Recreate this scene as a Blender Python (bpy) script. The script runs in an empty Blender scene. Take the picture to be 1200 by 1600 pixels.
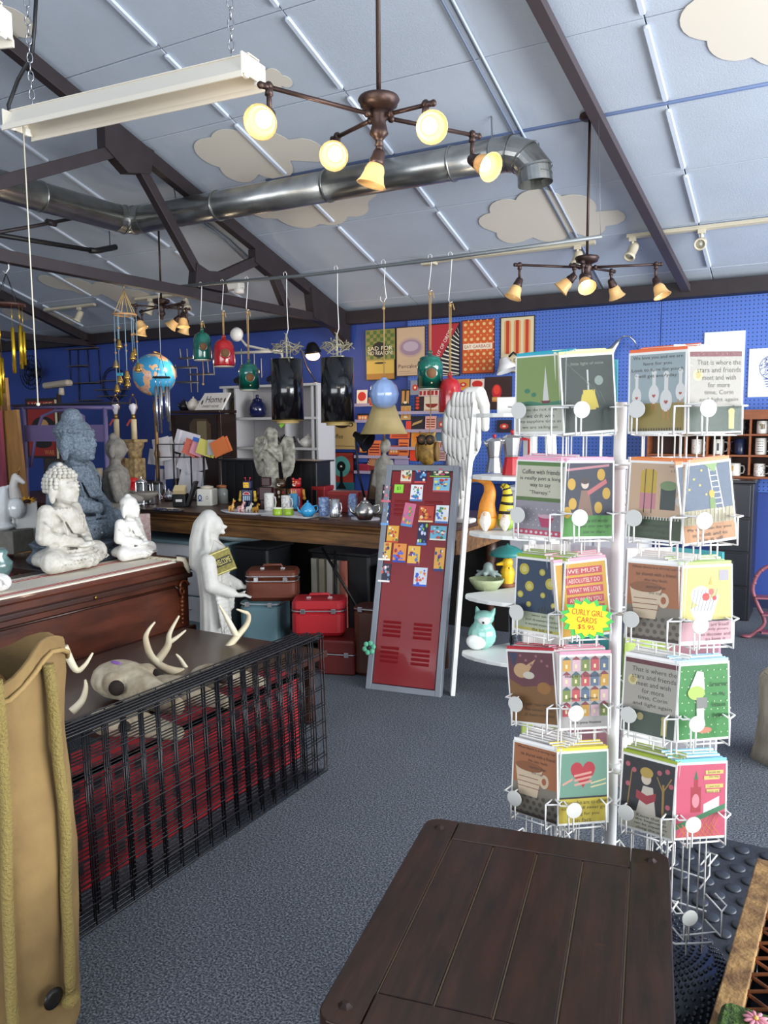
import bpy, bmesh, math, random
from mathutils import Vector, Matrix, Euler
random.seed(7)
PI = math.pi
SCN = bpy.context.scene
COL = SCN.collection
# ---------------- camera ----------------
FPX, CAMH, PITCH, YAW, ROLL = 1261.3, 1.55, .1093, .51436, -.00732
_f = Vector((-math.sin(YAW)*math.cos(PITCH), math.cos(YAW)*math.cos(PITCH), -math.sin(PITCH)))
_r0 = Vector((math.cos(YAW), math.sin(YAW), 0)); _u0 = _r0.cross(_f)
_r = math.cos(ROLL)*_r0 + math.sin(ROLL)*_u0
_u = -math.sin(ROLL)*_r0 + math.cos(ROLL)*_u0
CAM = Vector((0, 0, CAMH))
cd = bpy.data.cameras.new('camera'); cam = bpy.data.objects.new('camera', cd); COL.objects.link(cam)
cd.sensor_fit = 'VERTICAL'; cd.sensor_height = 36; cd.sensor_width = 27; cd.lens = 36*FPX/1600
cd.clip_start = .05
cam.matrix_world = Matrix(((_r.x, _u.x, -_f.x, 0), (_r.y, _u.y, -_f.y, 0), (_r.z, _u.z, -_f.z, CAMH), (0, 0, 0, 1)))
SCN.camera = cam
# ---------------- world, daylight through the windows, exposure ----------------
wd = bpy.data.worlds.new('world'); SCN.world = wd; wd.use_nodes = True
wb = wd.node_tree.nodes['Background']; wb.inputs[0].default_value = (.75, .86, 1, 1); wb.inputs[1].default_value = 1.0
SCN.view_settings.view_transform = 'Standard'; SCN.view_settings.look = 'None'
SCN.view_settings.gamma = 1; SCN.view_settings.use_curve_mapping = False
SCN.view_settings.exposure = 0.42
def area(name, loc, size, direction, power, col):
    l = bpy.data.lights.new(name, 'AREA'); l.shape = 'RECTANGLE'; l.size, l.size_y = size; l.energy = power; l.color = col
    o = bpy.data.objects.new(name, l); COL.objects.link(o); o.location = loc
    o.rotation_euler = Vector(direction).to_track_quat('-Z', 'Y').to_euler(); return o
# daylight in the shop windows: right side wall and street front behind the camera
area('window_daylight_right', (4.12, 3.2, 1.6), (7.0, 2.4), (-1, 0, 0), 640, (.95, .98, 1))
area('window_daylight_street', (-1.2, -5.42, 1.6), (8.0, 2.4), (0, 1, 0), 280, (.96, .98, 1))

# ---------------- helpers ----------------
def ray(x, y): return _f + (x-600)/FPX*_r - (y-800)/FPX*_u
def pz(x, y, z=0.): d = ray(x, y); return CAM + d*((z-CAMH)/d.z)          # point on a level plane
def pY(x, y, Y): d = ray(x, y); return CAM + d*(Y/d.y)                     # point on a plane parallel to the rear wall
def pX(x, y, X): d = ray(x, y); return CAM + d*(X/d.x)
def pD(x, y, d): return CAM + ray(x, y)*d
WALLY, EAVE, SL = 7.3, 2.69, .324
SLA = math.atan(SL)
def cz(Y): return EAVE + SL*(WALLY-Y)
def pC(x, y, off=0.):
    d = ray(x, y); return CAM + d*((EAVE-off+SL*WALLY-CAMH)/(d.z+SL*d.y))
def V(*a): return Vector(a)
def lin(c): return c/12.92 if c <= .04045 else ((c+.055)/1.055)**2.4
def rgb(h):
    if isinstance(h, str): h = h.lstrip('#'); t = [int(h[i:i+2], 16)/255 for i in (0, 2, 4)]
    else: t = [v/255 for v in h]
    return (lin(t[0]), lin(t[1]), lin(t[2]), 1)
MATS = {}
def mat(col, rough=.6, metal=0., noise=0., nscale=20., col2=None, bump=0., bscale=60., emit=0., trans=0., coat=0., stretch=None, spec=.5, alpha=1., key=None):
    k = key or (str(col), rough, metal, noise, nscale, str(col2), bump, bscale, emit, trans, coat, stretch, spec, alpha)
    if k in MATS: return MATS[k]
    m = bpy.data.materials.new('m_%d' % len(MATS)); m.use_nodes = True; nt = m.node_tree; b = nt.nodes['Principled BSDF']
    c = rgb(col); b.inputs['Base Color'].default_value = c; b.inputs['Roughness'].default_value = rough
    b.inputs['Metallic'].default_value = metal; b.inputs['Specular IOR Level'].default_value = spec
    if emit: b.inputs['Emission Color'].default_value = c; b.inputs['Emission Strength'].default_value = emit
    if trans: b.inputs['Transmission Weight'].default_value = trans
    if coat: b.inputs['Coat Weight'].default_value = coat; b.inputs['Coat Roughness'].default_value = .08
    if alpha < 1: b.inputs['Alpha'].default_value = alpha
    if noise or bump:
        tc = nt.nodes.new('ShaderNodeTexCoord'); src = tc.outputs['Object']
        if stretch:
            mp = nt.nodes.new('ShaderNodeMapping'); mp.inputs['Scale'].default_value = stretch; nt.links.new(src, mp.inputs[0]); src = mp.outputs[0]
    if noise:
        n = nt.nodes.new('ShaderNodeTexNoise'); n.inputs['Scale'].default_value = nscale; n.inputs['Detail'].default_value = 5; nt.links.new(src, n.inputs[0])
        r = nt.nodes.new('ShaderNodeValToRGB'); e = r.color_ramp.elements; e[0].position = .32; e[1].position = .68
        c2 = rgb(col2) if col2 is not None else tuple(v*(1-noise) for v in c[:3])+(1,)
        e[0].color = c2; e[1].color = c; nt.links.new(n.outputs[0], r.inputs[0]); nt.links.new(r.outputs[0], b.inputs['Base Color'])
    if bump:
        n2 = nt.nodes.new('ShaderNodeTexNoise'); n2.inputs['Scale'].default_value = bscale; n2.inputs['Detail'].default_value = 4; nt.links.new(src, n2.inputs[0])
        bp = nt.nodes.new('ShaderNodeBump'); bp.inputs['Strength'].default_value = bump; bp.inputs['Distance'].default_value = .02
        nt.links.new(n2.outputs[0], bp.inputs['Height']); nt.links.new(bp.outputs[0], b.inputs['Normal'])
    MATS[k] = m; return m
def tag(o, label=None, cat=None, group=None, kind=None):
    if label: o['label'] = label
    if cat: o['category'] = cat
    if group: o['group'] = group
    if kind: o['kind'] = kind
    return o
def thing(name, label, cat, loc=(0, 0, 0), rz=0., group=None, rot=None):
    o = bpy.data.objects.new(name, None); COL.objects.link(o); o.empty_display_size = .05
    o.location = loc; o.rotation_euler = rot if rot else (0, 0, rz)
    return tag(o, label, cat, group)
def link(name, me, parent=None, loc=None, rot=None, label=None):
    o = bpy.data.objects.new(name, me); COL.objects.link(o)
    if parent: o.parent = parent
    if loc is not None: o.location = loc
    if rot is not None: o.rotation_euler = rot
    if label: o['label'] = label
    return o
def copy_tree(o, parent=None):
    c = o.copy(); COL.objects.link(c)
    if parent: c.parent = parent
    for ch in list(o.children):
        copy_tree(ch, c)
    return c
_TXT = {}
def text_geo(s):
    if s in _TXT: return _TXT[s]
    cu = bpy.data.curves.new('t', 'FONT'); cu.body = s; cu.resolution_u = 2; cu.align_x = 'LEFT'
    ob = bpy.data.objects.new('t', cu); COL.objects.link(ob)
    me = bpy.data.meshes.new_from_object(ob.evaluated_get(bpy.context.evaluated_depsgraph_get()))
    vs = [(v.co.x, v.co.y) for v in me.vertices]; fs = [tuple(p.vertices) for p in me.polygons]
    bpy.data.objects.remove(ob); bpy.data.curves.remove(cu); bpy.data.meshes.remove(me)
    if vs:
        x0 = min(v[0] for v in vs); x1 = max(v[0] for v in vs); y0 = min(v[1] for v in vs); y1 = max(v[1] for v in vs)
    else: x0 = y0 = 0; x1 = y1 = 1
    _TXT[s] = (vs, fs, x0, x1, y0, y1); return _TXT[s]
class MB:
    def __init__(s): s.v = []; s.f = []; s.m = []; s.mats = []; s.sm = []
    def mi(s, m):
        if m is None: return 0
        if m not in s.mats: s.mats.append(m)
        return s.mats.index(m)
    def add(s, vs, fs, m=None, T=None, smooth=False):
        b = len(s.v); k = s.mi(m)
        s.v += [tuple(T @ Vector(v)) if T is not None else tuple(v) for v in vs]
        for f in fs: s.f.append(tuple(i+b for i in f)); s.m.append(k); s.sm.append(smooth)
        return s
    def box(s, c, d, m=None, rot=None, taper=1.):
        x, y, z = d[0]/2, d[1]/2, d[2]/2; t = taper
        vs = [(-x, -y, -z), (x, -y, -z), (x, y, -z), (-x, y, -z), (-x*t, -y*t, z), (x*t, -y*t, z), (x*t, y*t, z), (-x*t, y*t, z)]
        T = Matrix.Translation(c) @ (Euler(rot).to_matrix().to_4x4() if rot else Matrix())
        return s.add(vs, [(3, 2, 1, 0), (4, 5, 6, 7), (0, 1, 5, 4), (1, 2, 6, 5), (2, 3, 7, 6), (3, 0, 4, 7)], m, T)
    def rbox(s, c, d, r=.01, m=None, rot=None, seg=3, axis='Z'):
        # box with rounded vertical edges and a small chamfer on top and bottom
        x, y, z = d[0]/2, d[1]/2, d[2]/2
        if axis == 'Y': x, y, z = d[0]/2, d[2]/2, d[1]/2
        if axis == 'X': x, y, z = d[2]/2, d[1]/2, d[0]/2
        r = min(r, x*.98, y*.98); e = min(r*.5, z*.5)
        def ring(zz, ins):
            o = []
            for (sx, sy, a0) in ((1, 1, 0), (-1, 1, PI/2), (-1, -1, PI), (1, -1, 1.5*PI)):
                for k in range(seg+1):
                    a = a0+PI/2*k/seg; o.append((sx*(x-r)+(r-ins)*math.cos(a), sy*(y-r)+(r-ins)*math.sin(a), zz))
            return o
        rs = [ring(-z, e), ring(-z+e, 0), ring(z-e, 0), ring(z, e)]; n = len(rs[0]); vs = sum(rs, []); fs = []
        for k in range(3):
            for i in range(n): j = (i+1) % n; fs.append((k*n+i, k*n+j, (k+1)*n+j, (k+1)*n+i))
        fs.append(tuple(range(n-1, -1, -1))); fs.append(tuple(range(3*n, 4*n)))
        A = Matrix()
        if axis == 'Y': A = Matrix.Rotation(-PI/2, 4, 'X')
        if axis == 'X': A = Matrix.Rotation(PI/2, 4, 'Y')
        T = Matrix.Translation(c) @ (Euler(rot).to_matrix().to_4x4() if rot else Matrix()) @ A
        return s.add(vs, fs, m, T)
    def cyl(s, p0, p1, r0, r1=None, n=12, m=None, caps=True, smooth=True):
        r1 = r0 if r1 is None else r1; p0 = Vector(p0); p1 = Vector(p1); d = p1-p0
        q = d.to_track_quat('Z', 'Y').to_matrix() if d.length > 1e-9 else Matrix.Identity(3)
        vs = []
        for p, r in ((p0, r0), (p1, r1)):
            for i in range(n): a = 2*PI*i/n; vs.append(p+q @ Vector((r*math.cos(a), r*math.sin(a), 0)))
        fs = [(i, (i+1) % n, n+(i+1) % n, n+i) for i in range(n)]
        s.add(vs, fs, m, None, smooth)
        if caps: s.add(vs, [tuple(range(n-1, -1, -1)), tuple(range(n, 2*n))], m)
        return s
    def tube(s, pts, r, n=8, m=None, closed=False, smooth=True, caps=True):
        pts = [Vector(p) for p in pts]; N = len(pts); rs = r if isinstance(r, (list, tuple)) else [r]*N
        vs = []; nrm = None
        for i, p in enumerate(pts):
            a = pts[i-1] if (i > 0 or closed) else p; b = pts[(i+1) % N] if (i < N-1 or closed) else p
            t = (b-a)
            t = t.normalized() if t.length > 1e-9 else Vector((0, 0, 1))
            if nrm is None:
                nrm = t.orthogonal().normalized()
            nrm = nrm-t*nrm.dot(t)
            nrm = nrm.normalized() if nrm.length > 1e-6 else t.orthogonal().normalized()
            bi = t.cross(nrm)
            for k in range(n): an = 2*PI*k/n; vs.append(p+(nrm*math.cos(an)+bi*math.sin(an))*rs[i])
        fs = []
        for i in range(N if closed else N-1):
            j = (i+1) % N
            for k in range(n): l = (k+1) % n; fs.append((i*n+k, i*n+l, j*n+l, j*n+k))
        s.add(vs, fs, m, None, smooth)
        if caps and not closed: s.add(vs, [tuple(range(n-1, -1, -1)), tuple(range((N-1)*n, N*n))], m)
        return s
    def lathe(s, prof, n=24, m=None, c=(0, 0, 0), T=None, smooth=True, sx=1., sy=1., lobes=0, lamp=0.):
        vs = []; c = Vector(c)
        for (r, z) in prof:
            for i in range(n):
                a = 2*PI*i/n; rr = r*(1+lamp*math.cos(lobes*a)) if lobes else r
                p = Vector((rr*math.cos(a)*sx, rr*math.sin(a)*sy, z)); vs.append((T @ p if T is not None else p)+c)
        fs = []
        for k in range(len(prof)-1):
            for i in range(n): j = (i+1) % n; fs.append((k*n+i, k*n+j, (k+1)*n+j, (k+1)*n+i))
        if prof[0][0] > 1e-5: fs.append(tuple(range(n-1, -1, -1)))
        if prof[-1][0] > 1e-5: fs.append(tuple(range((len(prof)-1)*n, len(prof)*n)))
        return s.add(vs, fs, m, None, smooth)
    def sph(s, c, r, n=12, k=8, m=None, T=None):
        r = (r, r, r) if not isinstance(r, (tuple, list, Vector)) else r; vs = []; fs = []
        for i in range(k+1):
            th = PI*i/k
            for j in range(n):
                a = 2*PI*j/n; p = Vector((r[0]*math.sin(th)*math.cos(a), r[1]*math.sin(th)*math.sin(a), -r[2]*math.cos(th)))
                vs.append((T @ p if T is not None else p)+Vector(c))
        for i in range(k):
            for j in range(n): l = (j+1) % n; fs.append((i*n+j, i*n+l, (i+1)*n+l, (i+1)*n+j))
        return s.add(vs, fs, m, None, True)
    def prism(s, poly, y0, y1, m=None, T=None):
        # polygon in the local XZ plane, given depth along Y (y0 is the front)
        n = len(poly); vs = [(x, y0, z) for x, z in poly]+[(x, y1, z) for x, z in poly]
        fs = [tuple(range(n)), tuple(range(2*n-1, n-1, -1))]+[(i, n+i, n+(i+1) % n, (i+1) % n) for i in range(n)]
        return s.add(vs, fs, m, T)
    def build(s, name, m=None, parent=None, loc=None, rot=None, bevel=0., label=None, mesh_only=False, sub=0):
        me = bpy.data.meshes.new(name); me.from_pydata(s.v, [], s.f)
        if s.mats:
            ms = list(s.mats)
            for x in ms: me.materials.append(x)
            me.polygons.foreach_set('material_index', s.m)
        elif m is not None: me.materials.append(m)
        me.polygons.foreach_set('use_smooth', s.sm)
        bm = bmesh.new(); bm.from_mesh(me); bmesh.ops.remove_doubles(bm, verts=bm.verts, dist=1e-5)
        bmesh.ops.recalc_face_normals(bm, faces=bm.faces)
        if bevel:
            es = [e for e in bm.edges if len(e.link_faces) == 2 and e.calc_face_angle(0) > .6]
            bmesh.ops.bevel(bm, geom=es, offset=bevel, segments=2, affect='EDGES', profile=.5, clamp_overlap=True)
        bm.to_mesh(me); bm.free()
        if mesh_only: return me
        return link(name, me, parent, loc, rot, label)
def bake(o):
    dg = bpy.context.evaluated_depsgraph_get(); me = bpy.data.meshes.new_from_object(o.evaluated_get(dg)); o.modifiers.clear(); old = o.data; o.data = me; bpy.data.meshes.remove(old); return o
class SC(MB):
    """sculpted figures: overlapping ellipsoids and tapered limbs fused to one skin"""
    def cap(s, p0, p1, r0, r1=None, k=7):
        r1 = r0 if r1 is None else r1; p0 = Vector(p0); p1 = Vector(p1)
        for i in range(k+1):
            t = i/k; s.sph(p0.lerp(p1, t), r0+(r1-r0)*t, 10, 7)
        return s
    def path(s, pts, rs, k=4):
        for i in range(len(pts)-1): s.cap(pts[i], pts[i+1], rs[i], rs[i+1], k)
        return s
    def skin(s, name, m, parent=None, vox=.008, smooth=4, loc=None, label=None, rot=None):
        me = bpy.data.meshes.new(name); me.from_pydata(s.v, [], s.f); me.materials.append(m)
        o = link(name, me, parent, loc, rot, label)
        r = o.modifiers.new('r', 'REMESH'); r.mode = 'VOXEL'; r.voxel_size = vox; r.use_smooth_shade = True
        if smooth:
            sm = o.modifiers.new('s', 'SMOOTH'); sm.factor = .5; sm.iterations = smooth
        bpy.context.view_layer.update(); return bake(o)
def catmull(pts, n=5):
    pts = [Vector(p) for p in pts]; out = []
    for i in range(len(pts)-1):
        p0, p1, p2, p3 = pts[max(0, i-1)], pts[i], pts[i+1], pts[min(len(pts)-1, i+2)]
        for j in range(n): u_ = j/n; out.append(.5*((2*p1)+(p2-p0)*u_+(2*p0-5*p1+4*p2-p3)*u_*u_+(3*p1-p0-3*p2+p3)*u_**3))
    return out+[pts[-1]]
# flat print: a board in the local XZ plane facing -Y; shapes in 0..1 units
def P_rect(u0, v0, u1, v1): return [(u0, v0), (u1, v0), (u1, v1), (u0, v1)]
def P_ell(u, v, a, b, n=18, a0=0, a1=2*PI): return [(u+a*math.cos(a0+(a1-a0)*i/n), v+b*math.sin(a0+(a1-a0)*i/n)) for i in range(n if abs(a1-a0-2*PI) < 1e-6 else n+1)]
def P_line(u0, v0, u1, v1, w, asp=1.):
    dx, dy = u1-u0, (v1-v0)*asp; l = math.hypot(dx, dy) or 1; nx, ny = -dy/l*w/2, dx/l*w/2/asp
    return [(u0-nx, v0-ny), (u1-nx, v1-ny), (u1+nx, v1+ny), (u0+nx, v0+ny)]
def P_heart(u, v, a, b):
    return [(u+a*math.sin(t)**3, v+b*(.8125*math.cos(t)-.3125*math.cos(2*t)-.125*math.cos(3*t)-.0625*math.cos(4*t))) for t in [2*PI*i/24 for i in range(24)]]
def P_star(u, v, a, b, n=14, q=.75, ph=0.): return [(u+a*(1 if i % 2 == 0 else q)*math.cos(ph+PI*i/n), v+b*(1 if i % 2 == 0 else q)*math.sin(ph+PI*i/n)) for i in range(2*n)]
def printed(name, parent, w, h, shapes, z0=0., y=0., lay=.00035, T=None, label=None, dark=1.):
    """shapes: (colour, polygon) or (colour, text, u0, v0, u1, v1)"""
    b = MB(); k = 0
    for sh in shapes:
        yy = y-lay*(k+1); k += .25
        m = mat(sh[0] if dark == 1 else tuple(int(255*min(1, max(0, (1.055*(v*dark)**(1/2.4)-.055) if v*dark > .0031 else v*dark*12.92))) for v in rgb(sh[0])[:3]), .55)
        if isinstance(sh[1], str):
            vs, fs, x0, x1, y0, y1 = text_geo(sh[1]); u0, v0, u1, v1 = sh[2:6]; an = sh[6] if len(sh) > 6 else 0.; ca, sa = math.cos(an), math.sin(an); cu, cv = ((u0+u1)/2-.5)*w, (v0+v1)/2*h; pts = []
            for p in vs:
                dx = ((p[0]-x0)/(x1-x0+1e-9)-.5)*(u1-u0)*w; dz = ((p[1]-y0)/(y1-y0+1e-9)-.5)*(v1-v0)*h
                pts.append((cu+dx*ca-dz*sa, yy, z0+cv+dx*sa+dz*ca))
            b.add(pts, fs, m, T)
        else:
            b.add([((u-.5)*w, yy, z0+v*h) for u, v in sh[1]], [tuple(range(len(sh[1])))], m, T)
    me = bpy.data.meshes.new(name); me.from_pydata(b.v, [], b.f)
    for x in b.mats: me.materials.append(x)
    me.polygons.foreach_set('material_index', b.m)
    return link(name, me, parent, None, None, label)
def lines(col, rows, u0, u1, vtop, dv, hh):
    """rows of lettering, top down"""
    out = []
    for i, r in enumerate(rows):
        if not r: continue
        n = max(len(q) for q in rows); ww = (u1-u0)*min(1, (len(r)+1)/(n+1)); c = (u0+u1)/2
        out.append((col, r, c-ww/2, vtop-i*dv-hh, c+ww/2, vtop-i*dv))
    return out
M = dict(
 white=mat('#e6e4de', .45), wht_shelf=mat('#dfe0dc', .5), black=mat('#121214', .5), blackm=mat('#17161a', .38, .6), chrome=mat('#dcdcde', .22, .95), steel=mat('#b9babc', .3, 1.),
 bronze=mat('#3a2a26', .42, .55), truss=mat('#2b2124', .55, noise=.35, nscale=8), galv=mat('#b4b4b0', .3, .95, noise=.35, nscale=7., bump=.04, bscale=14),
 jute=mat('#a98a5c', .9, bump=.3, bscale=300), brass=mat('#b8904a', .35, .9), cream=mat('#d9cfb6', .5), wire=mat('#e8e6e2', .35),
 red=mat('#a3141c', .2, coat=.6), teal=mat('#0f6a58', .16, coat=.7, noise=.4, nscale=14, col2='#0a4a44'), glass=mat('#eef4f4', .03, trans=1.),
 stone=mat('#d2cec4', .7, noise=.3, nscale=22, col2='#b3ada0', bump=.12, bscale=70), stone2=mat('#c6c4bd', .6, noise=.12, nscale=12, bump=.12, bscale=45),
 cardw=mat('#dcdad4', .5), sleeve=mat('#f4f6f6', .08, alpha=.012, spec=1.))
# ================= the room =================
def carpet_mat():
    m = bpy.data.materials.new('carpet'); m.use_nodes = True; nt = m.node_tree; b = nt.nodes['Principled BSDF']
    b.inputs['Roughness'].default_value = .95; b.inputs['Specular IOR Level'].default_value = .15
    tc = nt.nodes.new('ShaderNodeTexCoord')
    n = nt.nodes.new('ShaderNodeTexNoise'); n.inputs['Scale'].default_value = 150; n.inputs['Detail'].default_value = 6; n.inputs['Roughness'].default_value = .75
    n2 = nt.nodes.new('ShaderNodeTexNoise'); n2.inputs['Scale'].default_value = 1.6; n2.inputs['Detail'].default_value = 3
    for x in (n, n2): nt.links.new(tc.outputs['Object'], x.inputs[0])
    r = nt.nodes.new('ShaderNodeValToRGB'); e = r.color_ramp.elements
    e[0].position = .4; e[0].color = rgb('#2a2d33'); e[1].position = .62; e[1].color = rgb('#9298a0'); e3 = e.new(.5); e3.color = rgb('#565b63')
    nt.links.new(n.outputs[0], r.inputs[0])
    mx = nt.nodes.new('ShaderNodeMix'); mx.data_type = 'RGBA'; mx.blend_type = 'MULTIPLY'; mx.inputs[0].default_value = .35
    nt.links.new(r.outputs[0], mx.inputs[6]); nt.links.new(n2.outputs[0], mx.inputs[7]); nt.links.new(mx.outputs[2], b.inputs['Base Color'])
    bp = nt.nodes.new('ShaderNodeBump'); bp.inputs['Strength'].default_value = .25; bp.inputs['Distance'].default_value = .006
    nt.links.new(n.outputs[0], bp.inputs['Height']); nt.links.new(bp.outputs[0], b.inputs['Normal']); return m
def struct(o): o['kind'] = 'structure'; return o
XL, XR, YF = -12.0, 4.2, -5.5
struct(MB().box(((XL+XR)/2, (YF+WALLY)/2, -.05), (XR-XL, WALLY-YF, .1)).build('floor', carpet_mat()))
BLUE = '#2f56b4'
wall_back = struct(MB().box(((XL+XR)/2, WALLY+.06, 1.5), (XR-XL, .12, 3.0)).build('wall_back', mat('#2f4690', .6)))
pal = mat('#b9bec6', .8)
struct(MB().box((XL-.05, (YF+WALLY)/2, 2.4), (.1, WALLY-YF, 4.8)).build('wall_left', pal))
def pierced(name, axis, fixed, a0, a1, h, w0, w1, z0, z1):
    b = MB()
    for (p, q, r, s) in ((a0, w0, 0, h), (w1, a1, 0, h), (w0, w1, 0, z0), (w0, w1, z1, h)):
        c = ((p+q)/2, (r+s)/2); d = (q-p, s-r)
        if axis == 'X': b.box((fixed, c[0], c[1]), (.1, d[0], d[1]))
        else: b.box((c[0], fixed, c[1]), (d[0], .1, d[1]))
    return struct(b.build(name, pal))
pierced('wall_right', 'X', XR+.05, YF, WALLY, 6.2, -.3, 6.7, .4, 2.8)
pierced('wall_front', 'Y', YF-.05, XL, XR, 6.2, -5.2, 2.8, .4, 2.8)
w = struct(MB().box((XR+.05, 3.2, 2.77), (.06, 7, .06)).box((XR+.05, 3.2, .43), (.06, 7, .06)).box((XR+.05, 2.0, 1.6), (.06, .06, 2.4)).box((XR+.05, 4.4, 1.6), (.06, .06, 2.4)).build('window_1', M['white']))
w = struct(MB().box((-1.2, YF-.05, 2.77), (8, .06, .06)).box((-1.2, YF-.05, .43), (8, .06, .06)).box((-2.6, YF-.05, 1.6), (.06, .06, 2.4)).box((.2, YF-.05, 1.6), (.06, .06, 2.4)).build('window_2', M['white']))
# pegboard
def peg_mat():
    m = bpy.data.materials.new('pegboard'); m.use_nodes = True; nt = m.node_tree; b = nt.nodes['Principled BSDF']; b.inputs['Roughness'].default_value = .5
    tc = nt.nodes.new('ShaderNodeTexCoord'); sp = nt.nodes.new('ShaderNodeSeparateXYZ'); nt.links.new(tc.outputs['Object'], sp.inputs[0])
    def math_(op, a, bb=None):
        n = nt.nodes.new('ShaderNodeMath'); n.operation = op
        for i, v in enumerate((a, bb)):
            if v is None: continue
            if isinstance(v, (int, float)): n.inputs[i].default_value = v
            else: nt.links.new(v, n.inputs[i])
        return n.outputs[0]
    def cell(o): return math_('POWER', math_('SUBTRACT', math_('FRACT', math_('MULTIPLY', o, 1/.032)), .5), 2.)
    d = math_('ADD', cell(sp.outputs[0]), cell(sp.outputs[2])); h = math_('LESS_THAN', d, .032)
    mx = nt.nodes.new('ShaderNodeMix'); mx.data_type = 'RGBA'; nt.links.new(h, mx.inputs[0]); mx.inputs[6].default_value = rgb('#4a6cbc'); mx.inputs[7].default_value = rgb('#1d3064')
    nt.links.new(mx.outputs[2], b.inputs['Base Color']); return m
PM = peg_mat()
xs = pY(1033, 520, WALLY).x
pegme = MB().box((0, 0, 0), (1.214, .008, 1.60)).build('pegboard_panel', PM, mesh_only=True, bevel=.002)
for k in range(-3, 3):
    if xs+k*1.22 > -4.7: link('pegboard_panel', pegme, wall_back, (xs+k*1.22+.61, WALLY-.022, 1.765))
# dark eave beam
struct(MB().box(((XL+XR)/2, WALLY-.07, 2.63), (XR-XL, .13, .125)).build('trim_1', M['truss'], bevel=.004))
# baseboard strip
struct(MB().box(((XL+XR)/2, WALLY-.012, .05), (XR-XL, .02, .1)).build('baseboard_back', mat('#1b2547', .5)))
# ceiling: deck + single panels + battens
ceil = bpy.data.objects.new('ceiling', None); COL.objects.link(ceil); struct(ceil)
def slab(name, y0, y1, off, th, m, x0=XL, x1=XR, par=ceil):
    z0, z1 = cz(y0)+off, cz(y1)+off
    return MB().add([(x0, y0, z0), (x1, y0, z0), (x1, y1, z1), (x0, y1, z1), (x0, y0, z0+th), (x1, y0, z0+th), (x1, y1, z1+th), (x0, y1, z1+th)],
        [(3, 2, 1, 0), (4, 5, 6, 7), (0, 1, 5, 4), (1, 2, 6, 5), (2, 3, 7, 6), (3, 0, 4, 7)]).build(name, m, par)
slab('ceiling_deck', -.2, WALLY+.1, .035, .05, mat('#4b5563', .8))
MB().add([(XL, YF, cz(-.2)-1.7), (XR, YF, cz(-.2)-1.7), (XR, -.2, cz(-.2)), (XL, -.2, cz(-.2)), (XL, YF, cz(-.2)-1.6), (XR, YF, cz(-.2)-1.6), (XR, -.2, cz(-.2)+.1), (XL, -.2, cz(-.2)+.1)],
        [(3, 2, 1, 0), (4, 5, 6, 7), (0, 1, 5, 4), (1, 2, 6, 5), (2, 3, 7, 6), (3, 0, 4, 7)]).build('ceiling_front_slope', mat('#aab8cc', .75), ceil)
PW, PH = .905, .645
panel_m = mat('#bac3cf', .62, noise=.06, nscale=3., bump=.12, bscale=110)
pme = MB().box((0, 0, .017), (PW-.007, (PH-.007)/math.cos(SLA), .03)).build('ceiling_panel', panel_m, mesh_only=True, bevel=.003)
X0S, Y0S = -3.695, 5.13
for i in range(-7, 6):
    for j in range(-4, 4):
        x = X0S+PW*(i+.5); y = Y0S+PH*(j+.5)
        if y > WALLY+.1 or x < -10 or x > 1.6: continue
        link('ceiling_panel', pme, ceil, (x, y, cz(y)+random.uniform(-.002, .002)), (-SLA+random.uniform(-.003, .003), 0, 0))
# rear rows reaching the camera side as one sheet
slab('ceiling_sheet', -.2, Y0S-4*PH, .002, .03, panel_m)
bat = MB().rbox((0, 0, -.008), (.034, .60, .02), .016).build('batten', mat('#ccd5e2', .5), mesh_only=True)
for i in range(-6, 5):
    for j in range(-5, 4):
        x = X0S+PW*i; y = Y0S+PH*(j+.5)
        if y > WALLY+.0 or abs(x+1.885) < .1: continue
        link('batten', bat, ceil, (x, y, cz(y)), (-SLA, 0, 0))
def ctube(pts, r, m, name, off=.012, n=6):
    return MB().tube([(p.x, p.y, p.z-off) for p in pts], r, n, m).build(name, m, ceil)
for dx in (-.03, .025):
    ctube([V(-1.885+dx, y, cz(y)) for y in (3.2, WALLY-.1)], .007, mat('#c3d0e4', .5) if dx > 0 else mat('#6d7a90', .5), 'seam_strip')
ctube([V(x, 5.12, cz(5.12)) for x in (-3.9, .9)], .012, mat('#5f7196', .5), 'seam_bead', .0)
# painted clouds
cloudm = mat('#ddd5c6', .75)
def cloud(cx, cy, lobes):
    pts = []
    # union outline of circles sampled radially
    for i in range(72):
        a = 2*PI*i/72; d = Vector((math.cos(a), math.sin(a))); best = .02
        for (ox, oy, r) in lobes:
            o = Vector((ox, oy)); b_ = o.dot(d); disc = b_*b_-(o.length_squared-r*r)
            if disc > 0: best = max(best, b_+math.sqrt(disc))
        pts.append((cx+d.x*best, cy+d.y*best))
    off = .006; vs = [(x, y, cz(y)-off) for x, y in pts]+[(x, y, cz(y)-off+.0015) for x, y in pts]; n = len(pts)
    return MB().add(vs, [tuple(range(n)), tuple(range(2*n-1, n-1, -1))]+[(i, n+i, n+(i+1) % n, (i+1) % n) for i in range(n)]).build('painted_cloud', cloudm, ceil)
cloud(-3.75, 4.85, [(-.3, -.1, .17), (-.1, -.13, .18), (.15, -.05, .17), (.38, .05, .13), (0, .1, .18), (-.3, .12, .13)])
cloud(-3.75, 5.55, [(-.45, -.1, .12), (-.2, .02, .2), (.05, .03, .2), (.3, .0, .17), (.5, -.12, .12), (.1, -.2, .2)])
cloud(-2.0, 6.15, [(-.42, -.1, .12), (-.25, -.22, .15), (0, -.25, .18), (.22, -.15, .16), (.45, .03, .1), (-.35, .1, .12), (-.05, .1, .16), (.25, .12, .13)])
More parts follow.
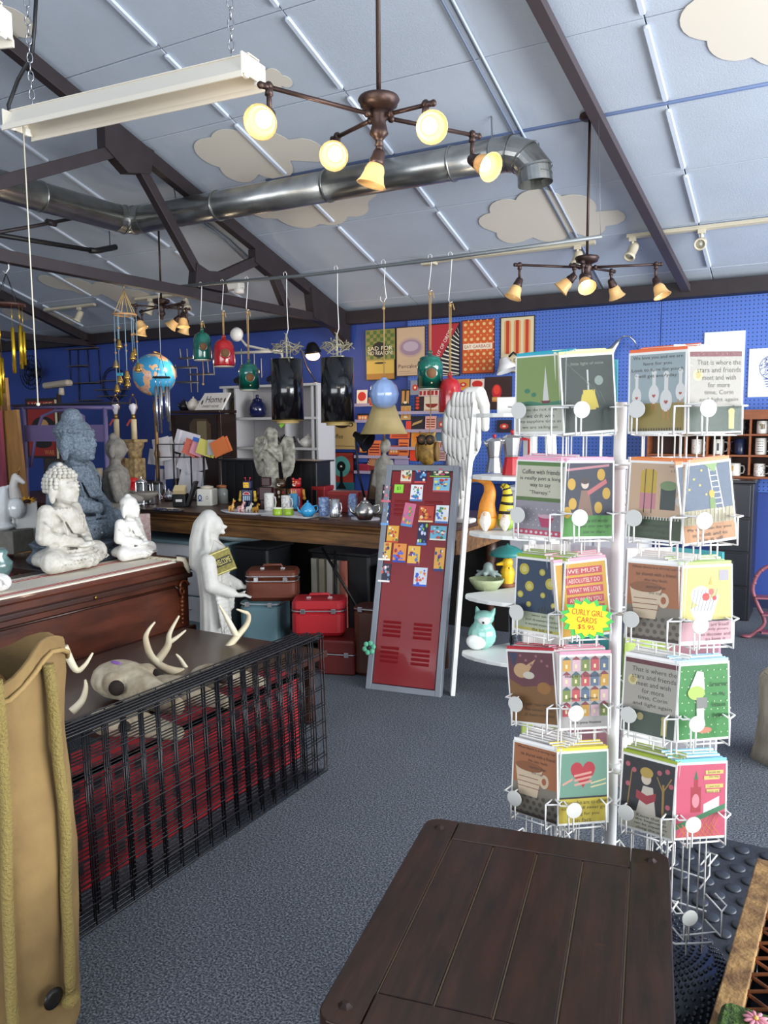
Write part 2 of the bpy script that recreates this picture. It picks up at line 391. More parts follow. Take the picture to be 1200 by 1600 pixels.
cloud(-.35, 4.62, [(-.33, -.05, .14), (-.2, .12, .16), (0, .22, .16), (.2, .1, .2), (0, -.2, .25), (.25, -.2, .2)])
cloud(-7.1, 6.3, [(-.4, -.25, .16), (-.15, -.1, .2), (.15, .05, .2), (.4, .2, .15), (.1, .25, .14)])
cloud(-8.6, 6.7, [(-.3, -.1, .16), (0, 0, .2), (.3, .1, .16)])
p = pC(426, 122); cloud(p.x, p.y, [(-.05, -.04, .05), (.03, -.03, .05), (.06, .04, .05), (-.03, .05, .05)])
p = pC(5, 30); cloud(p.x, p.y, [(-.1, 0, .14), (.05, .03, .12)])
# ---- trusses ----
def bar(b, p, q, w, d):
    # rectangular bar between two points: w across (X), d in the truss plane
    p = Vector(p); q = Vector(q); t = q-p; L = t.length; t.normalize(); xax = Vector((1, 0, 0)); xax = (xax-t*xax.dot(t)).normalized(); n = t.cross(xax)
    T = Matrix((( xax.x, t.x, n.x, 0), (xax.y, t.y, n.y, 0), (xax.z, t.z, n.z, 0), (0, 0, 0, 1))); T.translation = (p+q)/2
    vs = [(sx*w/2, sy*L/2, sz*d/2) for sz in (-1, 1) for sx, sy in ((-1, -1), (1, -1), (1, 1), (-1, 1))]
    return b.add(vs, [(3, 2, 1, 0), (4, 5, 6, 7), (0, 1, 5, 4), (1, 2, 6, 5), (2, 3, 7, 6), (3, 0, 4, 7)], None, T)
def truss(X, label, webs=True):
    t = thing('roof_truss', label, 'truss', (0, 0, 0), group='roof trusses')
    tm = M['truss']
    def bb(name, p, q, w, d): bar(MB(), (X, *p), (X, *q), w, d).build(name, tm, t, bevel=.003)
    y0 = .2; ye = WALLY-.01
    bb('top_chord', (y0, cz(y0)-.085), (ye-.05, cz(ye-.05)-.085), .07, .10)
    bb('bottom_chord', (y0, 2.585), (ye, 2.585), .07, .075)
    if webs:
        bb('web', (4.3, 3.5), (3.1, 2.93), .06, .08); bb('web', (3.1, 2.95), (2.6, 2.62), .06, .08)
        bb('web', (4.36, 3.5), (5.1, 2.66), .06, .08)
        bb('web', (5.1, 2.68), (5.9, 3.03), .06, .08); bb('web', (5.93, 3.02), (6.2, 2.62), .06, .09)
        b = MB(); b.add([(X+sx*.04, y, z) for sx in (-1, 1) for y, z in ((4.1, 3.64), (4.1, 3.45), (4.3, 3.33), (4.52, 3.38), (4.56, 3.55))], [(0, 1, 2, 3, 4), (9, 8, 7, 6, 5)]+[(i, 5+i, 5+(i+1) % 5, (i+1) % 5) for i in range(5)]); b.build('gusset_plate', tm, t)
        b = MB(); b.add([(X+sx*.04, y, z) for sx in (-1, 1) for y, z in ((4.95, 2.64), (5.35, 2.64), (5.3, 2.8), (5.12, 2.78), (4.98, 2.82))], [(0, 1, 2, 3, 4), (9, 8, 7, 6, 5)]+[(i, 5+i, 5+(i+1) % 5, (i+1) % 5) for i in range(5)]); b.build('gusset_plate', tm, t)
        b = MB(); b.add([(X+sx*.04, y, z) for sx in (-1, 1) for y, z in ((5.72, 3.06), (5.72, 2.95), (5.95, 2.87), (6.12, 2.9), (6.12, 3.02))], [(0, 1, 2, 3, 4), (9, 8, 7, 6, 5)]+[(i, 5+i, 5+(i+1) % 5, (i+1) % 5) for i in range(5)]); b.build('gusset_plate', tm, t)
        b = MB(); b.add([(X+sx*.045, y, z) for sx in (-1, 1) for y, z in ((6.55, 2.85), (6.6, 2.57), (7.0, 2.5), (7.26, 2.33), (7.26, 2.68))], [(0, 1, 2, 3, 4), (9, 8, 7, 6, 5)]+[(i, 5+i, 5+(i+1) % 5, (i+1) % 5) for i in range(5)]); b.build('heel_plate', tm, t)
    return t
truss(-4.53, 'dark brown steel roof truss with zigzag webs in front of the hanging birdhouses')
truss(-8.35, 'dark roof truss furthest left, over the wire shelves on blue wall', False)
p = pC(838, 0, .1); q = V(-1.165, WALLY-.02, 2.60); e = p+(p-q)*.35
t = thing('roof_beam', 'long dark steel roof beam crossing the right side of the ceiling', 'beam')
d = (e-q); b = MB(); bar(b, q, e, .07, .055); b.build('beam_flange', mat('#4a4145', .5, .2), t, bevel=.003)
bar(MB(), q+V(-.03, 0, .045), e+V(-.03, 0, .045), .012, .07).build('beam_web', M['truss'], t)
# ================= hung from the roof =================
def chain(b, p, q, m=None, link_l=.045, r=.0028, w=.011):
    p = Vector(p); q = Vector(q); n = max(2, int((q-p).length/(link_l*.8)))
    ax = (q-p).normalized(); s1 = ax.orthogonal().normalized(); s2 = ax.cross(s1)
    for i in range(n):
        c = p.lerp(q, (i+.5)/n); s = s1 if i % 2 else s2
        b.tube([c+ax*(link_l/2*math.sin(a))+s*(w*math.cos(a)) for a in [2*PI*k/8 for k in range(8)]], r, 4, m, closed=True)
    return b
def hook_pts(x, y, z0, z1, s=1., r=.022):
    # S hook: loop over the pipe at z0, open hook at z1
    top = [V(x+s*r*math.cos(a), y, z0-.004+r*math.sin(a)) for a in [PI*1.15-PI*1.25*k/6 for k in range(7)]]
    bot = [V(x-s*r*math.cos(a)*-1-s*r*.2, y, z1+r+r*math.sin(a)) for a in [0-PI*1.1*k/6 for k in range(7)]]
    return top+bot
PIPEY, PIPEZ = 4.9, 2.634
t = tag(MB().tube([(-4.66, PIPEY-.02, PIPEZ), (-3.4, PIPEY, PIPEZ-.025), (-2.3, PIPEY, PIPEZ-.02), (-1.28, PIPEY, PIPEZ)], .0125, 10).tube([(-1.29, PIPEY, PIPEZ), (-1.33, 4.95, 3.32)], .0018, 4).build('hanging_pipe', mat('#7d8284', .45, .6)), 'long grey metal pipe with hooks holding the birdhouses and lampshades', 'pipe')
# ---- fluorescent shop light
def shop_light(label, loc, rz, L=1.21, cords=True):
    t = thing('shop_light', label, 'light', loc, rz, 'fluorescent shop lights')
    wm = mat('#e3dccd', .4)
    b = MB()
    for s in (-1, 1):
        b.add([(-L/2, s*.03, .075), (L/2, s*.03, .075), (L/2, s*.078, .0), (-L/2, s*.078, .0), (-L/2, s*.03, .071), (L/2, s*.03, .071), (L/2, s*.074, .0), (-L/2, s*.074, .0)], [(0, 1, 2, 3), (7, 6, 5, 4), (3, 2, 6, 7), (0, 3, 7, 4), (1, 5, 6, 2)])
        b.box((0, s*.076, -.008), (L, .006, .02))
    b.box((0, 0, .076), (L, .07, .004)); b.build('reflector', wm, t)
    MB().box((0, 0, .052), (L-.06, .05, .045)).build('ballast_cover', mat('#d8cdb8', .4), t, bevel=.004)
    for s in (-1, 1):
        MB().rbox((s*(L/2-.004), 0, .034), (.008, .15, .07), .002).build('end_plate', wm, t)
        for q in (-1, 1): MB().rbox((s*(L/2-.012), q*.04, .008), (.02, .028, .032), .006).build('lampholder', M['white'], t)
    if cords:
        for s in (-1, 1): chain(MB(), (s*L*.42, 0, .08), (s*L*.42, 0, cz(loc[1])-loc[2]-.0)).build('chain', M['steel'], t)
        q = pY(72, 632, loc[1])-Vector(loc); MB().tube([(q.x-.0, 0, .02), (q.x, 0, q.z)], .003, 5).sph((q.x, 0, q.z), .008, 8, 6).build('pull_cord', mat('#cfc8b4', .8), t)
    return t
shop_light('white fluorescent shop light hanging on chains with a long pull cord', (-2.525, 2.42, 2.80), .09/1.2)
t2 = shop_light('white light hood cut off by the top left corner', pz(-138, 55, 2.6), .35, .5, False)
for sx in (-.4, .4): chain(MB(), (sx*.45, 0, .08), (sx*.45, 0, 1.5)).build('chain', M['steel'], t2)
tag(MB().tube([pY(58, -30, 2.4), pY(54, 40, 2.4), pY(50, 85, 2.4), pY(28, 125, 2.4), pY(13, 165, 2.4), pY(18, 190, 2.4), pY(26, 205, 2.41)], .008, 6).build('power_cable', M['black']), 'black power cable looping down to the shop light', 'cable')
# ---- multi-arm spot chandeliers
glassm = mat('#d9b277', .35, trans=.25, emit=.05)
bulbm = mat('#fff0d2', .4, emit=5.)
def lamp_head(t, top, aim, drop, on=True, power=4., s=1.):
    top = Vector(top); aim = Vector(aim).normalized(); br = M['bronze']
    j = top-V(0, 0, drop)
    b = MB(); b.cyl(top+V(0, 0, .012), j, .0085, n=8).sph(top+V(0, 0, .004), .014*s, 8, 6); b.lathe([(.0, .0), (.014, .004), (.012, .02), (.008, .03)], 10, None, top+V(0, 0, -.03)); b.build('drop_stem', br, t)
    q = aim.to_track_quat('Z', 'Y').to_matrix().to_4x4()
    c = MB(); c.lathe([(.0, -.012), (.018*s, -.01), (.022*s, .0), (.024*s, .018), (.028*s, .03), (.026*s, .045), (.0, .045)], 14, None, j, q); h = c.build('socket', br, t)
    g = MB(); prof = [(.022, .036), (.03, .045), (.036, .06), (.038, .078), (.045, .1), (.053, .112), (.055, .114), (.052, .114), (.044, .1), (.036, .078), (.034, .06), (.028, .047)]
    g.lathe([(r*s, z*s) for r, z in prof], 20, None, j, q); g.build('glass_shade', glassm, t)
    k = MB(); k.sph((0, 0, 0), (.027*s, .027*s, .027*s), 14, 10); k.build('bulb', bulbm if on else mat('#efe3c8', .4, emit=2.2), t, loc=j+aim*.07*s)
    if on:
        l = bpy.data.lights.new('lamp_glow', 'POINT'); l.energy = power; l.color = (1, .82, .58); l.shadow_soft_size = .04
        o = bpy.data.objects.new('lamp_glow', l); COL.objects.link(o); o.parent = t; o.location = j+aim*.4*s
def chandelier(label, hub, zc, arms, canopy_r=.075):
    """arms: (dx, dy, aim, drop, on)"""
    t = thing('spot_chandelier', label, 'light', hub, 0, 'five-arm spot chandeliers'); br = M['bronze']
    MB().cyl((0, 0, .06), (0, 0, zc-hub[2]), .0085, n=10).build('rod', br, t)
    MB().lathe([(0, .075), (.03, .075), (.07, .065), (.075, .055), (.068, .045), (.066, .035), (.05, .028), (.03, .02), (0, .02)], 24).build('hub_disc', br, t)
    MB().lathe([(0, .03), (.03, .025), (.034, 0), (.024, -.02), (.03, -.045), (.034, -.06), (.02, -.075), (.012, -.085), (.016, -.1), (0, -.11)], 18).build('hub_body', br, t)
    MB().lathe([(0, 0), (.06, 0), (.062, -.018), (.05, -.03), (.02, -.035), (0, -.035)], 20, None, (0, 0, zc-hub[2])).build('ceiling_cup', br, t)
    for dx, dy, aim, drop, on in arms:
        if abs(dx)+abs(dy) > .05:
            e = V(dx, dy, 0); u = e.normalized()
            MB().tube([u*.02, e], .008, 8).sph(e+u*.03, .012, 8, 6).cyl(e-u*.012, e+u*.03, .011, n=8).sph(u*.05, .014, 8, 6).build('arm', br, t)
            lamp_head(t, e, aim, drop, on)
        else:
            lamp_head(t, V(dx, dy, -.09), aim, drop, on)
    return t
toc = lambda p: (CAM-Vector(p)).normalized()
hub = pz(592, 182, 2.64)
def rel(px, py, z=2.64): return pz(px, py, z)-hub
a1, a2, a3, a4 = rel(420, 136), rel(738, 211), rel(527, 214), rel(665, 164)
cdir = toc(hub)
chandelier('large bronze five-lamp spot chandelier on a long rod near the camera', hub, cz(hub.y)-.0, [
  (a1.x, a1.y, cdir+V(-.18, 0, -.18), .085, True), (a3.x, a3.y, cdir+V(-.1, 0, -.12), .05, True), (0.0, 0.0, V(-.25, -.12, -1), .035, False),
  (a4.x, a4.y, cdir+V(.1, .1, -.1), .06, True), (a2.x, a2.y, cdir+V(.75, .3, -.35), .09, True)])
hub2 = pz(917, 418, 2.5); r2 = lambda x, y: pz(x, y, 2.5)-hub2
b1, b2 = r2(812, 414), r2(1025, 413)
chandelier('bronze five-lamp spot chandelier hanging by the dark beam above the card rack', hub2, cz(hub2.y), [
  (b1.x, b1.y, V(-.3, -.3, -1), .09, False), (b2.x, b2.y, V(.35, -.1, -.8), .09, False), (-.05, -.1, V(-.7, -.2, -.7), .06, False), (.02, -.16, cdir+V(.1, 0, -.6), .08, True), (.1, .2, V(.3, .5, -1), .06, False)])
pc = pC(247, 338); hub3 = V(pc.x, pc.y, pD(248, 478, (pc-CAM).dot(_f)).z)
r3 = lambda x, y: (pz(x, y, hub3.z)-hub3)
chandelier('small far bronze spot chandelier behind the wind chimes on the left', hub3, pc.z, [
  (-.34, .1, V(-.1, -.1, -1), .1, True), (-.1, -.2, V(.5, .2, -1), .1, False), (.34, -.1, V(.1, -.1, -1), .09, True), (.1, .2, V(-.4, 0, -1), .1, False), (.2, .0, V(-.6, -.2, -.6), .1, False)])
# ---- galvanised duct
t = thing('air_duct', 'round galvanised air duct running under the ceiling and bending at both ends', 'duct')
R, DY, DZ = .105, 4.91, 3.2
def seam(b, p, ax, r=R+.006):
    p = Vector(p); ax = Vector(ax).normalized(); b.cyl(p-ax*.008, p+ax*.008, r, n=28)
b = MB(); b.cyl((-5.0, DY, DZ), (-3.2, DY, DZ), R, n=28).cyl((-3.2, DY, DZ), (-1.95, DY, DZ), R*.985, n=28)
for x in (-4.2, -3.2, -2.25): seam(b, (x, DY, DZ), (1, 0, 0))
b.build('duct_run', M['galv'], t)
b = MB(); b.cyl((-5.13, DY-.13, DZ), (-5.13, 1.2, DZ), R, n=28)
for y in (4.05, 2.9): seam(b, (-5.13, y, DZ), (0, 1, 0))
b.build('duct_run', M['galv'], t)
b = MB(); pts = [(-5.13, DY-.15, DZ), (-5.12, DY-.07, DZ), (-5.07, DY-.015, DZ), (-4.98, DY, DZ)]; b.tube(pts, R*1.02, 28, smooth=False)
for p, ax in ((pts[1], (.3, 1, 0)), (pts[2], (1, .3, 0))): seam(b, p, ax, R+.009)
b.build('elbow', M['galv'], t)
b = MB(); pts = [(-1.97, DY, DZ), (-1.86, DY, DZ), (-1.77, DY+.01, DZ-.035), (-1.715, DY+.02, DZ-.11), (-1.705, DY+.02, DZ-.2)]; b.tube(pts, R*1.02, 28, smooth=False, caps=False)
for p, ax in ((pts[1], (1, 0, -.2)), (pts[2], (1, 0, -1)), (pts[3], (.2, 0, -1))): seam(b, p, ax, R+.009) if False else b.tube([Vector(p)+Vector(ax).normalized()*d for d in (-.006, .006)], R+.008, 28, caps=False)
b.build('elbow', M['galv'], t); MB().cyl((-1.705, DY+.02, DZ-.14), (-1.705, DY+.02, DZ-.145), R*.98, n=28).build('damper', mat('#4a5348', .5, .6), t)
for x in (-4.7, -2.02):
    MB().tube([(x, DY-R-.004, DZ), (x, DY-R*.7, DZ-R*.75), (x, DY, DZ-R-.004), (x, DY+R*.7, DZ-R*.75), (x, DY+R+.004, DZ), (x+.02, DY+.03, cz(DY+.03))], .005, 5).build('hanger_strap', M['steel'], t)
# black rods up on the left
tag(MB().tube([pX(-40, 361, -5.9), pX(143, 391, -5.9)], .02, 8).tube([pX(140, 391, -5.9), pX(150, 392, -5.9), pX(181, 386, -5.9)], .026, 8).cyl(pX(172, 388, -5.9), pX(172, 388, -5.9)+V(0, 0, .75), .004, n=5).build('curtain_rod', M['black']), 'black metal rod with a finial hung under the left ceiling', 'rod')
tag(MB().tube([pX(-30, 368, -5.6), pX(60, 352, -5.6), pX(130, 338, -5.6)], .014, 8).cyl(pX(80, 348, -5.6)-V(0, .04, 0), pX(80, 348, -5.6)+V(0, .04, 0), .026, n=8).build('brace_rod', M['truss']), 'thin dark brace rod below the bend of the duct', 'rod')
for k, (a, c) in enumerate((((300, 335), (392, 412)), ((306, 333), (398, 410)), ((315, 345), (385, 400)))):
    ctube([pC(*a), pC((a[0]+c[0])/2+4, (a[1]+c[1])/2), pC(*c)], .008, mat('#aab4c4', .5), 'cable', .015)
# ---- track lights
def track(label, p0, p1, heads, box=True):
    p0 = pC(*p0); p1 = pC(*p1); y = (p0.y+p1.y)/2
    t = thing('track_light', label, 'light', (0, 0, 0), group='cream ceiling track lights'); cm = mat('#c9bfa6', .5)
    MB().box(((p0.x+p1.x)/2, y, cz(y)-.03), (p1.x-p0.x, .035, .028), rot=(-SLA, 0, 0)).build('rail', cm, t, bevel=.003)
    if box: MB().rbox((p0.x+.05, y-.02, cz(y)-.04), (.13, .09, .05), .01).build('feed_box', cm, t)
    for x, aim in heads:
        q = V(x, y, cz(y)-.05); aim = Vector(aim).normalized(); T = aim.to_track_quat('Z', 'Y').to_matrix().to_4x4()
        h = MB(); h.box(q+V(0, 0, 0), (.05, .03, .04)).cyl(q, q-V(0, 0, .05), .009, n=8); c = q-V(0, 0, .085)
        h.lathe([(0, -.06), (.03, -.055), (.036, -.03), (.036, .05), (.043, .055), (.043, .075), (.034, .075), (.03, .06), (0, .055)], 16, None, c, T); h.build('spot_head', cm, t)
        MB().lathe([(0, .057), (.03, .062)], 14, None, c, T).build('spot_lens', mat('#e8e6da', .2), t)
    return t
track('cream track light with feed box above the wall posters', (665, 405), (930, 371), [(pC(905, 380).x, (-.1, -.6, -1))])
track('cream track light with two spot heads on the right of the dark beam', (978, 360), (1235, 337), [(pC(990, 365).x, (-.25, -.6, -.9)), (pC(1097, 350).x, (.0, -1, -.35))], False)
track('short cream track light with one spot head over the left truss', (68, 480), (149, 472), [(pC(126, 476).x, (-.3, -.4, -1))], False)
track('short cream track light behind the small far chandelier', (214, 465), (292, 452), [(pC(236, 462).x, (-.3, -.3, -1)), (pC(288, 453).x, (.5, -.3, -.8))], False)
p = pC(366, 444, .04); t = thing('junction_box', 'small white junction box on the ceiling beside the truss web', 'box', p, 0)
MB().rbox((0, 0, -.02), (.2, .1, .07), .02).build('box_body', M['white'], t); MB().lathe([(0, 0), (.05, 0), (.05, -.05), (.03, -.06), (0, -.06)], 14, None, (.06, 0, -.04)).build('cover', M['white'], t)

# ---- things on the pipe
def birdhouse(label, px, top, bot, wpx, m, rope_top, lid=False, tail=0., hookw=False, hole=True, ribs=0):
    D = (V(0, 0, 0)); c = pY(px, (top+bot)/2, PIPEY); d = (c-CAM).dot(_f); r = wpx/2*d/FPX; h = (bot-top)*d/FPX
    loc = V(c.x, PIPEY, pY(px, bot, PIPEY).z)
    t = thing('birdhouse', label, 'birdhouse', loc, 0, 'ceramic birdhouses hung from the pipe')
    if lid: prof = [(0, 0), (r*.92, 0), (r*.98, .02*h/.2), (r, h*.06), (r, h*.68), (r*.93, h*.77), (r*.8, h*.8), (r*.82, h*.86), (r*.7, h*.9), (r*.3, h*.94), (r*.14, h*.96), (r*.14, h)]
    else: prof = [(0, 0), (r*.95, 0), (r, h*.05), (r*.97, h*.5), (r*.9, h*.7), (r*.72, h*.85), (r*.4, h*.92), (r*.2, h*.93), (r*.2, h)]
    MB().lathe(prof+[(0, prof[-1][1])], 32).build('body', m, t)
    MB().lathe([(0, -.001), (r*.9, -.001), (r*.9, -.008), (0, -.008)], 24).build('base_ring', mat('#cfc9b8', .6), t)
    MB().tube([(r*.16*math.cos(a), 0, h+.004+r*.16*math.sin(a)) for a in [PI*k/6-.2 for k in range(8)]], .005, 6).build('loop', m, t)
    if hole:
        u = toc(loc); a = math.atan2(u.y, u.x)+.1
        dd = V(math.cos(a), math.sin(a), 0); q = dd.to_track_quat('Z', 'Y').to_matrix().to_4x4(); ro = r*.5
        MB().lathe([(ro*.75, -.012), (ro, .0), (ro*1.02, .004), (ro*.78, .004)], 20, None, dd*(r*.965)+V(0, 0, h*.42), q).build('hole_rim', m, t)
        MB().lathe([(0, .002), (ro*.8, .002), (ro*.8, .0035), (0, .0035)], 18, None, dd*(r*.975)+V(0, 0, h*.42), q).build('entrance_hole', mat('#6b4a2e', .9), t)
        MB().cyl(dd*(r*.9)+V(0, 0, h*.14), dd*(r*1.25)+V(0, 0, h*.14), .005, n=6).build('perch', mat('#c9b68c', .7), t)
    zt = PIPEZ-loc.z; zr = pY(px, rope_top, PIPEY).z-loc.z
    MB().tube([(.004, 0, h*.98), (.006, 0, zr-.02), (0, 0, zr), (-.006, 0, zr-.02), (-.004, 0, h*.98)], .0035, 5).sph((0, 0, zr-.03), .012, 8, 6).tube([(0, 0, zr-.03), (.02, 0, zr-.02), (.03, 0, zr-.06)], .0035, 5).build('hanging_rope', M['jute'], t)
    MB().tube([(x-loc.x if False else x, 0, z) for x, z in ((-.014, zt-.02), (-.012, zt+.012), (.004, zt+.018), (.014, zt+.005), (.012, zt-.03), (.004, (zr+zt)/2), (-.01, zr+.005), (-.002, zr-.014), (.016, zr-.008))], .0025, 5).build('hook', M['wire'], t)
    if tail: MB().tube([(0, 0, -.005), (.004, 0, -tail*.5), (-.004, 0, -tail)], .004, 5).sph((-.004, 0, -tail), .01, 8, 6).build('tail_cord', M['jute'], t)
    return t
birdhouse('green ceramic birdhouse furthest left on the pipe, cord dangling below', 316, 517, 562, 29, M['teal'], 500, tail=.19)
birdhouse('red ceramic birdhouse between the two green ones on the left', 350, 528, 572, 34, M['red'], 484)
birdhouse('green lidded ceramic birdhouse beside the black lampshades', 389, 566, 609, 32, M['teal'], 482, True)
t = birdhouse('large teal lidded ceramic birdhouse hanging in front of the posters', 672, 553, 607, 40, M['teal'], 452, True, tail=.30)
MB().lathe([(0, .04), (.01, .038), (.02, .0), (.026, -.012), (0, -.012)], 14, None, (-.004, 0, -.33)).build('brass_bell', M['brass'], t)
birdhouse('red bell-shaped birdhouse hanging beside the white angel wing', 703, 587, 644, 36, M['red'], 470, hole=False)
# blue ribbed ball
c = pY(600, 590, PIPEY); r = 23*(c-CAM).dot(_f)/FPX
t = thing('ceramic_ball', 'pale blue ribbed ceramic ball hanging on jute cord', 'ornament', c-V(0, 0, 2*r*1.05))
MB().lathe([(0, 0), (r*.5, r*.08), (r*.85, r*.4), (r, r), (r*.85, r*1.55), (r*.5, r*1.9), (r*.2, r*2.0), (r*.2, r*2.1), (0, r*2.12)], 48, lobes=12, lamp=.02).build('body', mat('#8fa9d6', .2, coat=.6), t)
zt = PIPEZ-t.location.z; zr = pY(600, 470, PIPEY).z-t.location.z
MB().tube([(0, 0, 2.1*r), (.003, 0, zr)], .004, 5).sph((0, 0, zr-.05), .012, 8, 6).build('hanging_rope', M['jute'], t)
MB().tube([(-.016, 0, zt-.015), (-.012, 0, zt+.012), (.004, 0, zt+.02), (.016, 0, zt+.004), (.008, 0, (zr+zt)/2), (.022, 0, zr+.02), (.0, 0, zr-.014), (-.022, 0, zr+.006), (-.024, 0, zr+.03)], .0028, 5).build('hook', M['wire'], t)
# black lampshades hung by their harps
def shade(label, px, top, bot, wpx, hook_y, rot=0., tag_=False):
    d = (pY(px, top, PIPEY)-CAM).dot(_f); k = d/FPX; h = (bot-top)*k; r = wpx/2*k
    loc = pY(px, bot, PIPEY); t = thing('drum_lampshade', label, 'lampshade', loc, rot, 'black lampshades hung from the pipe')
    sm = mat('#0e0e12', .16, coat=.5); n = 32
    b = MB(); b.lathe([(r*1.02, 0), (r*.98, h), (r*.97, h), (r*1.01, 0)], n); b.build('shade', sm, t)
    MB().lathe([(r*1.023, -.004), (r*1.028, .004), (r*1.0, .004), (r*1.0, -.004)], n).build('bottom_trim', mat('#a98f52', .4, .6), t)
    MB().lathe([(r*.7, -.022), (r*.72, 0), (r*.68, 0), (r*.66, -.022)], n).build('liner', mat('#c8ab6e', .5), t)
    b = MB(); b.cyl((-r*.97, 0, h-.006), (r*.97, 0, h-.006), .004, n=6).cyl((0, -r*.97, h-.006), (0, r*.97, h-.006), .004, n=6); b.build('spider', M['brass'], t)
    zh = pY(px, hook_y, PIPEY).z-loc.z
    b = MB(); b.cyl((0, 0, h-.01), (0, 0, zh), .008, n=8).rbox((0, 0, h+.008), (r*.9, .03, .014), .006)
    b.tube([(-.03, 0, h), (-.035, 0, (h+zh)/2), (0, 0, zh), (.035, 0, (h+zh)/2), (.03, 0, h)], .0025, 5); b.build('harp', mat('#c7c2a8', .4, .5), t)
    random.seed(px); b = MB()
    for q in range(5):
        a0 = random.uniform(0, 6); pts = []
        for i in range(9): a = a0+i*.8; rr = r*random.uniform(.4, 1.2); pts.append((rr*math.cos(a), rr*math.sin(a), h+.02+abs(math.sin(i*1.3+q))*.07+.01*q))
        b.tube(catmull(pts, 5), .0032, 5)
    b.build('wrapped_flex', mat('#958d74', .6), t)
    zt = PIPEZ-loc.z
    MB().tube([(-.014, 0, zt-.02), (-.012, 0, zt+.012), (.004, 0, zt+.018), (.014, 0, zt+.002), (.01, 0, (zh+zt)/2), (.018, 0, zh+.03), (.004, 0, zh-.012), (-.016, 0, zh+.004)], .0028, 5).build('hook', M['wire'], t)
    return t
s1 = shade('glossy black drum lampshade with green tag hung beside green birdhouse', 450, 562, 657, 50, 521)
k = 5.7/FPX
MB().box((-.04, -.02, -.028), (.03, .002, .05), rot=(0, .8, 0)).build('green_tag', mat('#86c832', .6), s1)
shade('glossy black drum lampshade hung nearest the poster wall', 528, 560, 660, 52, 520)
# ---- mobile of brass bells
CX = -4.53
def chime_base(px, py): q = pX(px, py, CX-.05); return q
p = chime_base(193, 443); t = thing('bell_mobile', 'mobile of small brass bells on blue beaded strings', 'mobile', p)
k = (p-CAM).dot(_f)/FPX; Rr = 17*k; zr = -(491-443)*k
MB().tube([(.0, 0, 0), (.004, 0, -.02), (0, 0, -.05)], .003, 5).build('hook', M['brass'], t)
b = MB(); b.tube([(Rr*math.cos(a), Rr*math.sin(a), zr) for a in [2*PI*i/20 for i in range(20)]], .008, 6, closed=True); b.build('ring', mat('#b98a5a', .6), t)
b = MB()
for i in range(6): a = 2*PI*i/6; b.tube([(Rr*math.cos(a), Rr*math.sin(a), zr), (0, 0, -.05)], .003, 4)
b.build('support_cords', mat('#b99a60', .8), t)
for i, (a, ln) in enumerate(((PI, 93), (3.7, 70), (4.3, 108), (4.9, 40), (5.5, 88), (6.1, 58), (.6, 75), (1.6, 50), (2.4, 98))):
    x, y = Rr*math.cos(a), Rr*math.sin(a); z1 = zr-ln*k
    s_ = MB().tube([(x, y, zr), (x, y, z1)], .0028, 4).build('string', mat('#7d9aa8', .7), t)
    MB().sph((x, y, zr-ln*k*.55), .009, 8, 6).build('bead', mat('#a9794a', .5), s_)
    MB().lathe([(0, .035), (.007, .034), (.012, .02), (.02, -.012), (.026, -.028), (.022, -.028), (0, .0)], 14, None, (x, y, z1-.03)).cyl((x, y, z1-.05), (x, y, z1-.075), .004, n=6).build('bell', M['brass'], s_)
MB().box((-Rr*.7, -.02, zr-92*k), (.06, .006, .022)).build('tag', mat('#49b3cc', .5), t)
# ---- silver wind chime
p = chime_base(247, 447); k = (p-CAM).dot(_f)/FPX; t = thing('wind_chime', 'small silver tube wind chime with a black disc before the globe', 'wind chime', p, 0, 'tube wind chimes')
zt = -(588-447)*k; Rr = 13*k
MB().tube([(0, 0, .02), (0, 0, -(553-447)*k)], .0022, 4).build('cord', mat('#c9c7c0', .6), t)
b = MB()
for i in range(4): a = 2*PI*i/4; b.tube([(0, 0, -(553-447)*k), (Rr*.8*math.cos(a), Rr*.8*math.sin(a), zt)], .0015, 4)
b.build('support_cords', M['black'], t); MB().lathe([(0, .006), (Rr*1.05, .006), (Rr*1.05, -.006), (0, -.006)], 22, None, (0, 0, zt)).build('top_disc', M['black'], t)
for i in range(7):
    a = 2*PI*i/7; x, y = Rr*.8*math.cos(a), Rr*.8*math.sin(a); z0 = zt-14*k; z1 = zt-(70, 84, 62, 88, 76, 86, 66)[i]*k
    MB().cyl((x, y, z0), (x, y, z1), .0085, n=10).tube([(x, y, zt), (x, y, z0)], .0012, 4).build('chime_tube', M['chrome'], t)
# ---- brass wind chime at the left edge
p = pX(8, 405, CX-.05); k = (p-CAM).dot(_f)/FPX; t = thing('wind_chime', 'tall brass tube wind chime at the left edge of the view', 'wind chime', p, 0, 'tube wind chimes')
MB().tube([(0, 0, 0), (.03, 0, -.03), (.03, 0, -.06), (0, 0, -.085), (-.025, 0, -.07)], .004, 5).build('hook', M['wire'], t)
zt = -(475-405)*k; Rr = 26*k
MB().lathe([(0, .008), (Rr, .008), (Rr, -.008), (0, -.008)], 22, None, (0, 0, zt)).build('top_disc', mat('#3a1d16', .5), t)
b = MB()
for i in range(4): a = 2*PI*i/4; b.tube([(0, 0, -.085), (Rr*.8*math.cos(a), Rr*.8*math.sin(a), zt)], .002, 4)
b.build('support_cords', M['black'], t)
for i, (a, z0, z1) in enumerate(((.2, 508, 575), (.7, 516, 568), (-.4, 512, 582), (1.6, 505, 560), (4.2, 555, 640), (4.7, 550, 632), (3.7, 560, 625), (3.2, 556, 612))):
    x, y = Rr*.8*math.cos(a), Rr*.8*math.sin(a)
    MB().cyl((x, y, -(z0-405)*k), (x, y, -(z1-405)*k), .011, n=10).tube([(x, y, zt), (x, y, -(z0-405)*k)], .0013, 4).build('chime_tube', mat('#d9b132', .25, .9), t)
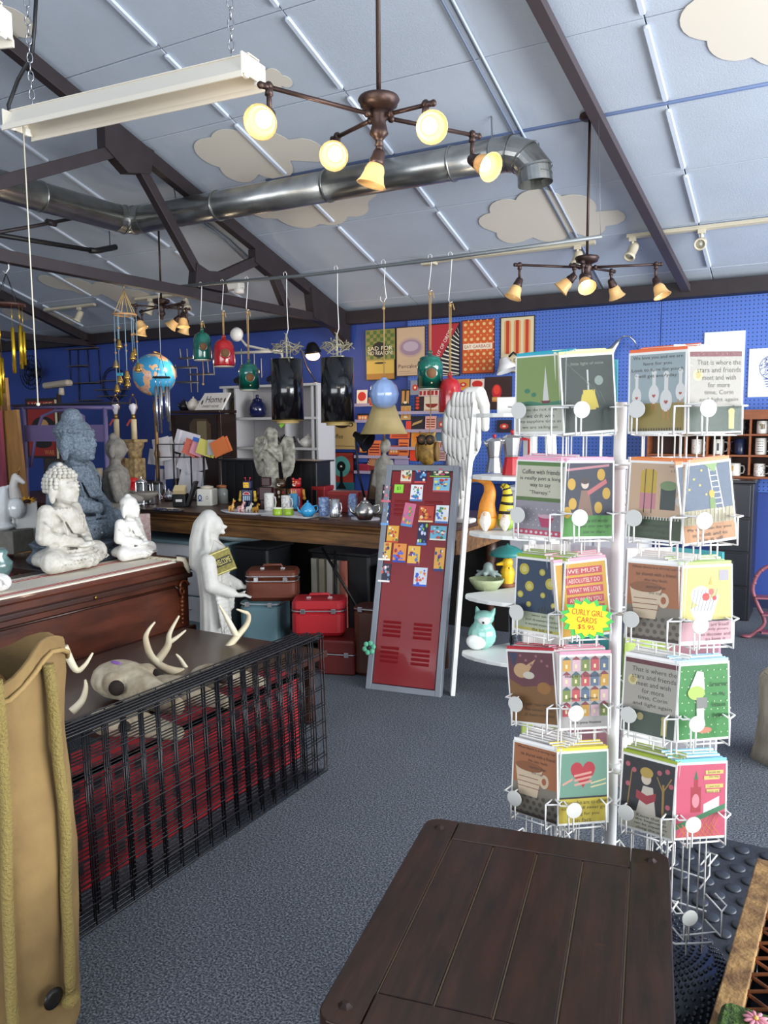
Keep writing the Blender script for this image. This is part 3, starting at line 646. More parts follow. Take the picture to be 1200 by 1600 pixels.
# ================= rear wall: posters, cards, shelves =================
def board(name, label, cat, px0, py0, px1, py1, Y, th, bg, shapes, frame=None, group=None, part='print', tilt=0.):
    """a flat poster or card facing the shop, corners given on the plane Y"""
    a = pY(px0, py1, Y); b = pY(px1, py0, Y); c0 = pY(px1, py1, Y)
    w = b.x-a.x; h = b.z-c0.z; t = thing(name, label, cat, ((a.x+b.x)/2, Y, (a.z+c0.z)/2), 0, group, rot=(tilt, 0, 0))
    MB().box((0, th/2, h/2), (w, th, h)).build('backing', mat(bg, .5) if not frame else mat(frame, .4), t)
    sh = list(shapes)
    if frame: sh = [(bg, P_rect(.03, .02, .97, .98))]+sh
    if sh: printed(part, t, w, h, sh)
    return t
WY = WALLY-.034
G = 'framed posters on the blue pegboard'
ging = [('#8a8444', P_rect(0.0, .4, 1, 1))]
for i in range(8):
    for j in range(8):
        if (i+j) % 2: ging.append(('#4f6b34', P_rect(.03+i*.1175, .42+j*.07, .03+(i+1)*.1175, .42+(j+1)*.07)))
board('poster', 'green gingham poster reading SAD FOR NO REASON', 'poster', 572, 514, 617, 594, WY, .012, '#b39a4a', ging+[('#a8762e', P_rect(.03, .02, .97, .13)), ('#c9a94e', P_rect(.03, .13, .97, .38)), ('#2a2418', P_ell(.5, .34, .2, .02)), ('#1c211c', P_ell(.48, .6, .28, .155)), ('#efe6cc', 'SAD FOR', .08, .59, .92, .67), ('#efe6cc', 'NO REASON!', .08, .5, .92, .575)], '#1c1a18', G)
board('poster', 'tan poster with a mauve glow reading Pancakes', 'poster', 619, 509, 665, 588, WY, .012, '#c7a988', [('#b99a8c', P_ell(.5, .58, .42, .2)), ('#9a8090', P_ell(.5, .58, .36, .16)), ('#b7a3ae', P_ell(.5, .6, .26, .1)), ('#2a221c', 'Pancakes', .08, .17, .78, .245), ('#4a3a2c', P_rect(.08, .1, .5, .106)), ('#4a3a2c', P_rect(.08, .06, .9, .064))], '#3a2a24', G)
diag = [('#b02a36', P_rect(.03, .02, .97, .98)), ('#1a1a22', [(.97, .98), (.12, .02), (.97, .02)])]
for i in range(14):
    s_ = i/14; u0 = .97-.85*(1-s_); v0 = .02+.96*s_; diag.append(('#e8e0cc', [(u0, v0), (.97, max(.02, v0-.1)), (.97, max(.02, v0-.1)-.022 if v0 > .13 else .02), (u0+.01, v0-.03)]))
board('poster', 'crimson poster with black and white diagonal stripes reading OUT OF ORDER', 'poster', 668, 504, 719, 588, WY, .012, '#b02a36', diag+[('#f0e6d8', 'OUT OF ORDER', .02, .58, .98, .65, 1.05)], '#2a1216', G)
orn = []
for i in range(5):
    for j in range(7):
        u, v = .12+i*.19, .09+j*.137
        orn += [('#e8c07c', P_ell(u, v, .05, .03, 8)), ('#e8a060', P_ell(u+.095, v+.068, .03, .018, 6))]
for i in range(-6, 8): orn.append(('#e9a25c', [(q, r) for q, r in P_line(max(.03, i*.16), .02+max(0, (.03-i*.16))/.16*.115, min(.97, i*.16+1.336), .02+min(.96, (.97-i*.16)*.72), .012)]))
board('poster', 'orange lattice flower poster reading EAT GARBAGE', 'poster', 721, 498, 773, 584, WY, .012, '#cf5a24', orn[:70]+[('#f1dcc0', P_rect(.06, .45, .94, .56)), ('#8c1f1f', 'EAT GARBAGE', .1, .475, .9, .535)], '#5a2414', G)
board('poster', 'cream poster with red sausages on buns reading Hot Dogs', 'poster', 781, 493, 836, 582, WY, .012, '#d9c9a2', sum([[('#d9965a', P_rect(u-.1, .37, u+.1, .9)), ('#d9965a', P_ell(u, .9, .1, .035)), ('#d9965a', P_ell(u, .37, .1, .035)), ('#b8391f', P_rect(u-.045, .34, u+.045, .93))] for u in (.22, .5, .78)], [])+[('#2b2018', 'Hot Dogs', .08, .17, .75, .25)], '#3a2c20', G)
board('poster', 'dark brown poster with a glowing red jar beside the orange ones', 'poster', 757, 588, 800, 640, WY, .008, '#3a2220', [('#c0202a', P_ell(.45, .55, .18, .22)), ('#e8432e', P_ell(.45, .6, .12, .14)), ('#d9a45c', P_rect(.28, .28, .62, .38)), ('#c77b3c', P_rect(.28, .24, .75, .29))])
board('poster', 'tan poster with a black cup and the word Coffee', 'poster', 512, 655, 556, 702, WY, .012, '#c7a468', [('#2b1d16', P_ell(.52, .85, .26, .14, 16, PI, 2*PI)), ('#2b1d16', P_ell(.82, .82, .09, .07)), ('#c7a468', P_ell(.82, .82, .05, .04)), ('#2b1d16', P_rect(.26, .83, .78, .9)), ('#241a12', 'Coffee', .08, .36, .55, .52), ('#3a2c1c', P_rect(.06, .1, .94, .115))])
board('poster', 'red poster with a teal ring around a black figure', 'poster', 514, 706, 553, 765, WY, .012, '#a8382a', [('#2d6a72', P_rect(0, 0, 1, .2)), ('#5fa79b', P_ell(.5, .62, .35, .28)), ('#161616', P_ell(.5, .62, .17, .14)), ('#f5f0dc', P_ell(.5, .62, .04, .03)), ('#141414', [(.3, .02), (.7, .02), (.56, .18), (.55, .5), (.62, .6), (.38, .6), (.45, .5), (.44, .18)])], '#1a1614')
board('wall_board', 'blank white board pinned on blue pegboard behind the card rack', 'board', 1098, 517, 1165, 604, WY, .01, '#dfe3ea', [])
# brain drawing made of scribbled lines
br = []; random.seed(5)
for i in range(170):
    a = random.uniform(0, 2*PI); q = math.sqrt(random.random()); u, v = .6+.3*q*math.cos(a), .6+.22*q*math.sin(a)
    br.append(('#2b3f86', P_line(u, v, u+random.uniform(-.05, .05), v+random.uniform(-.02, .02), .012)))
for k in range(4): br.append(('#2b3f86', P_line(.42+.02*k, .36-.05*k, .78-.02*k, .37-.05*k, .014)))
for i in range(16):
    a = 2*PI*i/16; a2 = 2*PI*(i+1)/16; br.append(('#22336e', P_line(.6+.32*math.cos(a), .6+.24*math.sin(a), .6+.32*math.cos(a2), .6+.24*math.sin(a2), .012)))
board('art_print', 'white print of a navy line-drawn light bulb brain', 'poster', 1168, 543, 1232, 620, WY, .012, '#e3e6ec', br)
# small cards in ledges on the pegboard
GC = 'small novelty cards on the poster wall'
def jar(u, v, c): return [(c, P_ell(u, v, .12, .09)), ('#f2e6c8', P_rect(u-.08, v-.02, u+.08, v+.02))]
art = {
 'melon': [('#c9281e', P_ell(.5, .55, .4, .32)), ('#f2d8c0', P_rect(0, 0, 1, .12))], 'shoes': [('#c88a44', [(.1, .9), (.4, .9), (.42, .3), (.1, .1)]), ('#c88a44', [(.6, .9), (.9, .9), (.9, .1), (.58, .3)]), ('#e8d8b0', P_ell(.5, .2, .2, .08))],
 'dot': [('#c83a2a', P_ell(.5, .5, .3, .22)), ('#f0d0b0', P_ell(.5, .5, .12, .09))], 'strip': [('#a82020', P_rect(.05+.19*i, .15, .18+.19*i, .85)) for i in range(5)] if False else [('#a82020', P_rect(.04+.19*k_, .15, .17+.19*k_, .85)) for k_ in range(5)],
 'pepper': [('#d03a2a', P_ell(.35, .3+.2*k_, .2, .08)) for k_ in range(4)], 'boat': [('#8a2418', P_ell(.5, .55, .4, .25, 14, PI, 2*PI)), ('#c89a5a', P_rect(.1, .1, .9, .2))],
 'dog': [('#c49a5c', [(.1, .3), (.8, .55), (.9, .75), (.2, .5)])], 'jars': [('#e0762c', P_rect(.05, .1, .95, .75)), ('#f3cfa0', P_ell(.25, .45, .1, .2)), ('#f3cfa0', P_ell(.5, .45, .1, .2)), ('#f3cfa0', P_ell(.75, .45, .1, .2))],
 'words': [('#7a1c12', P_rect(.1, .2+.17*k_, .9, .28+.17*k_)) for k_ in range(4)], 'rays': [('#e8b070', [(.5, .4), (.5+.6*math.cos(a), .4+.6*math.sin(a)), (.5+.6*math.cos(a+.14), .4+.6*math.sin(a+.14))]) for a in [.28*k_ for k_ in range(11)]],
 'bat': [('#1c1212', [(.15, .6), (.5, .5), (.85, .65), (.6, .35), (.5, .25), (.4, .35)])], 'cat': [('#e07a20', P_ell(.5, .55, .35, .3)), ('#1c1212', P_ell(.4, .6, .06, .05)), ('#1c1212', P_ell(.62, .6, .06, .05))], 'plain': []}
cards = [ # x0 y0 x1 y1 bg art words
 (557, 609, 573, 632, '#e8dcc8', 'melon', 'cream card with a red melon slice'), (575, 621, 590, 635, '#b8784a', 'strip', 'brown striped card half behind the blue ball'), (626, 608, 640, 634, '#20242a', 'shoes', 'black card with tan shoes'),
 (641, 594, 655, 617, '#8b8c96', 'dot', 'grey card with one red spot'), (654, 609, 686, 619, '#e0c8b8', 'strip', 'long card with a row of red blocks'), (647, 619, 661, 645, '#2a1a1e', 'pepper', 'black card with red peppers'),
 (662, 619, 686, 645, '#d9c4aa', 'boat', 'cream card with a red bowl'), (688, 592, 702, 606, '#c23a28', 'words', 'small red card under the crimson poster'), (714, 592, 733, 610, '#d8913c', 'dot', 'ochre card with a green eye spot'), (735, 592, 756, 610, '#e6c9b4', 'melon', 'pale card with a red creature'),
 (558, 646, 575, 658, '#17171c', 'jars', 'black card with white blossom on the lower ledge'), (626, 634, 641, 656, '#c79a54', 'shoes', 'tan folded card by the lampshade'), (641, 650, 662, 672, '#221c20', 'dog', 'black card with a tan dachshund'),
 (664, 650, 681, 672, '#e6a896', 'words', 'pink card with a scribbled drawing'), (682, 652, 696, 674, '#6d6870', 'dot', 'grey card with a small red flower'), (634, 658, 642, 671, '#e2412c', 'plain', 'narrow vermilion card beside the lampshade'),
 (609, 675, 640, 685, '#e8602e', 'words', 'orange card with a row of red letters'), (642, 672, 664, 700, '#d9903c', 'cat', 'amber card with a cat face'), (681, 676, 697, 689, '#48687c', 'plain', 'slate blue card behind the owl'),
 (681, 689, 697, 702, '#e8d8c0', 'strip', 'cream card with red figures'), (575, 688, 594, 713, '#e2713c', 'words', 'orange card under the black desk lamp'), (561, 696, 573, 708, '#1d2a24', 'jars', 'dark card with a white flower'),
 (607, 696, 623, 711, '#b84a30', 'jars', 'rust card with pumpkin jars'), (622, 686, 638, 712, '#e87a3c', 'words', 'orange card with red heading'), (575, 714, 594, 738, '#8a2c28', 'rays', 'red card with a sunburst'),
 (558, 712, 574, 722, '#35539c', 'plain', 'blue card on the lowest ledge'), (559, 725, 576, 737, '#b02a48', 'words', 'crimson card with script'), (616, 715, 638, 726, '#a898b8', 'plain', 'lavender card on the lowest ledge'), (640, 700, 656, 720, '#e8431e', 'plain', 'bright red orange wedge card left of the owl'),
 (697, 704, 712, 726, '#e26a34', 'bat', 'orange card with a black bat'), (684, 704, 696, 720, '#c8a8a0', 'words', 'pale rose card right of the owl'), (776, 656, 799, 676, '#2a2230', 'dot', 'dark card with a teal spot seen through the white shelf')]
for i, (x0, y0, x1, y1, bg, ar, lab) in enumerate(cards):
    board('novelty_card', lab+' on the pegboard', 'card', x0, y0, x1, y1, WY-.03, .006, bg, art[ar], None, GC, tilt=-.08)
for i, (x0, x1, y) in enumerate(((556, 580, 634), (622, 700, 646), (556, 580, 659), (622, 700, 674), (606, 700, 701), (556, 640, 714), (556, 720, 738))):
    a = pY(x0, y, WY-.03); b = pY(x1, y, WY-.03)
    tag(MB().box(((a.x+b.x)/2, WY-.042, a.z-.006), (b.x-a.x, .05, .008)).box(((a.x+b.x)/2, WY-.067, a.z+.006), (b.x-a.x, .003, .03)).build('card_ledge', mat('#b9a8bc', .3, alpha=.85)), ['short clear ledge holding the melon card', 'clear ledge holding the black pepper card', 'short clear ledge holding the blossom card', 'clear ledge holding the dachshund card', 'clear ledge holding the amber cat card', 'clear ledge under the orange cards', 'long lowest clear ledge of the card wall'][i], 'ledge', 'clear card ledges')
# ---- white cubby unit with pots
CY = 6.62
def cub(px, py): return pY(px, py, CY)
x0, x1 = cub(347, 700).x, cub(497, 700).x; ztop = cub(420, 601).z
t = thing('cubby_shelf', 'white open cubby shelf behind the black lampshades', 'shelf', ((x0+x1)/2, CY, 0))
W2 = (x1-x0)/2; xc = (x0+x1)/2; dp = .3; sm = mat('#b9b7b8', .55)
zs = [ztop, cub(420, 652).z, cub(420, 699).z, cub(420, 752).z, .48, .05]
xm, xr = cub(367, 650).x-xc, cub(487, 650).x-xc
for i, z in enumerate(zs):
    MB().box((0 if i != 2 else 0, dp/2, z-.012), (2*W2, dp+(.03 if i == 0 else 0), .025)).build('shelf_board', sm, t, bevel=.002)
for x in (-W2+.04, xm, xr, W2-.012): MB().box((x, dp/2+.003, ztop/2), (.025, dp-.01, ztop-.026)).build('upright', sm, t, bevel=.002)
MB().box(((cub(446, 700).x-xc), dp/2+.004, (zs[1]+zs[3])/2), (.02, dp-.015, zs[1]-zs[3])).build('divider', sm, t)
MB().box((0, dp+.006, ztop/2), (2*W2, .01, ztop)).build('back_panel', mat('#a9a7ab', .6), t)
def lathe_thing(name, label, cat, loc, prof, m, group=None, n=22, part='body'):
    t = thing(name, label, cat, loc, 0, group); MB().lathe(prof, n).build(part, m, t); return t
def zc(i): return zs[i]+.001
nav = mat('#141a44', .15, coat=.6)
t = lathe_thing('ginger_jar', 'navy lidded jar on the white cubby shelf', 'jar', (cub(389, 640).x, CY+.14, zc(1)), [(0, 0), (.06, 0), (.09, .03), (.1, .09), (.085, .14), (.05, .17), (.045, .175)], nav)
MB().lathe([(.055, .172), (.05, .19), (.02, .2), (.014, .21), (.02, .222), (.012, .235), (0, .238)], 18).build('lid', nav, t)
t = lathe_thing('amber_jar', 'amber glass jar at the left end of white cubby shelf', 'jar', (cub(357, 640).x, CY+.12, zc(1)), [(0, 0), (.05, 0), (.055, .02), (.05, .15), (.035, .18), (.04, .2), (0, .2)], mat('#6b4d18', .15, trans=.3))
def teapot(label, loc, r, m, group=None, rz=0., knob=True, handle_top=False, cat='teapot', lid_m=None, sq=.85):
    t = thing('teapot', label, cat, loc, rz, group); h = r*1.9*sq
    MB().lathe([(0, 0), (r*.6, 0), (r*.95, h*.3), (r, h*.5), (r*.85, h*.75), (r*.5, h*.95), (r*.42, h)], 24).build('body', m, t)
    MB().lathe([(r*.46, h*.98), (r*.4, h*1.05), (r*.15, h*1.12), (r*.1, h*1.18), (r*.14, h*1.26), (0, h*1.3)], 16).build('lid', lid_m or m, t)
    MB().tube([(-r*.85, 0, h*.35), (-r*1.25, 0, h*.5), (-r*1.45, 0, h*.85)], [r*.2, r*.13, r*.09], 8).build('spout', m, t)
    if handle_top: MB().tube([(-r*.6, 0, h*.9), (-r*.5, 0, h*1.5), (0, 0, h*1.75), (r*.5, 0, h*1.5), (r*.6, 0, h*.9)], r*.07, 6).build('handle', M['black'], t)
    else: MB().tube([(r*.8, 0, h*.8), (r*1.3, 0, h*.85), (r*1.4, 0, h*.5), (r*.9, 0, h*.25)], r*.1, 6).build('handle', m, t)
    return t
teapot('black teapot on the white cubby shelf', (cub(437, 690).x, CY+.12, zc(2)), .075, mat('#16161c', .2), 'pots on the white cubby shelf')
teapot('grey small teapot half hidden behind the angel', (cub(421, 690).x, CY+.2, zc(2)), .055, mat('#77777c', .3), 'pots on the white cubby shelf')
teapot('white round pot at the right of the cubby shelf', (cub(471, 690).x, CY+.12, zc(2)), .09, mat('#d9d6d0', .2), 'pots on the white cubby shelf', sq=.62)
tag(MB().rbox((0, 0, .07), (.1, .1, .14), .008).build('gift_box', mat('#2a7d9c', .5), loc=(cub(356, 690).x, CY+.12, zc(2))), 'turquoise box on the left of the white cubby shelf', 'box')
lathe_thing('lime_jar', 'lime green jar low on the white cubby shelf', 'jar', (cub(360, 740).x, CY+.12, zc(3)), [(0, 0), (.05, 0), (.06, .05), (.05, .13), (.03, .16), (0, .16)], mat('#7d9a1c', .2))
for i, (px, lab) in enumerate(((362, 'dark bird figurine on top of white cubby shelf'), (414, 'black horse figurine on top of cubby shelf'))):
    s = SC(); s.path([(-.1, 0, .06), (0, 0, .08), (.08, 0, .1), (.1, 0, .17), (.13, 0, .18)], [.03, .05, .04, .025, .015]);
    for dx in (-.07, .05): s.cap((dx, -.02, .07), (dx, -.02, 0), .012).cap((dx, .02, .07), (dx, .02, 0), .012)
    tag(s.skin('figurine', M['black'], None, .009, 2, loc=(cub(px, 600).x+.06, CY+.12, ztop+.001)), lab, 'figurine')
# swing-arm lamps over the shelf
t = thing('swing_arm_lamp', 'white swing-arm lamp above the cubby shelf with round head', 'lamp', cub(440, 601)+V(0, .12, 0))
h = lambda px, py: pY(px, py, CY+.12)-t.location
MB().lathe([(0, 0), (.08, 0), (.08, .02), (0, .025)], 18).build('base', M['white'], t)
MB().tube([(0, 0, .02), h(440, 552), h(385, 540), h(372, 524)], .014, 8).tube([h(362, 552), h(440, 548)], .016, 8).build('arm', mat('#cfcac0', .4), t)
MB().lathe([(0, 0), (.07, 0), (.075, .03), (.05, .07), (0, .08)], 20, None, h(372, 523), Matrix.Rotation(PI/2, 4, 'X')).build('lamp_head', M['white'], t)
t = thing('desk_lamp', 'glowing desk lamp between the two black lampshades', 'lamp', cub(486, 601)+V(0, .1, 0)); h = lambda px, py: pY(px, py, CY+.1)-t.location
MB().lathe([(0, 0), (.07, 0), (.07, .02), (0, .03)], 18).build('base', M['blackm'], t)
MB().tube([(0, 0, .02), h(480, 575), h(470, 548), h(488, 545)], .008, 6).build('arm', M['blackm'], t)
MB().lathe([(.03, .1), (.05, .08), (.075, .02), (.085, 0), (.08, 0), (.04, .08)], 20, None, h(489, 551), Matrix.Rotation(.25, 4, 'X')).build('lamp_head', M['blackm'], t)
MB().sph(h(489, 556), (.07, .07, .045), 14, 8).build('bulb', mat('#ffb070', .4, emit=9.), t)
l = bpy.data.lights.new('desk_glow', 'POINT'); l.energy = 4; l.color = (1, .68, .4); l.shadow_soft_size = .06; o = bpy.data.objects.new('desk_glow', l); COL.objects.link(o); o.parent = t; o.location = h(489, 572)
# ---- dark hutch with the home sign
HY = 6.35
def hu(px, py, dy=0): return pY(px, py, HY+dy)
x0, x1 = hu(268, 700).x, hu(346, 700).x; ht = hu(310, 641).z; t = thing('dark_hutch', 'dark brown wooden hutch behind the paper bundles', 'cabinet', ((x0+x1)/2, HY, 0)); w_ = x1-x0
dk = mat('#2a1712', .4, noise=.4, nscale=4, stretch=(1, 1, 8))
MB().box((0, .12, ht/2-.02), (w_, .24, ht-.04)).build('carcass', dk, t, bevel=.004)
MB().box((0, .11, ht-.015), (w_+.02, .27, .03)).build('cornice', dk, t, bevel=.006)
MB().prism([(-.12, 0), (.16, 0), (.16, .24), (.1, .3), (-.06, .3), (-.12, .24)], -.012, 0, mat('#4a3a2a', .5)).build('door_arch', mat('#4a3a2a', .5), t, loc=(.05, 0, hu(320, 700).z)); MB().box((.1, -.015, hu(320, 690).z+.1), (.12, .01, .22)).build('mirror', mat('#8a7a5c', .2, .5), t)
for s in (-1, 1): MB().cyl((s*(w_/2-.03), .01, .05), (s*(w_/2-.03), .01, ht-.05), .025, n=10).build('turned_post', dk, t)
a = hu(299, 636, -.06); b = hu(351, 618, -.06); ang = .12
t = thing('home_sign', 'white sign with black script reading Home sweet home', 'sign', (hu(325, 641).x, HY+.02, ht+.001), 0, rot=(-.5, .0, .0))
MB().prism([(-.2, 0), (.16, 0), (.2, .2), (-.14, .2)], 0, .02).build('sign_board', mat('#dcd9d6', .5), t)
printed('sign_lettering', t, .36, .2, [('#26262a', 'Home', .26, .42, .86, .82), ('#26262a', 'SWEET HOME', .2, .14, .8, .28), ('#26262a', P_ell(.14, .45, .03, .14)), ('#26262a', P_ell(.95, .55, .03, .14))], y=-.001)
teapot('white teapot on the dark hutch beside the sign', (hu(290, 641).x, HY+.12, ht+.001), .07, mat('#cfcac0', .25), None, 0)
teapot('black teapot on the dark hutch', (hu(272, 641).x+.02, HY+.13, ht+.001), .06, mat('#1c1a1c', .25), None, 1.5)
# ---- wire racks and fan on the dark left wall
def wire_shelf(label, segs, Y=7.288, r=.006, m=None, name='wire_shelf', cat='shelf'):
    t = thing(name, label, cat, (0, 0, 0), 0, 'wire wall shelves')
    b = MB(); sh = []
    for s in segs:
        p, q = pY(s[0], s[1], Y), pY(s[2], s[3], Y); b.tube([p, q], r, 6)
        if abs(s[1]-s[3]) < 3: sh.append((p, q))
    b.build('wire_frame', m or M['black'], t)
    for p, q in sh: MB().box((p+q)/2+V(0, -.03, .008), ((q-p).length, .08, .01)).build('shelf_plank', mat('#5c5048', .6), t)
    return t
wire_shelf('black wire shelf with three ledges on the dark blue wall', [(109, 547, 111, 600), (122, 547, 124, 628), (137, 545, 140, 600), (154, 547, 157, 600), (109, 547, 155, 545), (111, 573, 137, 573), (112, 600, 157, 599), (124, 627, 160, 626), (124, 600, 124, 628)])
b = MB(); t = thing('round_wire_shelf', 'round black wire shelf on the dark blue wall', 'shelf', (0, 0, 0), 0, 'wire wall shelves'); c = pY(178, 600, 7.288); rr = 26*(c-CAM).dot(_f)/FPX
for q in (1, .86): b.tube([c+V(rr*q*math.cos(a), 0, rr*q*math.sin(a)) for a in [2*PI*i/28 for i in range(28)]], .006, 6, closed=True)
b.build('wire_frame', M['black'], t)
for py, e in ((595, 18), (609, 25), (619, 20)): p = pY(178-e, py, 7.288); q = pY(178+e, py, 7.288); MB().box((p+q)/2+V(0, -.03, 0), ((q-p).length, .08, .012)).build('shelf_plank', mat('#5c5048', .6), t)
wire_shelf('white wire shelf with staggered ledges below the green birdhouse', [(281, 545, 283, 561), (292, 545, 294, 575), (283, 561, 316, 560), (270, 575, 308, 575), (297, 575, 299, 613), (308, 575, 309, 613), (298, 586, 334, 585), (277, 598, 310, 598), (324, 560, 326, 586), (333, 562, 335, 586), (274, 570, 276, 590)], 7.288, .006, mat('#b9b4ae', .5))
wire_shelf('pale hanging wires between the birdhouse and lampshade', [(377, 545, 378, 590), (397, 548, 398, 600), (408, 560, 409, 590), (424, 560, 425, 590)], 7.288, .005, mat('#c5c2bc', .4))
p = pY(48, 582, 7.1); t = thing('wall_fan', 'dark round fan on the blue wall at the far left', 'fan', p)
b = MB(); fr = 26*(p-CAM).dot(_f)/FPX
for q in (1, .75, .5, .25): b.tube([V(fr*q*math.cos(a), -.03*(1-q), fr*q*math.sin(a)) for a in [2*PI*i/24 for i in range(24)]], .006, 5, closed=True)
for i in range(24): a = 2*PI*i/24; b.tube([V(.03*math.cos(a), -.05, .03*math.sin(a)), V(fr*math.cos(a), 0, fr*math.sin(a))], .003, 4)
b.build('guard', mat('#14182e', .4, .5), t); MB().lathe([(0, 0), (.06, 0), (.07, .1), (0, .12)], 16, None, (0, .03, 0), Matrix.Rotation(-PI/2, 4, 'X')).build('motor', mat('#14182e', .4), t)
for i in range(3):
    a = 2*PI*i/3; MB().add([(.02*math.cos(a), 0, .02*math.sin(a)), (fr*.8*math.cos(a-.3), .02, fr*.8*math.sin(a-.3)), (fr*.85*math.cos(a+.1), .01, fr*.85*math.sin(a+.1)), (fr*.7*math.cos(a+.5), -.015, fr*.7*math.sin(a+.5))], [(0, 1, 2, 3)]).build('blade', mat('#1a2038', .4), t)
# ---- right side: mug cubby, drawers
MY = 6.93
def mu(px, py): return pY(px, py, MY)
x0, x1 = mu(1010, 700).x, mu(1275, 700).x; zt = mu(1180, 640).z; zrow = [mu(1180, 678).z, mu(1180, 711).z, mu(1180, 745).z]
t = thing('mug_rack', 'warm wooden cubby rack full of mugs on the right', 'shelf', ((x0+x1)/2, MY, 0)); wd_ = mat('#8a4a22', .45, noise=.3, nscale=6, stretch=(1, 1, 6)); w_ = x1-x0; xc = (x0+x1)/2
MB().prism([(-w_/2, zt-.075), (w_/2, zt-.075), (w_/2, zt), (w_/2-.1, zt+.0), (-w_/2+.1, zt+.0), (-w_/2, zt)], -.01, .012).build('header', wd_, t)
for z in zrow: MB().box((0, .09, z-.008), (w_, .18, .016)).build('shelf_board', wd_, t, bevel=.002)
MB().box((0, .09, zt-.008), (w_, .18, .016)).build('top_board', wd_, t)
xe = [mu(px, 700).x-xc for px in (1070, 1104, 1138, 1171, 1205, 1239)]
for x in [-w_/2+.008, w_/2-.008]+xe: MB().box((x, .09, (zt+zrow[2])/2), (.014, .175, zt-zrow[2]-.02)).build('divider', wd_, t, bevel=.002)
MB().box((0, .185, (zt+zrow[2])/2), (w_, .008, zt-zrow[2])).build('back_panel', mat('#3a1f14', .6), t)
def mug(label, loc, r, h, m, prints=(), group='mugs in the wooden rack', rz=0., hx=1):
    t = thing('mug', label, 'mug', loc, rz, group)
    MB().lathe([(0, 0), (r*.92, 0), (r, h*.06), (r, h), (r*.93, h), (r*.92, h*.1), (0, h*.1)], 24).build('cup', m, t)
    MB().tube([(hx*r*.95, 0, h*.82), (hx*r*1.5, 0, h*.8), (hx*r*1.65, 0, h*.5), (hx*r*1.45, 0, h*.22), (hx*r*.95, 0, h*.2)], r*.13, 6).build('handle', m, t)
    if prints:
        b = MB()
        for (a, z, da, dz, c) in prints:
            vs = [(r*1.012*math.sin(a+s1*da), -r*1.012*math.cos(a+s1*da), h*(z+s2*dz)) for s2 in (-1, 1) for s1 in (-1, 0, 1)]
            b.add(vs, [(0, 1, 4, 3), (1, 2, 5, 4)], mat(c, .4))
        b.build('decoration', None, t)
    return t
wm = mat('#e6e2d8', .25)
dots = lambda c, n, s: [(random.uniform(-1.3, 1.3), random.uniform(.1, .9), .06, .025, c) for _ in range(n)]
fz = MY+.07
random.seed(3)
for (px, row, m, pr, lab, h, rz) in ((1189, 0, wm, [(.1, .55, .35, .2, '#6b5a3c'), (-.2, .7, .2, .08, '#8a7a4c')], 'white mug with a brown bird, top row of the mug rack', .1, 0), (1188, 1, wm, [(-.6+.3*i, .2+.15*j, .1, .02, '#2a2a2a') for i in range(4) for j in range(5)], 'tall white mug with rows of black marks, middle row', .13, 0),
        (1154, 1, mat('#1c2440', .3), [(0, .5, .3, .3, '#b9c4dc'), (-.15, .75, .08, .12, '#b9c4dc'), (.15, .75, .08, .12, '#b9c4dc')], 'navy mug with a pale hand emblem in the mug rack', .125, PI), (1148, 2, wm, [(-.4, .6, .25, .2, '#c9a24a')], 'white mug with gold leaves, bottom row', .1, 0), (1187, 2, wm, dots('#2c2c2c', 40, 1), 'white mug with black speckles, bottom row', .1, 0),
        (1154, 0, mat('#26262c', .4), dots('#d8d4c8', 20, 1), 'dark mug with pale speckles, top row', .1, 0), (1121, 1, wm, [(0, .5, .2, .25, '#4a4a50')], 'white mug with a grey motif half behind the cards', .12, 0), (1121, 2, wm, [], 'plain white mug at the bottom left of the mug rack', .1, PI), (1087, 1, wm, dots('#8a5a3a', 12, 1), 'white mug with brown dots behind the card rack', .12, 0), (1222, 0, wm, [(0, .5, .3, .2, '#7a2c2c')], 'white mug with a red motif past the frame edge', .1, 0)):
    mug(lab, (mu(px, 700).x, fz, zrow[row]+.0005), .043, h, m, pr, rz=rz)
DRY = 6.72
a, b = pY(1122, 760, DRY), pY(1167, 760, DRY); t = thing('drawer_tower', 'narrow black drawer tower below the mug rack', 'drawers', ((a.x+b.x)/2, DRY, 0)); w_ = b.x-a.x+.1; zt = pY(1145, 755, DRY).z
MB().box((0, .2, zt/2), (w_, .36, zt)).build('carcass', mat('#15161c', .35), t, bevel=.005)
MB().box((0, .2, zt+.012), (w_+.03, .4, .024)).build('top', mat('#15161c', .3), t, bevel=.004)
for i in range(4):
    z = zt*(i+.5)/4; d_ = MB().box((0, .01, z), (w_-.04, .03, zt/4-.02)).build('drawer', mat('#1b1c24', .3), t, bevel=.004); MB().sph((0, -.02, z), .017, 10, 8).cyl((0, -.02, z), (0, .0, z), .008, n=6).build('knob', mat('#d8d4cc', .3), d_)
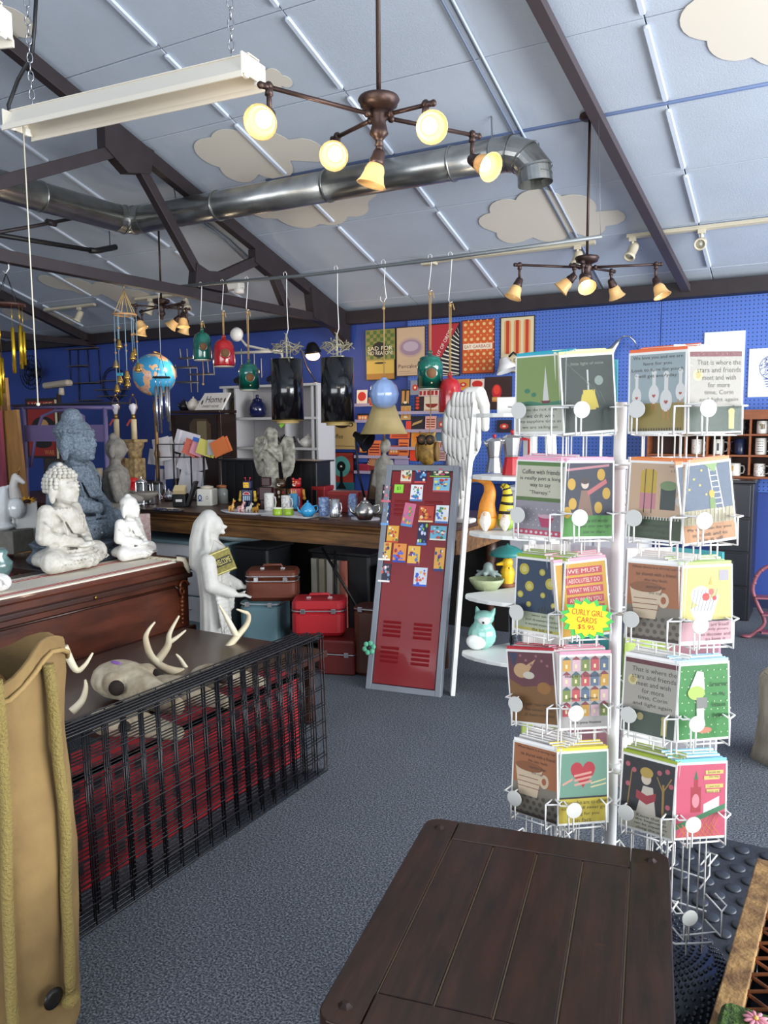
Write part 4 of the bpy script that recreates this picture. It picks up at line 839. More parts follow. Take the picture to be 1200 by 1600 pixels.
# long low display behind the rack
a, b = pY(1010, 690, 6.6), pY(800, 690, 6.6); t = thing('card_counter', 'pale display counter stacked with cards behind the spinner rack', 'counter', ((a.x+b.x)/2, 6.45, 0)); w_ = abs(a.x-b.x); zt = .98
MB().box((0, .25, zt/2), (w_, .5, zt)).build('carcass', mat('#cfcdd0', .5), t, bevel=.005); MB().box((0, .24, zt+.015), (w_+.04, .54, .03)).build('top', mat('#d8d6d4', .4), t, bevel=.004)
for i in range(3): MB().box((-w_/3+i*w_/3, -.006, zt*.5), (w_/3-.03, .012, zt*.86)).build('panel', mat('#c2c0c6', .5), t, bevel=.003)
for i, (px, c, lab) in enumerate(((872, '#c9a43a', 'ochre book stack on the pale display counter'), (905, '#e0ddd4', 'white box on the pale display counter'), (935, '#d9b23c', 'yellow box at the end of pale display counter'), (1000, '#e6e4e0', 'white paper stack on the pale display counter'))):
    x = pY(px, 690, 6.6).x; hh = (.06, .12, .09, .16)[i]; o = MB().rbox((0, 0, hh/2), (.17, .2, hh), .004).build('display_box', mat(c, .5), None, loc=(x, 6.62, zt+.031)); tag(o, lab, 'box')
# clip lamps on the pegboard
p = pY(795, 572, 7.2); t = thing('clip_lamp', 'white bell clip lamp below the sausage poster', 'lamp', p)
MB().lathe([(.025, .1), (.04, .09), (.06, .04), (.11, -.03), (.105, -.03), (.05, .04), (.03, .08)], 22, None, (0, -.06, -.02), Matrix.Rotation(-.35, 4, 'Y')).build('lamp_shade', mat('#d6d4d2', .35), t); MB().tube([(.02, -.05, .08), (.05, -.02, .12), (.06, .05, .1)], .01, 6).build('clip_arm', M['blackm'], t)
p = pY(990, 545, 7.15); t = thing('gooseneck_lamp', 'silver gooseneck lamp on the pegboard above the card rack', 'lamp', p)
h = lambda px, py: pY(px, py, 7.15)-p
MB().tube([h(993, 545)+V(0, .1, 0), h(991, 533), h(985, 526), h(975, 525), h(966, 532)], .008, 8).build('gooseneck', M['chrome'], t)
b = MB(); q = (h(950, 556)-h(966, 533)).normalized().to_track_quat('Z', 'Y').to_matrix().to_4x4(); b.lathe([(0, -.01), (.018, 0), (.025, .05), (.05, .13), (.06, .17), (.055, .17), (.02, .05)], 18, None, h(966, 533), q); b.build('lamp_head', M['steel'], t)
# ================= long counter and what stands on it =================
CZ, CF = .915, 4.43
def oc(px, py):
    p = pz(px, py, CZ)
    if p.y > 5.3: p = V(pY(px, py, 5.3).x, 5.3, CZ)
    return p
def oc_(px, py): return pz(px, py, CZ)          # foot point of a thing on the counter
cx0, cx1 = -6.9, -2.02; cw = cx1-cx0; cxm = (cx0+cx1)/2
oak = mat('#80592f', .5, noise=.45, nscale=3.5, col2='#4a3019', stretch=(1.2, 10, 10), bump=.05, bscale=30)
oakd = mat('#4a2e1e', .42, noise=.4, nscale=4, col2='#2e1a12', stretch=(1, 8, 8))
t = thing('counter', 'long wooden counter with moulded front edge across the room', 'counter', (cxm, CF, 0))
MB().box((0, .49, CZ-.012), (cw, 1.0, .024)).build('counter_top', oakd, t, bevel=.004)
b = MB(); prof = [(-.0, CZ-.024), (.012, CZ-.03), (.005, CZ-.042), (.02, CZ-.05), (.028, CZ-.062), (.024, CZ-.072), (.04, CZ-.082), (.04, CZ-.17), (.07, CZ-.17), (.07, CZ-.024)]
n = len(prof); b.add([(s*cw/2, y, z) for s in (-1, 1) for y, z in prof], [tuple(range(n)), tuple(range(2*n-1, n-1, -1))]+[(i, n+i, n+(i+1) % n, (i+1) % n) for i in range(n)]); b.build('moulded_apron', oak, t)
MB().box((cw/2-.015, .52, CZ-.1), (.03, .9, .15)).build('end_apron', oak, t)
for x in (-cw/2+.1, -.9, cw/2-.12):
    for y in (.12, .9): MB().lathe([(.03, 0), (.028, .3), (.04, .5), (.03, .55), (.042, .6), (.042, .745)], 12, None, (x, y, 0)).build('leg', oakd, t)
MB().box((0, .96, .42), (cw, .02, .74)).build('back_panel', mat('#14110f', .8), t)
# drawer unit and clutter below
t = thing('drawer_unit', 'white chest of drawers with grey-blue edges under the counter', 'drawers', (-4.52, CF+.06, 0)); zt = .66
MB().box((0, .22, zt/2), (1.2, .42, zt)).build('carcass', mat('#7c9199', .5), t, bevel=.004); MB().box((0, .2, zt+.012), (1.24, .47, .024)).build('top', mat('#6f8890', .45), t, bevel=.004)
for i in range(3):
    z = .07+.2*i+.1; d_ = MB().box((0, .0, z), (1.14, .025, .185)).build('drawer', mat('#d4d5d8', .45), t, bevel=.004)
    MB().cyl((.2, -.02, z), (.32, -.02, z), .006, n=6).build('handle', M['steel'], d_)
# dark boxes in the shadow under the counter
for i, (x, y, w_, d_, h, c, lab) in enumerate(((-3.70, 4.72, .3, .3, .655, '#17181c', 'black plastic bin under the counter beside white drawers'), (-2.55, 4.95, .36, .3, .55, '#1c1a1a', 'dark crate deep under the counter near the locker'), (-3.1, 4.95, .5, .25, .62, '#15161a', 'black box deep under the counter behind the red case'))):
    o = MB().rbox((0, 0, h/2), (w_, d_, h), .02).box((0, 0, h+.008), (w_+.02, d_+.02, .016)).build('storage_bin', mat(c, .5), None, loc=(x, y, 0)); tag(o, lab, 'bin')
s = SC(); s.sph((0, 0, .05), (.26, .18, .05)); s.sph((-.12, .02, .09), (.13, .13, .06)); s.sph((.14, -.02, .085), (.12, .14, .05)); s.sph((.0, .05, .1), (.1, .1, .05))
tag(s.skin('fabric_bag', mat('#7f97a0', .8, noise=.5, nscale=9, col2='#c2c4c0', bump=.3, bscale=20), None, .012, 2, loc=(-3.86, 4.66, .688)), 'crumpled blue-grey patterned fabric bag under the counter', 'bag')
# upright bundle of pale boards and a folding brace below the right end
for i, (px, c) in enumerate(((497, '#cfc8b4'), (509, '#bdb49c'), (521, '#d2cabb'), (533, '#a89c88'), (542, '#b86a5a'))):
    x = pY(px, 900, 4.84).x; o = MB().box((0, 0, .29), (.045, .03, .58)).build('slat_board', mat(c, .6), None, loc=(x, 4.8, 0)); o['label'] = ('leftmost pale board under the counter', 'second pale tan board under the counter', 'third off-white board under the counter', 'taupe board under the counter by the brace', 'pinkish board under the counter by the locker')[i]; o['category'] = 'board'; o['group'] = 'boards under the counter'
tag(MB().tube([pY(503, 856, 4.72), pY(557, 948, 4.72)], .01, 6).tube([pY(524, 860, 4.72), V(pY(524, 860, 4.72).x, 4.72, .0)], .01, 6).tube([pY(557, 948, 4.72), V(pY(557, 948, 4.72).x, 4.72, 0)], .01, 6).build('folding_brace', M['black']), 'black folding table brace under the counter', 'brace')
# ---- glass and metal coffee ware at the left end
def press(label, px, py, h, r, m_frame, glass=True, lid=None):
    t = thing('french_press', label, 'coffee press', oc(px, py), .4, 'coffee presses on the counter')
    MB().lathe([(0, .006), (r, .006), (r, h*.86), (r*.95, h*.86), (r*.95, .012), (0, .012)], 20).build('beaker', mat('#c9d2d2', .05, trans=.85) if glass else m_frame, t)
    MB().lathe([(r*1.08, h*.82), (r*1.08, h*.9), (r*.7, h*.96), (r*.2, h*.98), (r*.12, h*1.02), (r*.2, h*1.06), (r*.14, h*1.1), (0, h*1.11)], 20).build('lid', lid or m_frame, t)
    b = MB(); b.lathe([(r*1.05, 0), (r*1.05, .02), (0, .02)], 20)
    for i in range(4): a = PI/4+PI/2*i; b.box((r*1.04*math.cos(a), r*1.04*math.sin(a), h*.43), (.008, .008, h*.86))
    b.tube([(r*1.05, 0, h*.8), (r*1.7, 0, h*.78), (r*1.75, 0, h*.3), (r*1.05, 0, h*.25)], .006, 6); b.build('frame', m_frame, t)
    MB().cyl((0, 0, h*.3), (0, 0, h), .004, n=6).lathe([(0, h*.3), (r*.9, h*.3), (r*.9, h*.32), (0, h*.32)], 16).build('plunger', m_frame, t)
    return t
press('tall chrome glass coffee press at the left end of counter', 222, 789, .21, .042, M['chrome'])
press('glass coffee press with a black lid', 247, 781, .165, .04, M['chrome'], True, M['black'])
tag(MB().lathe([(0, 0), (.038, 0), (.045, .01), (.042, .075), (.048, .09), (.044, .09), (0, .08)], 18).build('steel_cup', M['chrome'], None, loc=oc(240, 788)), 'small polished steel cup before the glass presses', 'cup')
t = teapot('polished chrome pot with curled handle on the counter', oc(264, 783), .05, M['chrome'], None, .5, cat='pot')
t = thing('red_canister', 'red metal canister behind the tall coffee press', 'canister', oc(208, 783)); MB().lathe([(0, 0), (.06, 0), (.062, .16), (0, .16)], 20).build('body', mat('#b01418', .3), t); MB().lathe([(.066, .16), (.066, .18), (.02, .2), (0, .2)], 20).build('lid', mat('#c01c20', .3), t)
t = thing('card_machine', 'black box with a cream label top on the counter', 'box', oc(283, 791), .5); MB().rbox((0, 0, .05), (.1, .12, .1), .008).build('body', M['black'], t); MB().box((0, -.02, .125), (.09, .08, .05), rot=(.5, 0, 0)).build('cream_top', mat('#cdb98c', .5), t); MB().box((0, -.0605, .05), (.05, .003, .02)).build('label', M['white'], t)
MB().box((.09, 0, .1), (.02, .1, .2), rot=(0, .35, 0)).build('lid_flap', M['black'], t)
t = thing('black_tray', 'dark oval tray with trinkets at the counter edge', 'tray', oc(262, 799), .0); MB().lathe([(0, 0), (.1, 0), (.12, .015), (.115, .018), (.1, .006), (0, .006)], 24, sx=1.3, sy=.7).build('tray', mat('#1a1a24', .3), t)
for i in range(6): MB().lathe([(0, 0), (.02, 0), (.022, .01), (0, .014)], 10, None, (-.1+.04*i, .02*math.sin(i*2), .008)).build('trinket', mat(('#2a3a6a', '#15151a')[i % 2], .3), t)
def canister(label, px, py, r, h, m, lid_m, motif=None, square=False):
    t = thing('canister', label, 'canister', oc(px, py), .35, 'canisters on the counter')
    if square: MB().rbox((0, 0, h/2), (2*r, 2*r, h), .015).build('body', m, t)
    else: MB().lathe([(0, 0), (r, 0), (r, h*.85), (r*.75, h*.95), (r*.75, h), (0, h)], 22).build('body', m, t)
    MB().lathe([(r*.8, h), (r*.8, h+.018), (r*.3, h+.024), (0, h+.024)], 18).build('lid', lid_m, t)
    if motif: printed('motif', t, 2*r, h, motif, y=-r-.0015)
    return t
canister('square white tin canister with a blue crest', 324, 790, .065, .135, mat('#e2ded2', .35), mat('#c8bfae', .4), [('#2f4a92', P_ell(.25, .5, .12, .18)), ('#e2ded2', P_ell(.25, .5, .06, .1)), ('#2f4a92', P_rect(.1, .3, .4, .34)), ('#8a8a8a', P_ell(.7, .5, .08, .1)), ('#e2ded2', P_ell(.7, .5, .05, .06))], True)
canister('grey glass jar with a rust lid beside the white canister', 347, 786, .05, .125, mat('#8d8f8a', .25), mat('#a9643c', .5))
# ---- robots
def robot(label, px, py, h, parts_m, head_round=True, ears=0, antenna=False, name='toy_robot', cat='toy', belly=None, rz=.3, arms=None):
    body, head, face, limb = parts_m; t = thing(name, label, cat, oc(px, py), rz, 'little figures on the counter')
    MB().rbox((0, 0, h*.46), (h*.36, h*.24, h*.36), h*.03).build('torso', body, t)
    if head_round: MB().lathe([(0, h*.66), (h*.13, h*.68), (h*.15, h*.76), (h*.14, h*.88), (h*.06, h*.92), (0, h*.92)], 18).build('head', head, t)
    else: MB().rbox((0, 0, h*.79), (h*.26, h*.22, h*.24), h*.05).build('head', head, t)
    printed('face', t, h*.2, h*.18, face, z0=h*.7, y=-h*.142) if face else None
    if belly: printed('chest_print', t, h*.3, h*.3, belly, z0=h*.3, y=-h*.121)
    for s in (-1, 1):
        MB().rbox((s*h*.09, 0, h*.14), (h*.13, h*.18, h*.28), h*.02).build('leg', limb, t)
        MB().cyl((s*h*.22, 0, h*.6), (s*h*.25, -h*.02, h*.34), h*.045, n=10).sph((s*h*.25, -h*.02, h*.32), h*.06, 10, 8).build('arm', arms or limb, t)
        if ears: MB().sph((s*h*.11, 0, h*.92), h*.05, 10, 8).build('ear', head, t)
        if antenna: MB().tube([(s*h*.05, 0, h*.9), (s*h*.08, 0, h)], h*.012, 5).sph((s*h*.08, 0, h), h*.03, 8, 6).build('antenna', mat('#b02a38', .4), t)
    return t
bl = mat('#18224a', .35)
eyes = [('#1a1a1a', P_ell(.3, .6, .08, .08)), ('#1a1a1a', P_ell(.7, .6, .08, .08)), ('#a82020', P_rect(.3, .25, .7, .32))]
robot('blue robot figure with yellow face and striped chest', 388, 797, .24, (bl, bl, [('#e6b52c', P_rect(.05, .05, .95, .95))]+eyes, bl), belly=[('#f0e8e0', P_ell(.5, .62, .4, .32, 14, 0, PI)), ('#b01c2c', P_ell(.5, .65, .33, .26, 14, 0, PI))]+[('#b8d0e6', P_rect(.14+.2*i, .05, .26+.2*i, .5)) for i in range(4)], antenna=True, head_round=False, arms=mat('#d9b23c', .4))
dk_ = mat('#38181a', .4); robot('dark brown wooden robot with square shoulders', 417, 797, .27, (dk_, dk_, None, dk_), head_round=False)
bm_ = mat('#4a3018', .3, coat=.4); robot('brown bear nutcracker figure with a white muzzle', 440, 794, .24, (bm_, bm_, [('#efe4d0', P_ell(.35, .3, .3, .25)), ('#141414', P_ell(.2, .6, .1, .1)), ('#141414', P_ell(.3, .35, .1, .08))], bm_), ears=1, belly=[('#efe4d4', P_ell(.35, .7, .14, .2)), ('#efe4d4', P_ell(.4, .25, .1, .14)), ('#b03038', P_ell(.85, .7, .12, .16))])
rm_ = mat('#b81c18', .3, coat=.4); robot('red and gold bear nutcracker figure', 464, 794, .24, (rm_, rm_, [('#efd8c0', P_ell(.35, .3, .3, .25)), ('#e8b84a', P_ell(.7, .8, .14, .12)), ('#e8b84a', P_ell(.2, .85, .12, .1)), ('#141414', P_ell(.3, .4, .08, .08))], rm_), ears=1, belly=[('#f0dcc0', P_rect(.02, .05, .1, .95)), ('#f0dcc0', P_rect(.5, .05, .58, .95)), ('#e8b04a', P_ell(.3, .6, .14, .3))], arms=mat('#d99a3c', .4))
# ---- white platter with small animals
t = tag(MB().lathe([(0, 0), (.16, 0), (.19, .014), (.186, .018), (.16, .006), (0, .006)], 28, sx=1.25, sy=.62).build('platter', mat('#d4d2d6', .25), None, loc=oc(388, 802)), 'pale oval platter holding the tiny animal figures', 'plate')
pc_ = oc(388, 802)
for i, (px, c, c2, h, lab) in enumerate(((362, '#c01c22', '#e9d46a', .095, 'tiny red giraffe figure on the pale platter'), (374, '#e8e4dc', '#c01c22', .07, 'tiny white animal with red spots on the platter'), (380, '#c8262a', '#f0e8e0', .09, 'tiny red animal with white spots in the middle of the platter'), (388, '#ece8e0', '#b8b4ac', .075, 'tiny white upright animal on the platter'), (399, '#e0b01c', '#7a2a1c', .075, 'tiny yellow animal at the right of platter'))):
    x = pY(px, 800, pc_.y-.02).x; s = SC(); s.path([(-.018, 0, .03), (.012, 0, .034)], [.013, .014]); s.path([(.012, 0, .034), (.018, 0, h*.8), (.03, 0, h*.82)], [.01, .007, .009])
    for dx in (-.018, .012):
        for dy in (-.008, .008): s.cap((dx, dy, .03), (dx, dy, .004), .006)
    tg = thing('animal_figure', lab, 'figurine', (x, pc_.y-.02+.02*math.sin(i*2.3), CZ+.0075), 0, 'tiny animals on the platter'); s.skin('body', mat(c, .3, noise=.5, nscale=90, col2=c2), tg, .005, 1); MB().sph((.03, -.006, h*.83), .003, 6, 5).cyl((.02, 0, h*.85), (.02, 0, h), .003, n=5).build('horn', mat(c2, .4), tg)
# ---- cups and pots
random.seed(9)
tl = tag(MB().rbox((0, 0, .007), (.42, .2, .014), .03).rbox((0, 0, .016), (.44, .22, .006), .03).build('serving_tray', mat('#c9c7c8', .3), None, loc=oc(455, 806), rot=(0, 0, -.05)), 'pale rectangular tray with green cups and turquoise teapot', 'tray')
TZ = .0195
def ot(px, py): return pz(px, py, CZ+TZ)
wm2 = mat('#d8d5ce', .3)
mug('tall white speckled mug behind the green cups', ot(421, 798), .036, .125, wm2, dots('#7a7a80', 24, 1), 'drinkware on the counter')
mug('white mug covered in black scribbles on the tray', ot(447, 797), .035, .105, wm2, dots('#24242a', 50, 1), 'drinkware on the counter', 0)
mug('sky blue mug behind the scribbled mug', ot(459, 795), .032, .11, mat('#4a9ac4', .3), (), 'drinkware on the counter')
gm = mat('#8fb02c', .25)
for px, lab in ((434, 'left of the two small lime green cups'), (451, 'right of the two small lime green cups')):
    tg = thing('green_cup', lab, 'cup', ot(px, 805), 0, 'lime green cups'); MB().lathe([(0, 0), (.032, 0), (.034, .01), (.034, .048), (0, .048)], 20).build('cup', gm, tg); MB().lathe([(.0345, .046), (.0345, .052), (.03, .052), (.03, .05)], 20).build('rim', mat('#e4e2d0', .3), tg)
teapot('round turquoise teapot at the right end of the tray', ot(481, 807), .052, mat('#2f8fc0', .18, coat=.6), None, 1.0)
for i, (px, py, r, lab) in enumerate(((514, 811, .085, 'round pale slab under the blue press and steel mug'), (571, 816, .09, 'round pale slab under the steel kettle'))):
    tag(MB().lathe([(0, 0), (r, 0), (r*1.02, .007), (r, .014), (0, .014)], 28, sy=.75, sx=1.15).build('stone_slab', mat('#c7c4cc', .4, noise=.3, nscale=20), None, loc=oc(px, py-4)), lab, 'slab')
TZ = .015
bp = mat('#32508c', .3, noise=.9, nscale=70, col2='#9fb2cc')
mug('blue floral press mug on the round slab', ot(506, 806), .036, .125, bp, (), 'drinkware on the counter')
t = mug('clear glass and steel mug with a big handle', ot(523, 808), .034, .12, M['chrome'], (), 'drinkware on the counter')
t = thing('blue_tin', 'tall blue patterned tin beside the steel kettle', 'tin', oc(551, 805), .3); MB().rbox((0, 0, .06), (.055, .055, .12), .006).build('body', bp, t); MB().box((0, 0, .132), (.045, .045, .024), rot=(.3, 0, 0)).build('lid', mat('#7d95c4', .4), t)
t = teapot('round brushed steel kettle at the right end of the counter', ot(570, 812), .07, mat('#b5b3ae', .28, 1.), None, .6, cat='kettle')
# ---- behind: red boxes, black bins, easel, wire rack
for i, (px, py, w_, d_, h, rz, lab) in enumerate(((497, 790, .12, .16, .15, .1, 'small dark red box behind the turquoise teapot'), (536, 800, .25, .14, .145, .05, 'wide red box behind the steel mug'))):
    tg = thing('red_box', lab, 'box', oc(px, py)+V(0, .06, 0), rz, 'red boxes on the counter'); MB().rbox((0, 0, h/2-.01), (w_, d_, h-.02), .004).build('box_base', mat('#7d1616', .4), tg); MB().rbox((0, 0, h-.012), (w_+.008, d_+.008, .03), .004).build('lid', mat('#8e1c1a', .4), tg)
t = thing('black_file_bin', 'large black file bins standing at the back of the counter', 'bin', (oc(460, 790).x-.3, 5.19, CZ))
fb = mat('#0f0f12', .45)
MB().box((0, .1, .17), (.95, .2, .34)).build('bin_body', fb, t, bevel=.006); MB().box((.0, .1, .345), (1.0, .24, .012)).build('lid', mat('#1a191c', .3), t)
for i in range(10): MB().box((-.43+.095*i, -.004, .17), (.012, .01, .3)).build('rib', mat('#1c1c20', .4), t)
t = thing('photo_easel', 'black two-panel photo frame with brown mats', 'frame', oc(573, 797)+V(.02, .18, 0), -.1, rot=(-.25, 0, -.15))
for dx in (-.075, .075):
    f_ = MB().box((dx, 0, .15), (.15, .014, .28)).build('frame', M['black'], t, bevel=.003); MB().box((dx, -.009, .16), (.105, .004, .2)).build('mat_panel', mat('#5c4632', .5), f_)
MB().box((0, .05, .006), (.3, .14, .012)).build('stand', mat('#5a4128', .5), t)
t = thing('wire_rack', 'black wire book rack holding pamphlets and folded papers', 'rack', V(pY(318, 770, 5.16).x, 5.16, CZ), .1)
def q(px, py): v = pY(px, py, t.location.y)-t.location; return v
b = MB()
for px in (276, 290, 304, 318, 332, 346, 358): b.tube([q(px, 690), q(px, 716)], .003, 5)
for py in (694, 714): b.tube([q(252, py), q(360, py)], .004, 5)
for px in (252, 274, 299, 318): b.tube([q(px, 694), (q(px, 694).x, 0, 0)], .007, 6)
b.tube([q(318, 714), (q(318, 714).x, 0, .0)], .009, 6); b.box((q(300, 700).x, .02, .008), (.3, .16, .014)); b.build('rack_frame', M['black'], t)
def sheet(px0, py0, px1, py1, c, tiltz, nm='pamphlet', dy=0., par=None, lab=None, grp=None, cat='pamphlet'):
    a_ = pY(px0, py1, t.location.y+dy); b_ = pY(px1, py0, t.location.y+dy); w_ = abs(b_.x-a_.x)*.8+.02; h_ = abs(b_.z-a_.z)*.92
    o = MB().box((0, 0, h_/2), (w_, .004, h_)).box((w_*.12, .02, h_/2), (w_*.94, .003, h_*.98), rot=(0, 0, .3)).build(nm, mat(c, .6), None, loc=((a_.x+b_.x)/2, t.location.y+dy, min(a_.z, pY(px1, py1, t.location.y+dy).z)), rot=(-.12, tiltz, .2)); tag(o, lab, cat, grp)
for i, (x0, y0, x1, y1, c, rz, lab) in enumerate(((284, 684, 302, 711, '#d8705c', .35, 'red striped pamphlet in the wire rack'), (296, 684, 312, 711, '#e39aa8', .35, 'pink pamphlet in the wire rack'), (302, 683, 309, 690, '#3a6ac0', .3, 'blue corner of a pamphlet in the wire rack'), (306, 685, 327, 711, '#dcd06a', .3, 'yellow pamphlet in the wire rack'), (325, 685, 336, 711, '#b9b5b0', .0, 'grey pamphlet in the wire rack'), (336, 682, 358, 710, '#d9743a', -.45, 'orange pamphlet leaning at the end of the wire rack'))):
    sheet(x0, y0, x1, y1, c, rz, 'pamphlet', -.03-.006*i, None, lab, 'pamphlets in the wire rack')
for i, (x0, y0, x1, y1, rz) in enumerate(((243, 680, 266, 720, -.2), (269, 670, 297, 708, .25), (259, 706, 274, 748, -.1), (232, 700, 250, 726, .1), (275, 705, 297, 735, .4), (290, 715, 318, 738, -.3), (276, 730, 296, 764, .2), (300, 735, 312, 760, .1), (243, 730, 252, 752, 0))):
    sheet(x0, y0, x1, y1 if i not in (6, 8) else y1+12, ('#d9d8dc', '#cfcdd4', '#c6c4cc')[i % 3], rz, 'folded_paper', .03+.02*(i % 3), None, ('tall white folded paper left in the wire rack', 'peaked white folded paper at the top of wire rack', 'narrow white folded paper in the rack middle', 'small white paper sticking out left of the rack', 'tilted white paper below the pink pamphlet', 'wide white paper below the yellow pamphlet', 'white paper low in the wire rack', 'short white paper beside the rack stem', 'tiny white paper low on the left of the rack')[i], 'folded papers in the wire rack', 'paper')
# ---- lamps and globe on the counter back
def column_lamp(label, px, foot_py, Y):
    p = pY(px, foot_py, Y); x = p.x; t = thing('column_lamp', label, 'lamp', (x, Y, CZ), 0, 'tan column lamps without shades')
    zz = lambda py: pY(px, py, Y).z-CZ
    tm = mat('#a98f62', .6, noise=.4, nscale=30, col2='#6e5636', bump=.3, bscale=60)
    z1, z2, z3, z4 = zz(716), zz(691), zz(685), zz(655)
    MB().rbox((0, 0, z1/2), (.125, .125, z1), .012).build('pedestal', tm, t)
    MB().lathe([(.055, z1), (.06, z1+(z2-z1)*.4), (.075, z1+(z2-z1)*.75), (.08, z2), (0, z2)], 24).build('capital', tm, t); MB().box((0, 0, z2+.012), (.155, .155, .024)).build('abacus', tm, t, bevel=.003)
    MB().cyl((0, 0, z2+.02), (0, 0, z4), .024, n=14).build('candle_tube', mat('#cdbb94', .6), t); MB().cyl((0, 0, z4), (0, 0, zz(647)), .016, n=12).build('socket', M['brass'], t)
    zb = zz(640); MB().lathe([(.015, zz(648)), (.02, zb-.02), (.034, zb+.01), (.036, zb+.025), (.028, zb+.045), (0, zb+.055)], 16).build('bulb', mat('#efe9ee', .2), t)
    MB().tube([(-.02, 0, zz(648)), (-.045, 0, zb+.02), (-.035, 0, zb+.08), (-.01, 0, zb+.11), (.01, 0, zb+.11), (.035, 0, zb+.08), (.045, 0, zb+.02), (.02, 0, zz(648))], .003, 5).sph((0, 0, zb+.125), .01, 8, 6).build('harp', M['brass'], t)
    MB().add([(-.02, -.026, z4), (.01, -.028, z4+.005), (-.03, -.04, z4-.06), (-.055, -.035, z4-.05)], [(0, 1, 2, 3)]).build('red_ribbon', mat('#d9584c', .6), t)
column_lamp('left tan column lamp with a bare bulb and red ribbon', 186, 760, 5.12)
column_lamp('right tan column lamp with a bare bulb and red ribbon', 213, 760, 5.0)
p = pY(241, 586, 5.15); gr = 33*(p-CAM).dot(_f)/FPX; t = thing('globe', 'world globe on a tall brass stand behind the wind chime', 'globe', (p.x, 5.15, CZ))
def globe_mat():
    m = bpy.data.materials.new('globe'); m.use_nodes = True; nt = m.node_tree; b = nt.nodes['Principled BSDF']; b.inputs['Roughness'].default_value = .25
    tc = nt.nodes.new('ShaderNodeTexCoord'); n = nt.nodes.new('ShaderNodeTexNoise'); n.inputs['Scale'].default_value = 7; n.inputs['Detail'].default_value = 5; nt.links.new(tc.outputs['Object'], n.inputs[0])
    r = nt.nodes.new('ShaderNodeValToRGB'); e = r.color_ramp.elements; r.color_ramp.interpolation = 'CONSTANT'; e[0].position = 0; e[0].color = rgb('#3c92be'); e[1].position = .53; e[1].color = rgb('#d9a878')
    for pos, c in ((.58, '#c98f86'), (.63, '#d8c79a')): e.new(pos).color = rgb(c)
    nt.links.new(n.outputs[0], r.inputs[0]); nt.links.new(r.outputs[0], b.inputs['Base Color']); return m
MB().sph((0, 0, p.z-CZ), gr, 32, 20).build('sphere', globe_mat(), t)
MB().tube([(0, (gr+.015)*math.cos(a), p.z-CZ+(gr+.015)*math.sin(a)) for a in [-PI/2+PI*i/16 for i in range(17)]], .008, 6).build('meridian', M['brass'], t)
zg = p.z-CZ-gr-.02; MB().lathe([(0, 0), (.1, 0), (.1, .012), (.05, .025), (.018, .05), (.018, zg*.4), (.028, zg*.45), (.016, zg*.5), (.016, zg*.85), (.026, zg*.9), (.014, zg), (0, zg)], 18).build('stand', mat('#7d5c34', .4, .5), t)
# figure lamp with bell shade, black cone lamp, owl
LX = 4.98; p = pY(601, 800, LX); t = thing('figure_lamp', 'lamp with a grey robed figure and cream bell shade', 'lamp', (p.x, LX, CZ)); zz = lambda py: pY(601, py, LX).z-CZ
s = SC(); zf = zz(688); s.lathe([(0, 0), (.1, 0), (.1, .02), (.07, .05), (.055, zf*.5), (.06, zf*.62), (.04, zf*.75), (.02, zf*.8), (0, zf*.8)], 20); s.sph((0, 0, zf*.9), (.03, .034, .042)); s.cap((.05, 0, zf*.7), (.075, -.01, zf*.45), .024, .02).cap((-.05, 0, zf*.7), (-.075, -.02, zf*.4), .024, .02); s.sph((.0, .02, zf*.93), (.04, .035, .05)); s.skin('figure', mat('#9a968a', .6, noise=.4, nscale=30), t, .009, 3)
MB().cyl((0, 0, zf*.95), (0, 0, zz(655)), .008, n=8).build('rod', M['brass'], t)
k = (p-CAM).dot(_f)/FPX; z0, z1 = zz(678), zz(622); rb, rt = 37*k, 14*k; n_ = 8
MB().lathe([(rb, z0), (rb*.78, z0+(z1-z0)*.25), (rb*.58, z0+(z1-z0)*.6), (rt, z1), (rt*.97, z1), (rb*.56, z0+(z1-z0)*.6), (rb*.99, z0)], 24, lobes=8, lamp=.03).build('bell_shade', mat('#b5a06c', .7, noise=.15, nscale=10), t)
q1 = pY(575, 800, 4.95); t = thing('cone_desk_lamp', 'black cone-headed desk lamp behind the photo frame', 'lamp', (q1.x, 4.95, CZ)); zz = lambda px, py: pY(px, py, 4.95)-t.location
MB().lathe([(0, 0), (.08, 0), (.08, .02), (0, .03)], 18).build('base', M['blackm'], t); MB().tube([(0, 0, .02), zz(560, 740), zz(556, 690), zz(556, 680)], .008, 6).build('arm', M['blackm'], t)
hd = (zz(582, 695)-zz(553, 677)).normalized().to_track_quat('Z', 'Y').to_matrix().to_4x4(); MB().lathe([(0, -.01), (.022, 0), (.026, .03), (.07, .12), (.075, .13), (.07, .13), (.02, .04)], 18, None, zz(554, 678), hd).build('cone_head', M['blackm'], t)
o_ = pY(668, 727, 4.85); t = tag(MB().rbox((0, 0, (o_.z-CZ)/2), (.24, .2, o_.z-CZ), .006).build('pedestal_box', mat('#3a2418', .5), None, loc=(o_.x, 4.85, CZ)), 'dark wooden box behind the locker top carrying the owl', 'box')
t = thing('owl_figure', 'carved wooden owl with dark eye rings above the red locker', 'owl', (o_.x, 4.85, o_.z+.001), .25); ow = mat('#b08a3c', .55, noise=.6, nscale=25, col2='#6a4a1c', bump=.3, bscale=50)
s = SC(); s.sph((0, 0, .085), (.07, .065, .09)); s.sph((0, -.005, .165), (.062, .058, .052)); s.cap((.04, 0, .2), (.055, 0, .225), .014, .006).cap((-.04, 0, .2), (-.055, 0, .225), .014, .006); s.skin('body', ow, t, .007, 2)
